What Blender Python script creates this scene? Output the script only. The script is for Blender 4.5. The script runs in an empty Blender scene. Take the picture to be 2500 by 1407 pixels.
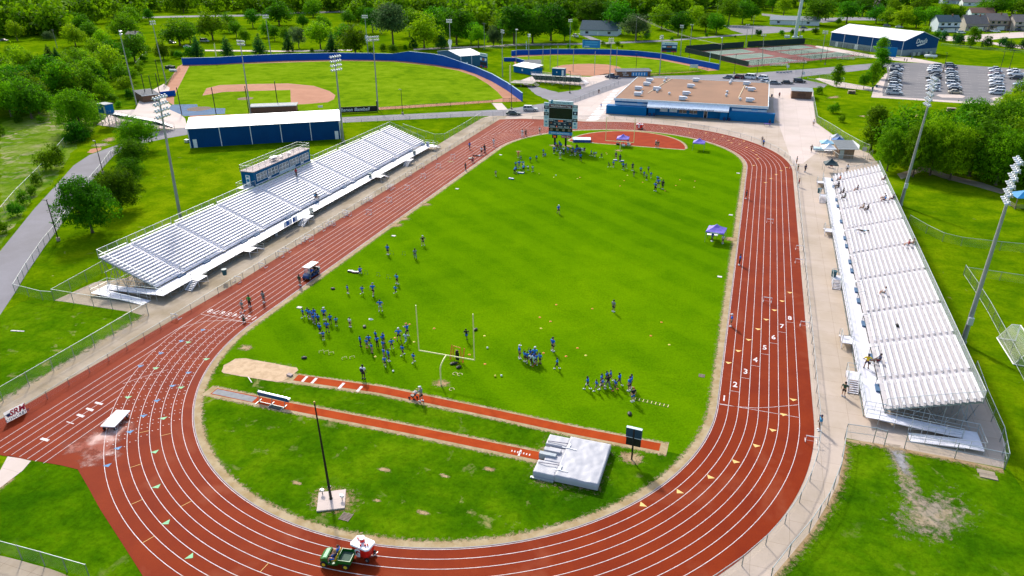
import bpy,bmesh,math,random
from mathutils import Vector,Matrix,noise as mnoise
from mathutils.geometry import tessellate_polygon
from math import radians as RAD,pi as PI,sin,cos,hypot,atan2
random.seed(11)
S=bpy.context.scene
COL=S.collection
# ------------------------------------------------------------------ camera
CX,CY,CZ=30.356,-120.842,46.05
YAW,PIT,ROL,FPX=-0.324545,0.44271,-0.00478,1727.083
IW,IH=2500.0,1407.0
_f=Vector((sin(YAW)*cos(PIT),cos(YAW)*cos(PIT),-sin(PIT)))
_r=Vector((cos(YAW),-sin(YAW),0.0))
_u=_r.cross(_f)
RX=_r*cos(ROL)+_u*sin(ROL)
UX=-_r*sin(ROL)+_u*cos(ROL)
CAMPOS=Vector((CX,CY,CZ))
cd=bpy.data.cameras.new('camera');cam=bpy.data.objects.new('camera',cd);COL.objects.link(cam)
M=Matrix((RX,UX,-_f)).transposed().to_4x4();M.translation=CAMPOS
cam.matrix_world=M
cd.sensor_width=36.0;cd.lens=36.0*FPX/IW;cd.clip_start=0.5;cd.clip_end=6000
S.camera=cam
# ------------------------------------------------------------------ light
S.world=bpy.data.worlds.new('World');S.world.use_nodes=True
SUN_EL=RAD(37.0);SUN_AZ=atan2(-0.615,0.788)  # sun stands to the upper left, shadows run to (+x, -y)
wt=S.world.node_tree;wt.nodes.clear()
sky=wt.nodes.new('ShaderNodeTexSky');sky.sky_type='NISHITA';sky.sun_disc=False
sky.sun_elevation=SUN_EL;sky.sun_rotation=SUN_AZ
sky.air_density=1.0;sky.dust_density=2.5;sky.ozone_density=1.0
bg=wt.nodes.new('ShaderNodeBackground');bg.inputs['Strength'].default_value=0.15
wo=wt.nodes.new('ShaderNodeOutputWorld')
wt.links.new(sky.outputs[0],bg.inputs[0]);wt.links.new(bg.outputs[0],wo.inputs[0])
sl=bpy.data.lights.new('sun','SUN');sl.energy=2.7;sl.angle=RAD(4.5);sl.color=(1.0,0.95,0.87)
so=bpy.data.objects.new('sun',sl);COL.objects.link(so)
sd=Vector((sin(SUN_AZ)*cos(SUN_EL),cos(SUN_AZ)*cos(SUN_EL),sin(SUN_EL)))
so.rotation_euler=sd.to_track_quat('Z','Y').to_euler();so.location=(0,0,200)
S.view_settings.view_transform='Standard';S.view_settings.look='None'
S.view_settings.exposure=0.78;S.view_settings.gamma=1.0;S.view_settings.use_curve_mapping=False
S.cycles.max_bounces=6;S.cycles.transparent_max_bounces=12
S.cycles.diffuse_bounces=3;S.cycles.glossy_bounces=2;S.cycles.use_denoising=True
# ------------------------------------------------------------------ helpers
def P(x,y,z=0.0):
    """ground (or height z) point that the photograph shows at pixel x, y"""
    d=RX*((x-IW/2)/FPX)+UX*(-(y-IH/2)/FPX)+_f
    t=(z-CZ)/d.z
    q=CAMPOS+d*t
    return Vector((q.x,q.y,z))
def px_of(v):
    d=Vector(v)-CAMPOS;z=d.dot(_f)
    return IW/2+FPX*d.dot(RX)/z,IH/2-FPX*d.dot(UX)/z
def height(base,tx,ty):
    """height of a vertical thing on base whose top shows at tx, ty"""
    best=(1e9,0)
    for i in range(20,700):
        a=px_of((base[0],base[1],i*.05));e=abs(a[1]-ty)
        if e<best[0]:best=(e,i*.05)
    return best[1]
def tag(o,label=None,cat=None,group=None,kind=None):
    if label:o['label']=label
    if cat:o['category']=cat
    if group:o['group']=group
    if kind:o['kind']=kind
    return o
def empty(name,loc=(0,0,0),rz=0.0,label=None,cat=None,group=None):
    o=bpy.data.objects.new(name,None);COL.objects.link(o)
    o.location=loc;o.rotation_euler=(0,0,rz);o.empty_display_size=0.3
    return tag(o,label,cat,group)
def mesh_obj(name,me,m=None,parent=None,loc=None,rz=0.0):
    o=bpy.data.objects.new(name,me);COL.objects.link(o)
    if parent:o.parent=parent
    if loc is not None:o.location=loc
    if rz:o.rotation_euler=(0,0,rz)
    if m is not None:
        if len(me.materials)==0:me.materials.append(m)
        elif me.materials[0]!=m:
            o.material_slots[0].link='OBJECT';o.material_slots[0].material=m
    return o
def kids(o):return[c for c in bpy.data.objects if c.parent==o]
class Proto:
    """a thing kept with its tree so that it can be copied"""
    def __init__(s,root):
        s.root=root;s.tree=s._t(root)
    def _t(s,o):return[(c,s._t(c)) for c in o.children]
    def copy(s,loc,rz=0.0,sc=1.0,mats=None,label=None,cat=None,group=None,skip=()):
        r=s.root.copy();COL.objects.link(r);r.location=loc;r.rotation_euler=(0,0,rz);r.scale=(sc,)*3 if not isinstance(sc,tuple) else sc
        tag(r,label,cat,group);s._c(s.tree,r,mats or{},skip);return r
    def _c(s,tree,par,mats,skip):
        for o,sub in tree:
            base=o.name.split('.')[0]
            if base in skip:continue
            c=o.copy();COL.objects.link(c);c.parent=par
            if base in mats:c.material_slots[0].link='OBJECT';c.material_slots[0].material=mats[base]
            s._c(sub,c,mats,skip)
def wipe(root):
    """remove a prototype that itself has no place in the scene"""
    for c in list(root.children_recursive):bpy.data.objects.remove(c)
    bpy.data.objects.remove(root)
class MB:
    def __init__(s):s.v=[];s.f=[];s.T=Matrix.Identity(4)
    def add(s,vs,fs):
        n=len(s.v);s.v+=[tuple(s.T@Vector(p)) for p in vs];s.f+=[tuple(i+n for i in f) for f in fs];return s
    def box(s,x0,y0,z0,x1,y1,z1):
        return s.add([(x0,y0,z0),(x1,y0,z0),(x1,y1,z0),(x0,y1,z0),(x0,y0,z1),(x1,y0,z1),(x1,y1,z1),(x0,y1,z1)],
                     [(0,3,2,1),(4,5,6,7),(0,1,5,4),(1,2,6,5),(2,3,7,6),(3,0,4,7)])
    def cbox(s,c,d):return s.box(c[0]-d[0]/2,c[1]-d[1]/2,c[2]-d[2]/2,c[0]+d[0]/2,c[1]+d[1]/2,c[2]+d[2]/2)
    def tube(s,a,b,r,n=6,r2=None,cap=True):
        a=Vector(a);b=Vector(b);r2=r if r2 is None else r2
        d=(b-a)
        if d.length<1e-6:return s
        d.normalize();k=Vector((0,0,1)) if abs(d.z)<.9 else Vector((1,0,0))
        e=d.cross(k).normalized();g=d.cross(e)
        vs=[]
        for i in range(n):
            t=2*PI*i/n;w=e*cos(t)+g*sin(t);vs+=[tuple(a+w*r),tuple(b+w*r2)]
        fs=[(2*i,2*i+1,2*((i+1)%n)+1,2*((i+1)%n)) for i in range(n)]
        if cap:fs+=[tuple(2*i for i in range(n)),tuple(2*(n-1-i)+1 for i in range(n))]
        return s.add(vs,fs)
    def path(s,pts,r,n=6):
        for a,b in zip(pts,pts[1:]):s.tube(a,b,r,n)
        return s
    def beam(s,a,b,w,h):
        """box section from a to b, w wide sideways, h high"""
        a=Vector(a);b=Vector(b);d=(b-a)
        if d.length<1e-6:return s
        d.normalize();k=Vector((0,0,1)) if abs(d.z)<.95 else Vector((0,1,0))
        e=d.cross(k).normalized()*w/2;g=d.cross(e).normalized()*h/2
        vs=[a-e-g,a+e-g,a+e+g,a-e+g,b-e-g,b+e-g,b+e+g,b-e+g]
        return s.add([tuple(p) for p in vs],[(0,3,2,1),(4,5,6,7),(0,1,5,4),(1,2,6,5),(2,3,7,6),(3,0,4,7)])
    def quad(s,a,b,c,d):return s.add([a,b,c,d],[(0,1,2,3)])
    def prism(s,pts,z0,z1):
        n=len(pts);vs=[(p[0],p[1],z0) for p in pts]+[(p[0],p[1],z1) for p in pts]
        tr=tessellate_polygon([[Vector((p[0],p[1],0)) for p in pts]])
        fs=[(i,(i+1)%n,n+(i+1)%n,n+i) for i in range(n)]
        fs+=[tuple(n+i for i in t) for t in tr]+[tuple(reversed(t)) for t in tr]
        return s.add(vs,fs)
    def profile(s,pts,x0,x1):
        """a side outline in y, z swept from x0 to x1"""
        n=len(pts);vs=[(x0,p[0],p[1]) for p in pts]+[(x1,p[0],p[1]) for p in pts]
        tr=tessellate_polygon([[Vector((p[0],p[1],0)) for p in pts]])
        fs=[(i,(i+1)%n,n+(i+1)%n,n+i) for i in range(n)]
        fs+=[tuple(n+i for i in t) for t in tr]+[tuple(reversed(t)) for t in tr]
        return s.add(vs,fs)
    def sphere(s,c,r,n=8,m=5,sz=1.0,half=False):
        vs=[];fs=[]
        for j in range(m+1):
            t=(PI/2 if half else PI)*j/m
            for i in range(n):
                a=2*PI*i/n;vs.append((c[0]+r*sin(t)*cos(a),c[1]+r*sin(t)*sin(a),c[2]+r*cos(t)*sz))
        for j in range(m):
            for i in range(n):
                fs.append((j*n+i,(j+1)*n+i,(j+1)*n+(i+1)%n,j*n+(i+1)%n))
        return s.add(vs,fs)
    def mesh(s,name,smooth=False,bevel=0.0):
        me=bpy.data.meshes.new(name);me.from_pydata(s.v,[],s.f)
        bm=bmesh.new();bm.from_mesh(me)
        bmesh.ops.remove_doubles(bm,verts=bm.verts,dist=1e-5) if smooth else None
        bmesh.ops.recalc_face_normals(bm,faces=bm.faces)
        if bevel:bmesh.ops.bevel(bm,geom=[e for e in bm.edges],offset=bevel,segments=2,affect='EDGES',clamp_overlap=True)
        bm.to_mesh(me);bm.free()
        if smooth:me.polygons.foreach_set('use_smooth',[True]*len(me.polygons))
        return me
    def build(s,name,m=None,parent=None,smooth=False,loc=None,rz=0.0,bevel=0.0):
        return mesh_obj(name,s.mesh(name,smooth,bevel),m,parent,loc,rz)
def jag(pts,step,amp,closed=True,seed=0):
    """walk a polygon in short steps with small sideways wobbles"""
    out=[];n=len(pts)
    for i in range(n if closed else n-1):
        a=Vector(pts[i][:2]);b=Vector(pts[(i+1)%n][:2]);L=(b-a).length;k=max(1,int(L/step))
        for j in range(k):
            p=a.lerp(b,j/k)
            w=mnoise.noise_vector(Vector((p.x*.9/step,p.y*.9/step,seed)))
            out.append((p.x+w.x*amp*1.6,p.y+w.y*amp*1.6))
    if not closed:out.append(tuple(pts[-1][:2]))
    return out
def sheet(name,pts,m,z,kind='structure',step=0,amp=0,seed=0,parent=None):
    if step:pts=jag(pts,step,amp,True,seed)
    me=bpy.data.meshes.new(name)
    tr=tessellate_polygon([[Vector((p[0],p[1],0)) for p in pts]])
    me.from_pydata([(p[0],p[1],z) for p in pts],[],[tuple(t) for t in tr])
    bm=bmesh.new();bm.from_mesh(me);bmesh.ops.recalc_face_normals(bm,faces=bm.faces)
    for f in bm.faces:
        if f.normal.z<0:f.normal_flip()
    bm.to_mesh(me);bm.free()
    o=mesh_obj(name,me,m,parent)
    if kind:o['kind']=kind
    return o
def blob(name,pts,m,z,seed=0,n=3,mx=.78):
    """patch that frays out towards its border: 'edge' is 1 in the middle, 0 at the border"""
    c=Vector((sum(p[0] for p in pts)/len(pts),sum(p[1] for p in pts)/len(pts)));k=len(pts);vs=[];ed=[]
    for r in range(n+1):
        for p in pts:q=c.lerp(Vector(p[:2]),r/n*1.12);vs.append((q.x,q.y,z));ed.append((1-r/n)*mx)
    fs=[(r*k+i,(r+1)*k+i,(r+1)*k+(i+1)%k,r*k+(i+1)%k) for r in range(n) for i in range(k)]
    return _edge(name,vs,fs,ed,m)
def _edge(name,vs,fs,ed,m):
    fs=[f if(Vector(vs[f[1]])-Vector(vs[f[0]])).cross(Vector(vs[f[2]])-Vector(vs[f[0]])).z>=0 and f[0]!=f[3] else tuple(reversed(f)) for f in fs]
    me=bpy.data.meshes.new(name);me.from_pydata(vs,[],fs);a=me.attributes.new('edge','FLOAT','POINT');a.data.foreach_set('value',ed)
    bm=bmesh.new();bm.from_mesh(me);bmesh.ops.remove_doubles(bm,verts=bm.verts,dist=1e-4)
    for f in bm.faces:
        f.normal_update()
        if f.normal.z<0:f.normal_flip()
    bm.to_mesh(me);bm.free();o=mesh_obj(name,me,m);o['kind']='structure';return o
def frayed(name,pts,ws,m,z):
    """strip along a line; ws = [(sideways offset, edge value), ...]"""
    vs=[];ed=[];k=len(ws)
    for i,p in enumerate(pts):
        a=Vector(pts[max(0,i-1)][:2]);b=Vector(pts[min(len(pts)-1,i+1)][:2]);d=(b-a).normalized();n=Vector((-d.y,d.x));q=Vector(p[:2])
        for w,e in ws:u=q+n*w;vs.append((u.x,u.y,z));ed.append(e)
    fs=[(i*k+j,(i+1)*k+j,(i+1)*k+j+1,i*k+j+1) for i in range(len(pts)-1) for j in range(k-1)]
    return _edge(name,vs,fs,ed,m)
def sheets(name,polys,m,z,kind='structure'):
    """several painted marks as one flat layer"""
    vs=[];fs=[]
    for pts in polys:
        n=len(vs);vs+=[(p[0],p[1],z) for p in pts]
        for t in tessellate_polygon([[Vector((p[0],p[1],0)) for p in pts]]):
            a,b,c=[Vector((pts[i][0],pts[i][1],0)) for i in t]
            fs.append(tuple(n+i for i in(t if(b-a).cross(c-a).z>0 else reversed(t))))
    me=bpy.data.meshes.new(name);me.from_pydata(vs,[],fs)
    o=mesh_obj(name,me,m)
    if kind:o['kind']=kind
    return o
def ribbon(pts,w):
    """quads along a line"""
    out=[]
    for a,b in zip(pts,pts[1:]):
        a=Vector(a[:2]);b=Vector(b[:2]);d=b-a
        if d.length<1e-5:continue
        n=Vector((-d.y,d.x)).normalized()*w/2
        out.append([a-n,b-n,b+n,a+n])
    return out
def band(pts,w0,w1):
    """closed outline of a strip from w0 to w1 sideways of an open line"""
    L=[];Rr=[]
    for i,p in enumerate(pts):
        a=Vector(pts[max(0,i-1)][:2]);b=Vector(pts[min(len(pts)-1,i+1)][:2]);d=(b-a).normalized();n=Vector((-d.y,d.x))
        q=Vector(p[:2]);L.append(tuple(q+n*w0));Rr.append(tuple(q+n*w1))
    return L+Rr[::-1]
_font={}
def text_mesh(body,size,ext=0.0,bold=0.0,shear=0.0,align='CENTER',space=1.0):
    k=(body,size,ext,bold,shear,align,space)
    if k in _font:return _font[k]
    c=bpy.data.curves.new('t','FONT');c.body=body;c.size=size;c.extrude=ext;c.offset=bold;c.shear=shear
    c.align_x=align;c.align_y='CENTER';c.resolution_u=2;c.space_character=space
    o=bpy.data.objects.new('t',c);COL.objects.link(o)
    bpy.context.view_layer.update()
    me=bpy.data.meshes.new_from_object(o.evaluated_get(bpy.context.evaluated_depsgraph_get()))
    bpy.data.objects.remove(o);bpy.data.curves.remove(c);me.name='lettering'
    _font[k]=me;return me
def put_text(name,body,size,m,parent,loc,rot,bold=0.0,shear=0.0,ext=0.004,space=1.0,sx=1.0):
    o=mesh_obj(name,text_mesh(body,size,ext,bold,shear,space=space),m,parent,loc)
    o.rotation_euler=rot;o.scale=(sx,1,1);return o
ORD='first second third fourth fifth sixth seventh eighth ninth tenth eleventh twelfth thirteenth fourteenth fifteenth sixteenth seventeenth eighteenth nineteenth'.split()
def ordn(i):
    if i<19:return ORD[i]
    t={2:'twenty',3:'thirty',4:'forty',5:'fifty',6:'sixty',7:'seventy',8:'eighty'}[(i+1)//10]
    r=(i+1)%10
    return(t[:-1]+'ieth') if r==0 else t+'-'+ORD[r-1]
# ------------------------------------------------------------------ materials
MATS={}
def nd(t,typ,**kw):
    n=t.nodes.new('ShaderNode'+typ)
    for k,v in kw.items():
        if k in n.inputs:n.inputs[k].default_value=v
        else:setattr(n,k,v)
    return n
def mat(name,col,rough=0.7,metal=0.0,var=0.12,scale=1.5,spec=0.4,emit=None,bump=0.0,alpha=None,objvar=0.0,transl=0.0):
    if name in MATS:return MATS[name]
    m=bpy.data.materials.new(name);m.use_nodes=True;t=m.node_tree;b=t.nodes['Principled BSDF']
    b.inputs['Roughness'].default_value=rough;b.inputs['Metallic'].default_value=metal
    b.inputs['Specular IOR Level'].default_value=spec
    c4=(*col,1.0)
    tc=nd(t,'TexCoord');no=nd(t,'TexNoise');no.inputs['Scale'].default_value=scale;no.inputs['Detail'].default_value=5
    t.links.new(tc.outputs['Object'],no.inputs['Vector'])
    mr=nd(t,'MapRange');mr.inputs['From Min'].default_value=.3;mr.inputs['From Max'].default_value=.7
    mr.inputs['To Min'].default_value=1-var;mr.inputs['To Max'].default_value=1+var*.6
    t.links.new(no.outputs['Fac'],mr.inputs['Value'])
    mx=nd(t,'VectorMath',operation='SCALE');mx.inputs[0].default_value=col
    t.links.new(mr.outputs[0],mx.inputs['Scale'])
    t.links.new(mx.outputs[0],b.inputs['Base Color'])
    if objvar:
        oi=nd(t,'ObjectInfo');hs=nd(t,'HueSaturation')
        m2=nd(t,'MapRange');m2.inputs['To Min'].default_value=1-objvar;m2.inputs['To Max'].default_value=1+objvar
        t.links.new(oi.outputs['Random'],m2.inputs['Value']);t.links.new(m2.outputs[0],hs.inputs['Value'])
        t.links.new(mx.outputs[0],hs.inputs['Color']);t.links.new(hs.outputs[0],b.inputs['Base Color'])
    if emit:b.inputs['Emission Color'].default_value=(*emit[0],1);b.inputs['Emission Strength'].default_value=emit[1]
    if bump:
        bp=nd(t,'Bump');bp.inputs['Strength'].default_value=bump;t.links.new(no.outputs['Fac'],bp.inputs['Height']);t.links.new(bp.outputs[0],b.inputs['Normal'])
    if alpha is not None:b.inputs['Alpha'].default_value=alpha
    MATS[name]=m;return m
def ramp(t,stops,src):
    r=nd(t,'ValToRGB');e=r.color_ramp.elements
    while len(e)>1:e.remove(e[-1])
    e[0].position=stops[0][0];e[0].color=(*stops[0][1],1)
    for p,c in stops[1:]:
        x=e.new(p);x.color=(*c,1)
    t.links.new(src,r.inputs[0]);return r
def mixc(t,a,b,fac,typ='MIX'):
    m=nd(t,'MixRGB',blend_type=typ)
    for k,v in((1,a),(2,b),(0,fac)):
        if hasattr(v,'links') or hasattr(v,'is_linked'):t.links.new(v,m.inputs[k])
        elif isinstance(v,(int,float)):m.inputs[k].default_value=v
        else:m.inputs[k].default_value=(*v,1)
    return m.outputs[0]
def noise_tex(t,vec,scale,detail=4,rough=.55,dist=0.0):
    n=nd(t,'TexNoise');n.inputs['Scale'].default_value=scale;n.inputs['Detail'].default_value=detail
    n.inputs['Roughness'].default_value=rough;n.inputs['Distortion'].default_value=dist
    t.links.new(vec,n.inputs['Vector']);return n.outputs['Fac']
def step_range(t,v,lo,hi,a=0.0,b=1.0):
    n=nd(t,'MapRange');n.inputs['From Min'].default_value=lo;n.inputs['From Max'].default_value=hi
    n.inputs['To Min'].default_value=a;n.inputs['To Max'].default_value=b;t.links.new(v,n.inputs['Value']);return n.outputs[0]
def mapped(t,vec,scale=(1,1,1),rot=0.0):
    n=nd(t,'Mapping');n.inputs['Scale'].default_value=scale;n.inputs['Rotation'].default_value=(0,0,rot)
    t.links.new(vec,n.inputs['Vector']);return n.outputs[0]
def start(name,rough=.9,spec=.2):
    m=bpy.data.materials.new(name);m.use_nodes=True;t=m.node_tree;b=t.nodes['Principled BSDF']
    b.inputs['Roughness'].default_value=rough;b.inputs['Specular IOR Level'].default_value=spec
    tc=nd(t,'TexCoord');MATS[name]=m
    return m,t,b,tc.outputs['Object']
def grass_mat(name,dark,mid,light,dead=(.32,.25,.10),deadamt=0.62,big=.018,stripes=0.0,srot=0.0,swid=.25,fine=2.2,mott=.55,tuft=.15):
    m,t,b,v=start(name,.95,.0)
    n1=noise_tex(t,v,big,5,.6,.6);n2=noise_tex(t,v,.22,6,.62,.3);n3=noise_tex(t,v,fine,5,.7)
    mul=nd(t,'Math',operation='ADD');t.links.new(step_range(t,n1,.34,.66,-.05,.5),mul.inputs[0]);t.links.new(step_range(t,n2,.36,.64,.27-mott/2,.27+mott/2),mul.inputs[1])
    c=ramp(t,[(0.12,dark),(.5,mid),(.9,light)],mul.outputs[0]).outputs[0]
    c=mixc(t,c,(.62,.62,.62),step_range(t,n3,.42,.66,.0,.75),'MULTIPLY')
    c=mixc(t,c,(.45,.55,.45),step_range(t,noise_tex(t,v,3.6,7,.8,.5),.50,.62,0,tuft),'MULTIPLY')
    if stripes:
        w=nd(t,'TexWave',wave_type='BANDS',bands_direction='X');w.inputs['Scale'].default_value=swid;w.inputs['Distortion'].default_value=.8;w.inputs['Detail'].default_value=2
        t.links.new(mapped(t,v,(1,1,1),srot),w.inputs['Vector'])
        c=mixc(t,c,light,step_range(t,w.outputs['Fac'],.3,.7,0,stripes))
    nd_=noise_tex(t,v,.35,6,.65,.4)
    gate=noise_tex(t,v,.05,3,.5)
    g=nd(t,'Math',operation='MULTIPLY');t.links.new(step_range(t,nd_,deadamt,deadamt+.1),g.inputs[0]);t.links.new(step_range(t,gate,.42,.6),g.inputs[1])
    c=mixc(t,c,dead,g.outputs[0])
    t.links.new(c,b.inputs['Base Color'])
    bp=nd(t,'Bump');bp.inputs['Strength'].default_value=.55;bp.inputs['Distance'].default_value=.25
    t.links.new(noise_tex(t,v,1.1,6,.75),bp.inputs['Height']);t.links.new(bp.outputs[0],b.inputs['Normal'])
    return m
def two_tone(name,a,c2,scale=.5,lo=.4,hi=.62,rough=.9,detail=6,fine=3.0,famt=.3,third=None,joints=None,spec=.08,rag=0):
    m,t,b,v=start(name,rough,spec)
    n=noise_tex(t,v,scale,detail,.6,.3)
    c=mixc(t,a,c2,step_range(t,n,lo,hi))
    c=mixc(t,c,(.6,.6,.6),step_range(t,noise_tex(t,v,fine,5,.7),.4,.75,0,famt),'MULTIPLY')
    if third:c=mixc(t,c,third[0],step_range(t,noise_tex(t,v,third[1],4,.6,.5),third[2],third[2]+.12))
    if joints:
        br=nd(t,'TexBrick');br.offset=0;br.inputs['Scale'].default_value=1.0;br.inputs['Mortar Size'].default_value=joints[1]
        br.inputs['Brick Width'].default_value=joints[0];br.inputs['Row Height'].default_value=joints[0]
        br.inputs['Color1'].default_value=(1,1,1,1);br.inputs['Color2'].default_value=(.93,.93,.93,1);br.inputs['Mortar'].default_value=(.55,.5,.45,1)
        t.links.new(mapped(t,v,(1,1,1),joints[2]),br.inputs['Vector'])
        c=mixc(t,c,br.outputs[0],1.0,'MULTIPLY')
    t.links.new(c,b.inputs['Base Color'])
    if rag:
        at=nd(t,'Attribute');at.attribute_name='edge';q=nd(t,'Math',operation='MULTIPLY_ADD');q.inputs[1].default_value=1.5
        t.links.new(noise_tex(t,v,rag,7,.72,.3),q.inputs[0]);t.links.new(at.outputs['Fac'],q.inputs[2]);t.links.new(step_range(t,q.outputs[0],.98,1.34),b.inputs['Alpha'])
    return m
def leaf_mat(name,a,c2,tr=.5):
    m,t,b,v=start(name,.7,.04)
    at=nd(t,'Attribute');at.attribute_name='tint'
    oi=nd(t,'ObjectInfo');hs=nd(t,'HueSaturation')
    c=mixc(t,a,c2,at.outputs['Fac'])
    t.links.new(step_range(t,oi.outputs['Random'],0,1,.475,.52),hs.inputs['Hue'])
    mm=nd(t,'Math',operation='FRACT');m3=nd(t,'Math',operation='MULTIPLY');m3.inputs[1].default_value=7.31
    t.links.new(oi.outputs['Random'],m3.inputs[0]);t.links.new(m3.outputs[0],mm.inputs[0])
    t.links.new(step_range(t,mm.outputs[0],0,1,.66,1.3),hs.inputs['Value'])
    t.links.new(c,hs.inputs['Color']);t.links.new(hs.outputs[0],b.inputs['Base Color'])
    tb=nd(t,'BsdfTranslucent');t.links.new(hs.outputs[0],tb.inputs['Color'])
    ms=nd(t,'MixShader');ms.inputs[0].default_value=tr
    t.links.new(b.outputs[0],ms.inputs[1]);t.links.new(tb.outputs[0],ms.inputs[2])
    t.links.new(ms.outputs[0],t.nodes['Material Output'].inputs[0]);return m
def chain_mat(name,col=(.28,.31,.31),cover=.13,cell=.075):
    """woven wire: thin crossing diagonal wires, clear between them"""
    m,t,b,v=start(name,.45,.5);b.inputs['Metallic'].default_value=.6;b.inputs['Base Color'].default_value=(*col,1)
    sx=nd(t,'SeparateXYZ');t.links.new(v,sx.inputs[0])
    ad=nd(t,'Math',operation='ADD');t.links.new(sx.outputs[0],ad.inputs[0]);t.links.new(sx.outputs[1],ad.inputs[1])
    outs=[]
    for sg in(1,-1):
        k=nd(t,'Math',operation='MULTIPLY_ADD');k.inputs[1].default_value=sg;t.links.new(sx.outputs[2],k.inputs[0]);t.links.new(ad.outputs[0],k.inputs[2])
        dv=nd(t,'Math',operation='DIVIDE');dv.inputs[1].default_value=cell;t.links.new(k.outputs[0],dv.inputs[0])
        fr=nd(t,'Math',operation='FRACT');t.links.new(dv.outputs[0],fr.inputs[0])
        lt=nd(t,'Math',operation='LESS_THAN');lt.inputs[1].default_value=cover/2;t.links.new(fr.outputs[0],lt.inputs[0]);outs.append(lt.outputs[0])
    mx=nd(t,'Math',operation='MAXIMUM');t.links.new(outs[0],mx.inputs[0]);t.links.new(outs[1],mx.inputs[1])
    t.links.new(mx.outputs[0],b.inputs['Alpha']);return m
G_FIELD=grass_mat('turf field',(.056,.152,.0008),(.084,.198,.0008),(.125,.25,.001),deadamt=.80,big=.022,stripes=.25,srot=-.9,swid=.045,fine=4,mott=.28)
G_ROUGH=grass_mat('rough grass',(.040,.105,.002),(.080,.165,.002),(.15,.235,.004),deadamt=.66,big=.03,fine=1.3)
G_NEAR=grass_mat('rough turf',(.030,.100,.001),(.060,.152,.001),(.105,.205,.002),dead=(.27,.24,.09),deadamt=.60,big=.05,fine=1.6,tuft=.40)
G_LAWN=grass_mat('lawn',(.058,.138,.001),(.105,.195,.001),(.17,.255,.002),deadamt=.66,big=.03,fine=2.0,tuft=.3)
G_BALL=grass_mat('outfield turf',(.10,.20,.004),(.155,.265,.005),(.20,.31,.01),deadamt=.8,big=.05,fine=3)
G_MEADOW=grass_mat('meadow',(.06,.15,.006),(.12,.21,.01),(.20,.26,.05),dead=(.30,.27,.15),deadamt=.50,big=.04,fine=1.0)
M_TRACK=two_tone('track rubber',(.180,.017,.0016),(.222,.025,.002),.25,.35,.65,.75,fine=9,famt=.38,third=((.23,.042,.014),.13,.56),spec=.08)
M_RUN=two_tone('runway rubber',(.36,.050,.006),(.30,.036,.004),.5,fine=6,famt=.2)
M_DZONE=two_tone('far rubber',(.26,.025,.003),(.30,.034,.004),.4,fine=6,famt=.2)
M_DUST=two_tone('dried mud',(.30,.09,.06),(.62,.42,.36),.45,.45,.68,fine=4,famt=.2,rag=.55)
M_DIRT=two_tone('dirt verge',(.33,.24,.12),(.42,.33,.20),.8,fine=3,famt=.35,rag=2.6)
M_BARE=two_tone('bare earth',(.40,.29,.16),(.32,.21,.10),.5,fine=4,famt=.4,rag=2.2)
M_GRAVEL=two_tone('gravel',(.36,.28,.18),(.31,.26,.20),.6,fine=6,famt=.5,rag=1.5)
M_CONC=two_tone('concrete',(.50,.41,.34),(.42,.34,.26),.12,.4,.65,.85,fine=1.5,famt=.12,joints=(3.2,.012,0.0))
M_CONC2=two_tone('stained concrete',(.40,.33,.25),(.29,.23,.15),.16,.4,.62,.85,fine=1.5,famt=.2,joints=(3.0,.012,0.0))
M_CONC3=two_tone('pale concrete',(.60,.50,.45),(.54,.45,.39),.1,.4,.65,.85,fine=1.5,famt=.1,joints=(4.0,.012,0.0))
M_ASPH=two_tone('asphalt',(.17,.165,.17),(.21,.20,.20),.08,.35,.65,.9,fine=2.5,famt=.2)
M_ASPH2=two_tone('pale asphalt',(.25,.24,.26),(.21,.20,.21),.12,.35,.65,.9,fine=2.5,famt=.2)
M_CLAY=two_tone('infield clay',(.42,.20,.12),(.37,.17,.10),.15,fine=3,famt=.15)
M_SAND=two_tone('pit sand',(.58,.42,.27),(.47,.33,.20),1.2,fine=6,famt=.35)
M_LINE=mat('line paint',(.70,.63,.61),.85,var=.30,scale=3)
M_YEL=mat('yellow paint',(.75,.48,.16),.8,var=.1)
M_BLUEP=mat('blue paint',(.09,.25,.45),.8,var=.2,scale=6)
M_GRNP=mat('green paint',(.25,.55,.28),.8,var=.2,scale=6)
M_ALU=mat('aluminium plank',(.70,.68,.71),.5,.1,var=.10,scale=1.0)
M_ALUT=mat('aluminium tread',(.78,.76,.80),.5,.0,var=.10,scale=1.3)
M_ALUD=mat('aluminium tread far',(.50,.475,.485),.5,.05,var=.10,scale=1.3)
M_GALV=mat('galvanised steel',(.30,.34,.34),.5,.6,var=.2)
M_GALVL=mat('bright rail',(.46,.50,.49),.4,.5,var=.1)
M_POLE=mat('pole steel',(.33,.34,.31),.6,.3,var=.15,scale=.6)
M_CHAIN=chain_mat('chain link')
M_SCREEN=chain_mat('dense screen',(.30,.36,.35),.7,.06)
M_BLACKM=chain_mat('black wire mesh',(.01,.012,.012),.22,.10)
M_BLACK=mat('black metal',(.012,.014,.013),.5,.2)
M_WHITE=mat('white paint',(.80,.80,.80),.5,var=.05)
M_WROOF=mat('white roof sheet',(.86,.83,.84),.45,var=.04,scale=.4)
M_BLUE=mat('blue wall sheet',(.001,.055,.175),.5,var=.10,scale=.4,spec=.1)
M_BLUE2=mat('blue block wall',(.001,.13,.33),.6,var=.08,scale=.4,spec=.1)
M_BLUEW=mat('blue outfield pad',(.002,.075,.42),.6,var=.10,scale=.3,spec=.1)
M_TEAL=mat('press box blue',(.001,.09,.21),.5,var=.06,spec=.1)
M_GREYB=mat('grey block',(.22,.27,.29),.8,var=.12,scale=.6)
M_GLASS=mat('window glass',(.12,.16,.17),.12,0,spec=.8)
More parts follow.
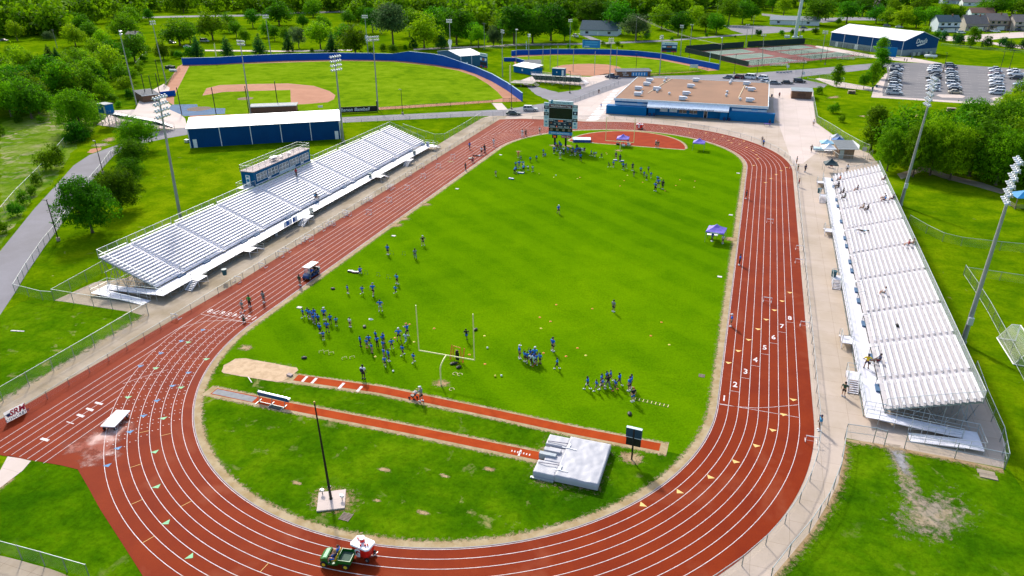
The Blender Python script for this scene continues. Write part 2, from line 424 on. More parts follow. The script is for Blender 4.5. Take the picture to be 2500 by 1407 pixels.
M_DGLASS=mat('dark glass',(.012,.016,.022),.08,0,spec=.8)
M_SHING=mat('grey shingle',(.09,.10,.11),.9,var=.2,scale=2)
M_BRICK=mat('brown brick',(.20,.10,.055),.85,var=.3,scale=3)
M_TYRE=mat('tyre',(.015,.015,.016),.8)
M_RIM=mat('wheel rim',(.45,.46,.47),.35,.7)
M_LAMP=mat('lamp reflector',(.62,.65,.68),.3,.3,var=.05)
M_YELLOW=mat('goal post yellow',(.78,.74,.33),.45,var=.05)
# ================================================================== SETTING
R0,HL,LW=31.18,50.65,1.067
def pp(*a):return[tuple(P(x,y)[:2]) for x,y in a]
def arc(cy,r,a0,a1,n=48):return[(r*cos(a0+(a1-a0)*i/n),cy+r*sin(a0+(a1-a0)*i/n)) for i in range(n+1)]
def stad(r,n=56):return arc(HL,r,0,PI,n)+arc(-HL,r,PI,2*PI,n)
g=MB();g.quad((-1500,-300,0),(1500,-300,0),(1500,2600,0),(-1500,2600,0))
go=g.build('ground',G_LAWN);go['kind']='structure'
sheet('meadow',pp((0,600),(70,505),(130,440),(200,340),(262,290),(230,240),(0,300)),G_MEADOW,.004,step=2,amp=.8)
sheet('grass_verge',pp((0,765),(60,735),(160,735),(320,765),(363,771),(232,850),(132,911),(0,990)),G_NEAR,.005)
sheet('grass_bank',pp((0,1132),(75,1126),(190,1143),(235,1230),(300,1330),(362,1420),(0,1420)),G_NEAR,.005)
sheet('lower_lawn',pp((2070,1060),(2200,1080),(2460,1140),(2500,1200),(2560,1460),(1820,1480),(1950,1340),(2035,1225),(2058,1150)),G_NEAR,.005)
sheet('rough_field',pp((-200,150),(170,132),(330,128),(440,160),(400,235),(240,300),(150,340),(-200,400)),G_ROUGH,.003,step=3,amp=1)
# earth
blob('bare_earth',pp(*[(2275+128*cos(PI*k/9)*(1+.12*sin(k*2.3)),1262+84*sin(PI*k/9)*(1+.15*cos(k*1.7))) for k in range(18)]),M_GRAVEL,.012,mx=.6,n=4)
frayed('bare_earth',[P(x,y) for x,y in((2180,1085),(2195,1130),(2215,1185),(2240,1235))],[(-1.5,0),(-.4,.42),(.5,.42),(1.7,0)],M_GRAVEL,.0125)
frayed('earth_strip',[P(x,y) for x,y in((2066,1085),(2062,1130),(2052,1180),(2026,1235),(1985,1300),(1935,1360),(1880,1425))],[(-.2,.7),(.2,.35),(.7,.15),(1.1,0)],M_BARE,.012)
frayed('earth_edge',[P(x,y) for x,y in((2062,1076),(2130,1085),(2205,1100),(2330,1124),(2450,1150))],[(-1.1,0),(-.4,.3),(.3,.8)],M_BARE,.012)
frayed('gravel_edge',[P(x,y) for x,y in((-60,1022),(132,908),(232,848),(363,769))],[(-1.0,.9),(0,.6),(.8,.3),(1.5,0)],M_GRAVEL,.016)
blob('gravel_spill',pp((2160,1082),(2205,1090),(2230,1160),(2215,1180),(2180,1120)),two_tone('grey gravel',(.33,.32,.33),(.25,.24,.22),.9,fine=8,famt=.5,rag=1.8),.014)
blob('dirt_pile_ground',pp((240,345),(262,335),(283,333),(285,345),(262,349)),M_BARE,.012)
sheet('red_dirt',pp((215,372),(222,364),(246,360),(248,366),(225,375)),M_CLAY,.012,step=1,amp=.3)
blob('gravel_patch',pp((215,358),(225,350),(262,348),(280,354),(240,362)),M_GRAVEL,.011)
for i,q in enumerate([((2090,283),(2115,281),(2113,288)),((2223,281),(2243,279),(2240,287),(2226,287)),((2013,238),(2050,232),(2055,240),(2020,242)),((2113,280),(2130,281),(2120,284))]):
    blob('bare_spot',pp(*q),M_BARE,.012)
# roads
sheet('access_road',pp((-60,700),(0,614),(84,510),(143,446),(179,405),(218,379),(287,354),(330,333),(402,317),(458,312),(640,300),(833,287),(1000,279),(1163,271),(1238,267),(1328,253),(1366,243),
    (1420,217),(1479,196),(1545,187),(1706,184),(1826,180),(1890,175),(2000,167),(2100,158),(2164,153),(2168,164),(2080,175),(2000,183),(1940,190),(2020,207),(2012,214),(1880,216),(1700,198),(1545,200),(1528,208),(1405,251),(1330,272),(1240,283),(1163,284),(1000,292),(833,300),(640,318),(458,329),(407,338),(340,352),(280,378),(246,415),(219,450),(150,548),(110,602),(69,662),(36,716),(0,770),(-60,850)),M_ASPH2,.02)
sheet('gravel_yard',pp((1275,203),(1310,212),(1362,226),(1418,220),(1366,243),(1342,247),(1310,232)),M_ASPH2,.016,step=2,amp=.4)
sheet('parking_lot',pp((2164,153),(2239,154),(2295,156),(2500,169),(2640,180),(2640,268),(2418,253),(2193,239),(2150,236),(2152,220),(2166,180)),M_ASPH,.022)
sheet('parking_kerb',pp((2127,238),(2134,213),(2163,178),(2167,181),(2154,221),(2155,235),(2195,238),(2418,252),(2640,266),(2640,273),(2418,257),(2193,242)),M_CONC3,.026)
sheet('parking_island',pp((2285,233),(2292,231),(2345,232),(2357,236),(2350,240),(2300,239)),M_CONC3,.05)
sheet('parking_island',pp((2417,241),(2430,237),(2500,245),(2500,250),(2425,246)),M_CONC3,.05)
_l=[]
for(a,b,n) in(((2205,236),(2205,160),14),((2246,236),(2262,160),14),((2360,236),(2345,160),14),((2408,246),(2402,166),13)):
    A=P(*a);B=P(*b)
    for i in range(n):
        c=A.lerp(B,i/(n-1));_l+=ribbon([(c.x-2.4,c.y+.1),(c.x+2.4,c.y-.1)],.12)
sheets('parking_lines',_l,M_LINE,.03)
sheet('far_road',pp((1230,109),(1450,105),(1640,97),(1700,92),(1900,76),(2000,68),(2000,72),(1900,80),(1700,95),(1640,101),(1450,109),(1230,112)),M_ASPH2,.02)
sheet('drive',pp((1410,82),(1422,82),(1475,102),(1480,106),(1460,106)),M_ASPH2,.018)
sheet('far_road',pp((340,41),(480,38),(614,36),(718,30),(860,26),(1110,16),(1110,19),(860,30),(718,34),(614,40),(480,42),(340,45)),M_ASPH2,.02)
sheet('park_path',pp((0,143),(40,144),(40,147),(0,147)),M_CONC3,.02)
sheet('park_path',pp((500,122),(700,124),(860,121),(860,124),(700,127),(500,125)),M_CONC3,.02)
sheet('park_path',pp((1010,119),(1240,110),(1240,113),(1010,123)),M_CONC3,.02)
sheet('church_lot',pp((1765,62),(1800,62),(1870,64),(1960,70),(1985,74),(1900,80),(1820,84),(1785,74)),M_ASPH2,.018)
sheet('street',pp((1990,46),(2060,42),(2160,44),(2160,50),(2060,50),(2010,56),(1985,52)),M_ASPH2,.018)
sheet('street',pp((1860,33),(1990,47),(1985,52),(1860,38)),M_ASPH2,.018)
sheet('street',pp((2290,86),(2330,90),(2400,84),(2500,78),(2500,92),(2440,95),(2390,102),(2310,100)),M_CONC3,.018)
sheet('street',pp((2390,100),(2500,112),(2500,120),(2440,112)),M_CONC3,.016)
# concrete
sheet('left_concourse',pp((-220,1120),(0,994),(132,915),(232,854),(363,775),(322,763),(164,738),(133,734),(230,690))+[(-59.6,-44),(-60.8,46),(-47.5,47.5)]+pp((1086,343),(1176,289),(1240,281),(1215,310),(900,500))+[(-41.0,40),(-41,-90)],M_CONC2,.014)
sheet('plaza',pp((1176,289),(1240,272),(1330,262),(1420,222),(1512,202),(1560,190),(1880,190),(1935,203),(1986,222),(1986,250),(1993,300),(2062,350),(2122,375),(2146,400))+[(59.8,56),(58.6,40),(57.9,-32)]+pp((2372,902),(2456,1085),(2450,1143),(2066,1070),(2057,1160),(2030,1215),(1985,1290),(1900,1395),(1870,1440),(1640,1440))+[(30,-70),(36,0),(30,60),(0,85)],M_CONC,.010)
sheet('pale_paving',pp((1890,200),(1985,222),(1990,300),(2040,335),(1960,400),(1935,400),(1900,300),(1888,262)),M_CONC3,.014)
sheet('pale_paving',pp((1420,235),(1512,205),(1540,200),(1508,260),(1478,292),(1330,292),(1390,262)),M_CONC3,.013)
sheet('painted_shade_paving',pp((1480,272),(1890,290),(1905,300),(1640,296),(1478,280)),M_CONC2,.017)  # darker concrete sheet paints the shade in front of the field house
_s=[]
for i in range(11):
    t=i/10;x=1503-t*56;y=222+t*70;w=9+t*9
    _s.append(pp((x-w,y+1.6+t),(x+w*.5,y+1.2+t),(x+w,y-1.6-t),(x-w*.4,y-1.2-t)))
sheets('painted_stripes',_s,M_WHITE,.022)
sheet('front_path',pp((2040,213),(1990,193),(2000,191),(2130,214),(2140,219),(2127,222)),M_CONC3,.024)
sheet('gym_path',pp((1993,112),(2040,118),(2125,134),(2185,138),(2225,141),(2300,155),(2298,158),(2200,150),(2120,140),(2030,125),(1990,115)),M_CONC3,.024)
sheet('baseball_path',pp((1200,252),(1225,252),(1240,268),(1215,269)),M_CONC3,.022)
sheet('bleacher_pad',pp((1270,197),(1300,186),(1440,188),(1480,180),(1560,184),(1545,190),(1480,199),(1420,217),(1418,209)),M_CONC3,.018)
sheet('bleacher_pad',pp((236,305),(280,270),(330,268),(345,235),(400,205),(415,215),(404,245),(452,290),(458,312),(400,316),(300,314)),M_CONC3,.016)
sheet('pathway',pp((2190,425),(2260,405),(2310,425),(2400,447),(2460,468),(2445,474),(2390,458),(2300,435),(2255,418),(2200,438)),M_CONC2,.016)
sheet('far_ramp_path',pp((-60,1195),(0,1150),(20,1113),(76,1126),(55,1150),(0,1192)),M_CONC3,.03)
sheet('bottom_path',pp((-60,1360),(0,1357),(120,1388),(200,1420),(-60,1440)),M_CONC2,.02,step=1,amp=.1)
blob('dirt_corner',pp((-20,1160),(25,1152),(50,1168),(-10,1210)),M_BARE,.011)
# ---- track
trk=[(-42.3,84.0)]+[(-41.7,-40)]+pp((-60,1060))[:1]+pp((-60,1135),(0,1112),(75,1124),(150,1137),(190,1147),(215,1190),(245,1245),(300,1330),(352,1412),(430,1500))
a0=atan2(trk[-1][1]+HL,trk[-1][0])
trk+=arc(-HL,41.2,a0,2*PI*0,40)[1:] if a0<0 else arc(-HL,41.2,a0-2*PI,0,40)[1:]
trk+=arc(HL,41.2,0,PI*.62,34)+[(-29,88.2),(-36,87.2)]
sheet('running_track',trk,M_TRACK,.030)
# muddy dry film on the track
blob('dried_mud_film',pp((110,1105),(160,1060),(235,1035),(300,1020),(365,1005),(372,1030),(315,1075),(300,1125),(245,1150),(190,1150),(150,1135)),M_DUST,.033)
# verge + infield
sheet('infield',stad(R0-.17),G_NEAR,.036)
_q=stad(R0-.18,110);frayed('track_verge',_q+[_q[0]],[(0,1),(.4,.9),(.8,.4),(1.4,0)],M_DIRT,.044)
sheet('playing_field',[q for q in stad(R0-.17) if q[1]>-61.5],G_FIELD,.040)
# kerb line
sheets('track_kerb',ribbon(stad(R0-.12)+[stad(R0-.12)[0]],.10),mat('kerb grey',(.30,.29,.30),.8),.055)
# lane lines
L=[]
for k in range(9):
    r=R0+.02+k*LW
    pts=stad(r,90);L+=ribbon(pts+[pts[0]],.055)
for k in range(0,9):
    x=-(R0+.02+k*LW);yc=math.sqrt(max(0,(R0+8*LW)**2-x*x))
    L+=ribbon([(x,-HL-yc),(x,-HL-yc-40)],.06) if k>0 else[]
    if k<9:L+=ribbon([(x,HL+min(yc,30)),(x,HL+33)],.06) if k<9 and yc<32 else[]
_ok=[]
trkx=[q for q in L]
def inside_px(q):
    c=[(p[0]) for p in q];return True
lim=pp((0,1112),(75,1126),(190,1148))
def below(q):  # clip the straight's lines where the rubber ends
    m=(q[0]+q[2])/2
    return m.y<-81.6 and abs(q[0].x+q[2].x)>0
LL=[]
for q in L:
    a,b,c,d=q
    if abs(a.x-b.x)<1e-3 and b.y<-82.0 and a.x<0:
        e=-82.2+(abs(a.x)-34)*-.0;b=Vector((b.x,e));c=Vector((c.x,e))
        if a.y<e:continue
        q=[a,b,c,d]
    LL.append(q)
# finish and start lines
LL+=ribbon([(-R0,-50.62),(-R0-8*LW,-50.62)],.06)+ribbon([(R0,-50.5),(R0+8*LW,-50.5)],.05)
LL+=ribbon([(-R0,50.6),(-R0-8*LW,50.6)],.10)
cst=[P(x,y) for x,y in((1757,988),(1800,994),(1845,997),(1885,995),(1920,992),(1950,989))]
LL+=ribbon(cst,.05)
cst=[P(x,y) for x,y in((607,788),(560,783),(500,785),(460,795),(428,806))]
LL+=ribbon(cst,.05)
cst=[P(x,y) for x,y in((412,903),(380,912),(340,924),(300,938))]
LL+=ribbon(cst,.05)
stag=[(1785,955),(1810.6,922.7),(1836,893),(1860,864.6),(1880,837.8),(1902,811),(1921,786.6)]
for k,(x,y) in enumerate(stag):
    yy=P(x,y).y;x0=R0+(k+1)*LW;LL+=ribbon([(x0,yy),(x0+LW,yy)],.05)
sheets('lane_lines',LL,M_LINE,.040)
for k,(x,y) in enumerate([(1769.6,974),(1796.5,940.6),(1821.6,908.6),(1846,880),(1868,850),(1890,825),(1911,798),(1930,778)]):
    w=P(x,y);xx=R0+(k+.5)*LW
    o=mesh_obj('lane_number',text_mesh(str(k+1),.95,0,.02),M_LINE,None,(xx,w.y,.042));o['kind']='structure';o.rotation_euler=(0,0,RAD(0));o.scale=(1.15,1.7,1)
for k in range(8):
    xx=-(R0+(k+.5)*LW)
    o=mesh_obj('lane_number',text_mesh(str(k+1),.95,0,.02),M_LINE,None,(xx,-49.3,.042));o['kind']='structure';o.rotation_euler=(0,0,PI);o.scale=(1.15,1.5,1)
def tri(x,y,s=1.0,d=-1):
    w=P(x,y)
    if abs(w.y)<HL:tx,ty=(0,1)
    else:
        v=Vector((w.x,w.y-(HL if w.y>0 else-HL))).normalized();tx,ty=-v.y,v.x
        if ty<0 or w.y<-HL and w.x<0:pass
    t=Vector((tx,ty));n=Vector((-t.y,t.x));c=Vector((w.x,w.y))
    return[c+n*.42*s,c-n*.42*s,c+t*d*.5*s+n*.05]
yel=[(1928.6,714),(1910,734.8),(1891,756.9),(1871,779.7),(1851,803),(1828,829),(1803,856),(1779,885),(1937,975),(1913,1011),(1887,1049),(1847,1087),(1797,1126),(1736,1164),(1661,1200),(1572,1232),
       (1920,409),(1907,417),(1895,426),(1882,436),(1869,446),(1805,352),(1822,360),(1838,368),(1846,378),(1815,345),(1790,339),(1778,343),(1850,388),(1840,404),(1657,298),(1615,313),(1682,325),(1722,325),(1742,340),(1763,333),(1700,343),(1785,349)]
sheets('yellow_marks',[tri(*q) for q in yel],M_YEL,.043)
grn=[(313.6,969),(381.5,898),(443,945),(399.4,1020),(377.6,1102),(381.5,1187),(404,1275),(461,1358),(461,835),(505,876)]
sheets('green_marks',[tri(*q,d=1) for q in grn],M_GRNP,.043)
blu=[(461,909),(422,941),(384,977),(351,1014),(317.5,1053),(288,1093),(262,1135),(444,832),(394,861.6),(344,893),(497,805)]
sheets('blue_marks',[tri(*q,d=1) for q in blu],M_BLUEP,.043)
tk=[]
def tick(r,ang,w=.05):
    c,s_=cos(ang),sin(ang);return ribbon([(r*c,-HL+r*s_),((r+LW)*c,-HL+r*s_+LW*s_)],w)
for(x,y) in[(344,1057),(402,1063),(326,1140),(331,1228),(453,1232),(363,1318),(649,1383)]:
    w=P(x,y);a=atan2(w.y+HL,w.x);rr=hypot(w.x,w.y+HL);k=max(0,round((rr-R0)/LW-.5));tk+=tick(R0+k*LW,a)
sheets('yellow_ticks',tk,M_YEL,.044)
dots=[]
random.seed(4)
for k in range(1,8):
    for j in range(34):
        a=PI+RAD(2+j*1.15)+RAD(k*.9);r=R0+(k+.5)*LW
        if j%3==2:continue
        for d_ in(-.28,.28):
            cx,cy=(r+d_)*cos(a),-HL+(r+d_)*sin(a);dots.append([(cx-.06,cy-.04),(cx+.06,cy-.04),(cx+.06,cy+.05),(cx-.06,cy+.05)])
sheets('hurdle_dots',dots,M_LINE,.044)
rz=lambda x,y:(x/7.035,940+y/7.035)
blk=[[(1620,318),(1650,292),(1780,325),(1745,352)],[(1470,420),(1500,394),(1620,430),(1580,462)],[(1305,525),(1350,500),(1465,535),(1420,568)],[(680,940),(730,908),(860,945),(815,980)],[(1135,640),(1152,630),(1275,668),(1260,680)]]
sheets('zone_blocks',[pp(*[rz(*q) for q in b]) for b in blk],M_LINE,.043)
# box outlines beside hurdles
# ---- infield runways, pit
def around(pts,w,seed):
    c=Vector((sum(p[0] for p in pts)/len(pts),sum(p[1] for p in pts)/len(pts)))
    return pts
pv=pp((520,950),(540,947),(700,980),(1310,1103),(1322,1108),(1318,1128),(1295,1124),(680,1000),(520,961))
run1=pp((727,917),(740,915),(930,945),(1200,1000),(1400,1043),(1612,1084),(1609,1102),(1400,1060),(1190,1017),(930,962),(720,930),(712,925))
vg1=[P(x,y) for x,y in((690,920),(930,953),(1200,1009),(1400,1052),(1630,1097))]
vg2=[P(x,y) for x,y in((505,953),(690,990),(1000,1050),(1330,1118))]
for v_ in(vg1,vg2):frayed('runway_verge',[v_[0].lerp(v_[1],.01)]+v_[1:],[(-1.5,0),(-.85,.7),(-.6,1),(.6,1),(.8,.6),(1.3,0)],M_DIRT,.046)
sheet('long_jump_runway',band([P(x,y) for x,y in((722,923),(930,953),(1200,1009),(1400,1052),(1611,1093))],-.64,.64),M_RUN,.052)
sheet('vault_runway',band([P(x,y) for x,y in((522,956),(690,990),(1000,1050),(1322,1116))],-.62,.62),M_RUN,.052)
sheet('runway_end_mat',band([P(x,y) for x,y in((524,956.5),(622,977))],-.5,.5),mat('grey mat',(.20,.21,.22),.8,var=.2),.06)
lines=[]
for(a,b) in(((738,933),(750,920)),((761,937),(773,924)),((827,950),(840,936)),((872,957),(884,944))):lines+=ribbon([P(*a),P(*b)],.35)
lines+=ribbon([P(1266,1114),P(1272,1100)],.2)
for i in range(7):lines+=ribbon([P(1249+i*7.2,1104+i*1.6),P(1250.5+i*7.2,1100+i*1.6)],.12)
sheets('runway_lines',lines,M_LINE,.058)
pit=pp((541,908),(547,893),(575,877),(600,876),(725,899),(728,905),(710,920),(690,932),(675,934),(545,912))
blob('pit_verge',pp((539,905),(545,888),(575,873),(620,875),(722,890),(745,905),(735,922),(695,938),(665,938),(545,915)),M_DIRT,.050)
sheet('sand_pit',pit,M_SAND,.056,step=.5,amp=.05)
# D zone and mat grounds
dz=[(-15.3,63.9)]+[(15.3*cos(a)*1.0,63.9+16.0*sin(a)) for a in[PI*(1-i/40) for i in range(1,40)]]+[(15.3,63.9)]
frayed('d_zone_verge',dz+[dz[0]],[(-.9,0),(-.3,1),(.3,1)],M_DIRT,.048)
frayed('d_zone_verge',dz+[dz[0]],[(-.3,1),(.3,1),(.9,0)],M_DIRT,.049)
sheet('d_zone',dz,M_DZONE,.052)
for i,(x,y,r) in enumerate([(1077,937,1.1),(1510,368,1.2),(815,1222,2.4),(1353,356,1.4),(1386,357,1.6),(1540,1120,1.2),(600,850,1.0),(1788,585,1.6),(1265,370,.8),(1100,395,.9),(965,550,1.6),(985,535,1.3),(1040,500,1.2),(1310,630,.0)]):
    if r:c=P(x,y);blob('worn_patch',[(c.x+r*cos(a)*1.3,c.y+r*sin(a)) for a in[PI*j/7 for j in range(14)]],M_BARE,.047)
blob('worn_patch',pp((1290,1195),(1275,1130),(1300,1085),(1330,1060),(1420,1068),(1510,1090),(1500,1150),(1480,1225),(1400,1215)),M_BARE,.047)
blob('worn_patch',[(23.6+1.6*cos(a),-63+1.3*sin(a)) for a in[PI*j/6 for j in range(12)]],M_BARE,.0475)
random.seed(3)
for i in range(7):  # small bare spots in the rough turf of the near end
    x,y=random.choice([(random.uniform(560,1250),random.uniform(1060,1280)),(random.uniform(700,1400),random.uniform(1130,1300))])
    c=P(x,y)
    if hypot(c.x,c.y+HL)>28 or c.y>-62:continue
    r=random.uniform(.3,.7);blob('bare_spot',[(c.x+r*cos(a)*1.5,c.y+r*sin(a)*.7) for a in[PI*j/5 for j in range(10)]],M_BARE,.044)
# ---- baseball
sheet('baseball_clay',pp((434,163),(446,157),(600,151),(830,145),(960,147),(1060,158),(1123,168),(1160,180),(1200,198),(1240,222),(1275,248),(1205,250),(1000,264),(830,274),(700,280),(465,286),(398,240),(398,226)),M_CLAY,.010)
sheet('baseball_outfield',pp((462,162),(600,156),(830,149),(960,151),(1060,162),(1120,173),(1160,187),(1190,205),(1215,225),(1228,240),(1205,245),(1000,258),(830,268),(700,274),(560,280),(480,282),(425,270),(425,235)),G_BALL,.014)
sheet('baseball_infield',pp((494,234),(504,216),(537,208),(600,206),(702,204),(766,210),(805,223),(819,233),(815,243),(800,250),(741,255),(680,257),(710,250),(709,220),(600,223),(545,225)),M_CLAY,.018)
c=P(599,241);sheet('pitchers_mound',[(c.x+2.7*cos(a),c.y+2.7*sin(a)) for a in[PI*j/12 for j in range(24)]],mat('mound clay',(.16,.09,.05),.95),.020)
sheet('home_turf',pp((410,266),(420,256),(481,255),(484,264),(550,265),(549,278),(450,284)),mat('blue turf',(.02,.09,.20),.9,var=.25,scale=.4),.022)
c=P(486,266);sheet('home_plate_circle',[(c.x+3.8*cos(a),c.y+3.8*sin(a)) for a in[PI*j/12 for j in range(24)]],mat('home clay',(.13,.09,.06),.95),.026)
# ---- softball
sheet('softball_clay_track',pp((1249,138),(1264,135),(1348,132),(1428,132),(1492,133),(1556,137),(1612,143),(1652,150),(1700,159),(1754,172),(1690,176),(1500,187),(1380,184),(1262,168)),M_CLAY,.010)
sheet('softball_outfield',pp((1255,140),(1348,135),(1428,134.5),(1492,136),(1556,140),(1612,147),(1652,155),(1690,163),(1730,174),(1690,175),(1500,186),(1380,183),(1265,168)),G_BALL,.014)
sheet('softball_infield',pp((1350,172),(1356,163),(1376,159),(1410,156.5),(1444,156),(1484,158),(1510,163),(1522,170),(1510,180),(1444,186),(1395,183)),M_CLAY,.018)
# ---- tennis
TA,TB,TC,TD=[P(x,y) for x,y in((1676,127),(1966,108),(2122,134),(1829,165))]
def tq(u,v):return(TA*(1-u)*(1-v)+TB*u*(1-v)+TC*u*v+TD*(1-u)*v)[:2]
sheet('tennis_ground',[tq(0,0),tq(1,0),tq(1,1),tq(0,1)],two_tone('maroon court',(.24,.09,.08),(.19,.08,.07),.1,fine=2),.015)
_t=[];_w=[]
for(u0,u1) in((.06,.42),(.55,.93)):
    for(v0,v1) in((.06,.30),(.37,.61),(.68,.93)):
        _t.append([tq(u0,v0),tq(u1,v0),tq(u1,v1),tq(u0,v1)])
        e=.015;c4=[tq(u0+e,v0+e),tq(u1-e,v0+e),tq(u1-e,v1-e),tq(u0+e,v1-e)]
        for a,b in zip(c4,c4[1:]+c4[:1]):_w+=ribbon([a,b],.1)
        um=(u0+u1)/2
        for u in(u0+.09,u1-.09):_w+=ribbon([tq(u,v0+.04),tq(u,v1-.04)],.1)
sheets('tennis_courts',_t,two_tone('green court',(.15,.22,.17),(.20,.25,.20),.1,fine=2),.020)
sheets('tennis_lines',_w,M_LINE,.026)
# ================================================================== STANDS
def rail(mb,a,b,h=1.07,n=None,r=.03,mid=True):
    a=Vector(a);b=Vector(b);up=Vector((0,0,h));L=(b-a).length;n=n or max(1,round(L/1.9))
    mb.tube(a+up,b+up,r,6)
    if mid:mb.tube(a+up*.5,b+up*.5,r*.7,5)
    for i in range(n+1):
        q=a.lerp(b,i/n);mb.tube(q,q+up,r,5)
def screen(name,pts,h,m,parent=None,z=0.0):
    """see-through wire panel standing on a line of points"""
    mb=MB()
    for a,b in zip(pts,pts[1:]):
        za=a[2] if len(a)>2 else z;zb=b[2] if len(b)>2 else z
        mb.quad((a[0],a[1],za+.03),(b[0],b[1],zb+.03),(b[0],b[1],zb+h),(a[0],a[1],za+h))
    return mb.build(name,m,parent)
def stand(name,label,loc,rz,L,W0,zd,rows,z0,rise,aisles,steps,stairs,mt,sgn,gapbox=None):
    T=.61
    root=empty(name,(loc[0],loc[1],0),rz,label,'bleachers')
    D=W0+rows*T;ztop=z0+rise*(rows-1)
    w=MB();w.box(0,0,zd-.06,W0,L,zd)
    for k in range(1,int(W0/.28)):w.box(k*.28-.008,0,zd+.001,k*.28+.008,L,zd+.004)
    w.build('walkway',M_ALU,root)
    segs=[];c=sorted(aisles)
    for i in range(rows):
        d=W0+i*T;z=z0+i*rise
        m=MB();m.box(d,0,z-.05,d+T,L,z);m.box(d-.004,.01,z-rise-.04,d+.02,L-.01,z-.051)
        m.build('foot_plank',mt,root)
        m=MB();e=[0]+[v for a in c for v in(a-.45,a+.45)]+[L]
        for a,b in zip(e[::2],e[1::2]):
            if b-a<.5:continue
            m.box(d+.28,a+.02,z+.39,d+.56,b-.02,z+.43)
            for k in range(int((b-a)/1.83)+1):
                s=a+.05+k*(b-a-.1)/max(1,int((b-a)/1.83));m.box(d+.38,s-.025,z,d+.44,s+.025,z+.39)
        m.build('seat_plank',M_ALU,root)
    for a in c:
        m=MB()
        for i in range(rows):m.box(W0+i*T-.25,a-.42,z0+i*rise-rise*.55,W0+i*T,a+.42,z0+i*rise-rise*.45)
        for k in range(0,rows-2,4):
            p0=Vector((W0+k*T+.3,a,z0+k*rise));p1=Vector((W0+(k+2)*T+.3,a,z0+(k+2)*rise));up=Vector((0,0,.9))
            m.path([p0,p0+up,p1+up,p1],.022,5)
        m.build('aisle_steps',M_ALU,root)
    for s in steps:
        m=MB();m.box(W0-.42,s-.75,zd,W0+.0,s+.75,zd+.22)
        m.build('entry_step',mat('step tread blue',(.05,.12,.22),.6),root)
        m=MB();m.tube((W0-.35,s+.7*sgn,zd),(W0-.35,s+.7*sgn,zd+1.15),.035,6);m.tube((W0-.35,s+.7*sgn,zd+1.1),(W0+.5,s+.7*sgn,zd+1.45),.03,6);m.tube((W0+.5,s+.7*sgn,zd+.3),(W0+.5,s+.7*sgn,zd+1.45),.03,6)
        m.build('step_rail',M_GALV,root)
    f=MB();n=int(L/1.85)
    for k in range(n+1):
        s=k*L/n
        for j in range(0,rows+1,3):
            d=W0+j*T;zz=z0+j*rise-.1
            f.beam((d,s,0),(d,s,min(zz,ztop)),.06,.06)
            if j+3<=rows:
                f.beam((d,s,.3 if(j//3)%2 else zz-.1),(d+3*T,s,z0+(j+3)*rise-.2 if(j//3)%2 else.3),.05,.05)
        for d in(.05,W0*.6):f.beam((d,s,0),(d,s,zd-.06),.06,.06)
        f.beam((.05,s,.1),(W0*.6,s,zd-.15),.05,.05)
        f.beam((0,s,zd-.1),(W0,s,zd-.1),.06,.1);f.beam((W0,s,z0-.15),(D-.1,s,ztop-.12),.08,.14)
        if k<n:
            s2=(k+1)*L/n;f.beam((.05,s,.1 if k%2 else zd-.15),(.05,s2,zd-.15 if k%2 else.1),.05,.05)
            f.beam((D-.3,s,.4 if k%2 else ztop-.5),(D-.3,s2,ztop-.5 if k%2 else.4),.05,.05)
    for(d,zz) in((.05,.12),(W0+3*T,1.0),(W0+6*T,1.4),(W0+9*T,1.8),(D-.3,2.4),(D-.3,.5),(W0+6*T,.4)):f.beam((d,0,zz),(d,L,zz),.06,.06)
    f.build('frame',M_GALV,root)
    # railings
    g=MB();cuts=sorted([(a,b) for(a,b,_) in stairs]);cur=0
    for a,b in cuts+[(L,L)]:
        if a-cur>.5:rail(g,(0,cur,zd),(0,a,zd))
        cur=b
    g.build('front_railing',M_GALVL,root)
    cur=0;pts=[]
    for a,b in cuts+[(L,L)]:
        if a-cur>.5:screen('front_mesh',[(0,cur,zd),(0,a,zd)],1.0,M_CHAIN,root)
        cur=b
    zt=ztop
    parts=[(0,L)] if not gapbox else[(0,gapbox[0]),(gapbox[1],L)]
    for a,b in parts:g=MB();rail(g,(D,a,zt-.25),(D,b,zt-.25),1.5,None,.04,False);g.build('rear_railing',M_GALVL,root)
    for a,b in parts:screen('rear_mesh',[(D,a,zt-.25),(D,b,zt-.25)],1.45,M_SCREEN if sgn>0 else M_CHAIN,root)
    for s in(0,L):
        g=MB();rail(g,(W0,s,z0-.2),(D,s,ztop-.2),1.5,6,.03,False);rail(g,(0,s,zd),(W0,s,zd),1.07,2) if s==0 else None
        g.build('end_railing',M_GALVL,root)
        screen('end_mesh',[(W0,s,z0-.2),(D,s,ztop-.2)],1.45,M_CHAIN,root)
    for(a,b,dr) in stairs:  # platform a..b with a flight going down to side dr
        m=MB();m.box(-1.25,a,zd-.06,0,b,zd)
        for s in(a,b):m.beam((-1.2,s,0),(-1.2,s,zd),.06,.06)
        m.beam((-1.2,a,.1),(-1.2,b,zd-.1),.05,.05)
        st=b if dr>0 else a;ns=6
        for k in range(ns):
            z=zd-(k+1)*zd/(ns+1);y0=st+dr*k*.29;m.box(-1.2,min(y0,y0+dr*.28),z-.04,-.1,max(y0,y0+dr*.28),z)
        for x in(-1.22,-.08):
            m.beam((x,st,zd),(x,st+dr*ns*.29,.1),.05,.2)
        m.build('stair_flight',M_ALU,root)
        g=MB();rail(g,(-1.25,a,zd),(-1.25,b,zd));e=a if dr>0 else b;rail(g,(-1.25,e,zd),(0,e,zd),1.07,1)
        g.build('stair_railing',M_GALVL,root)
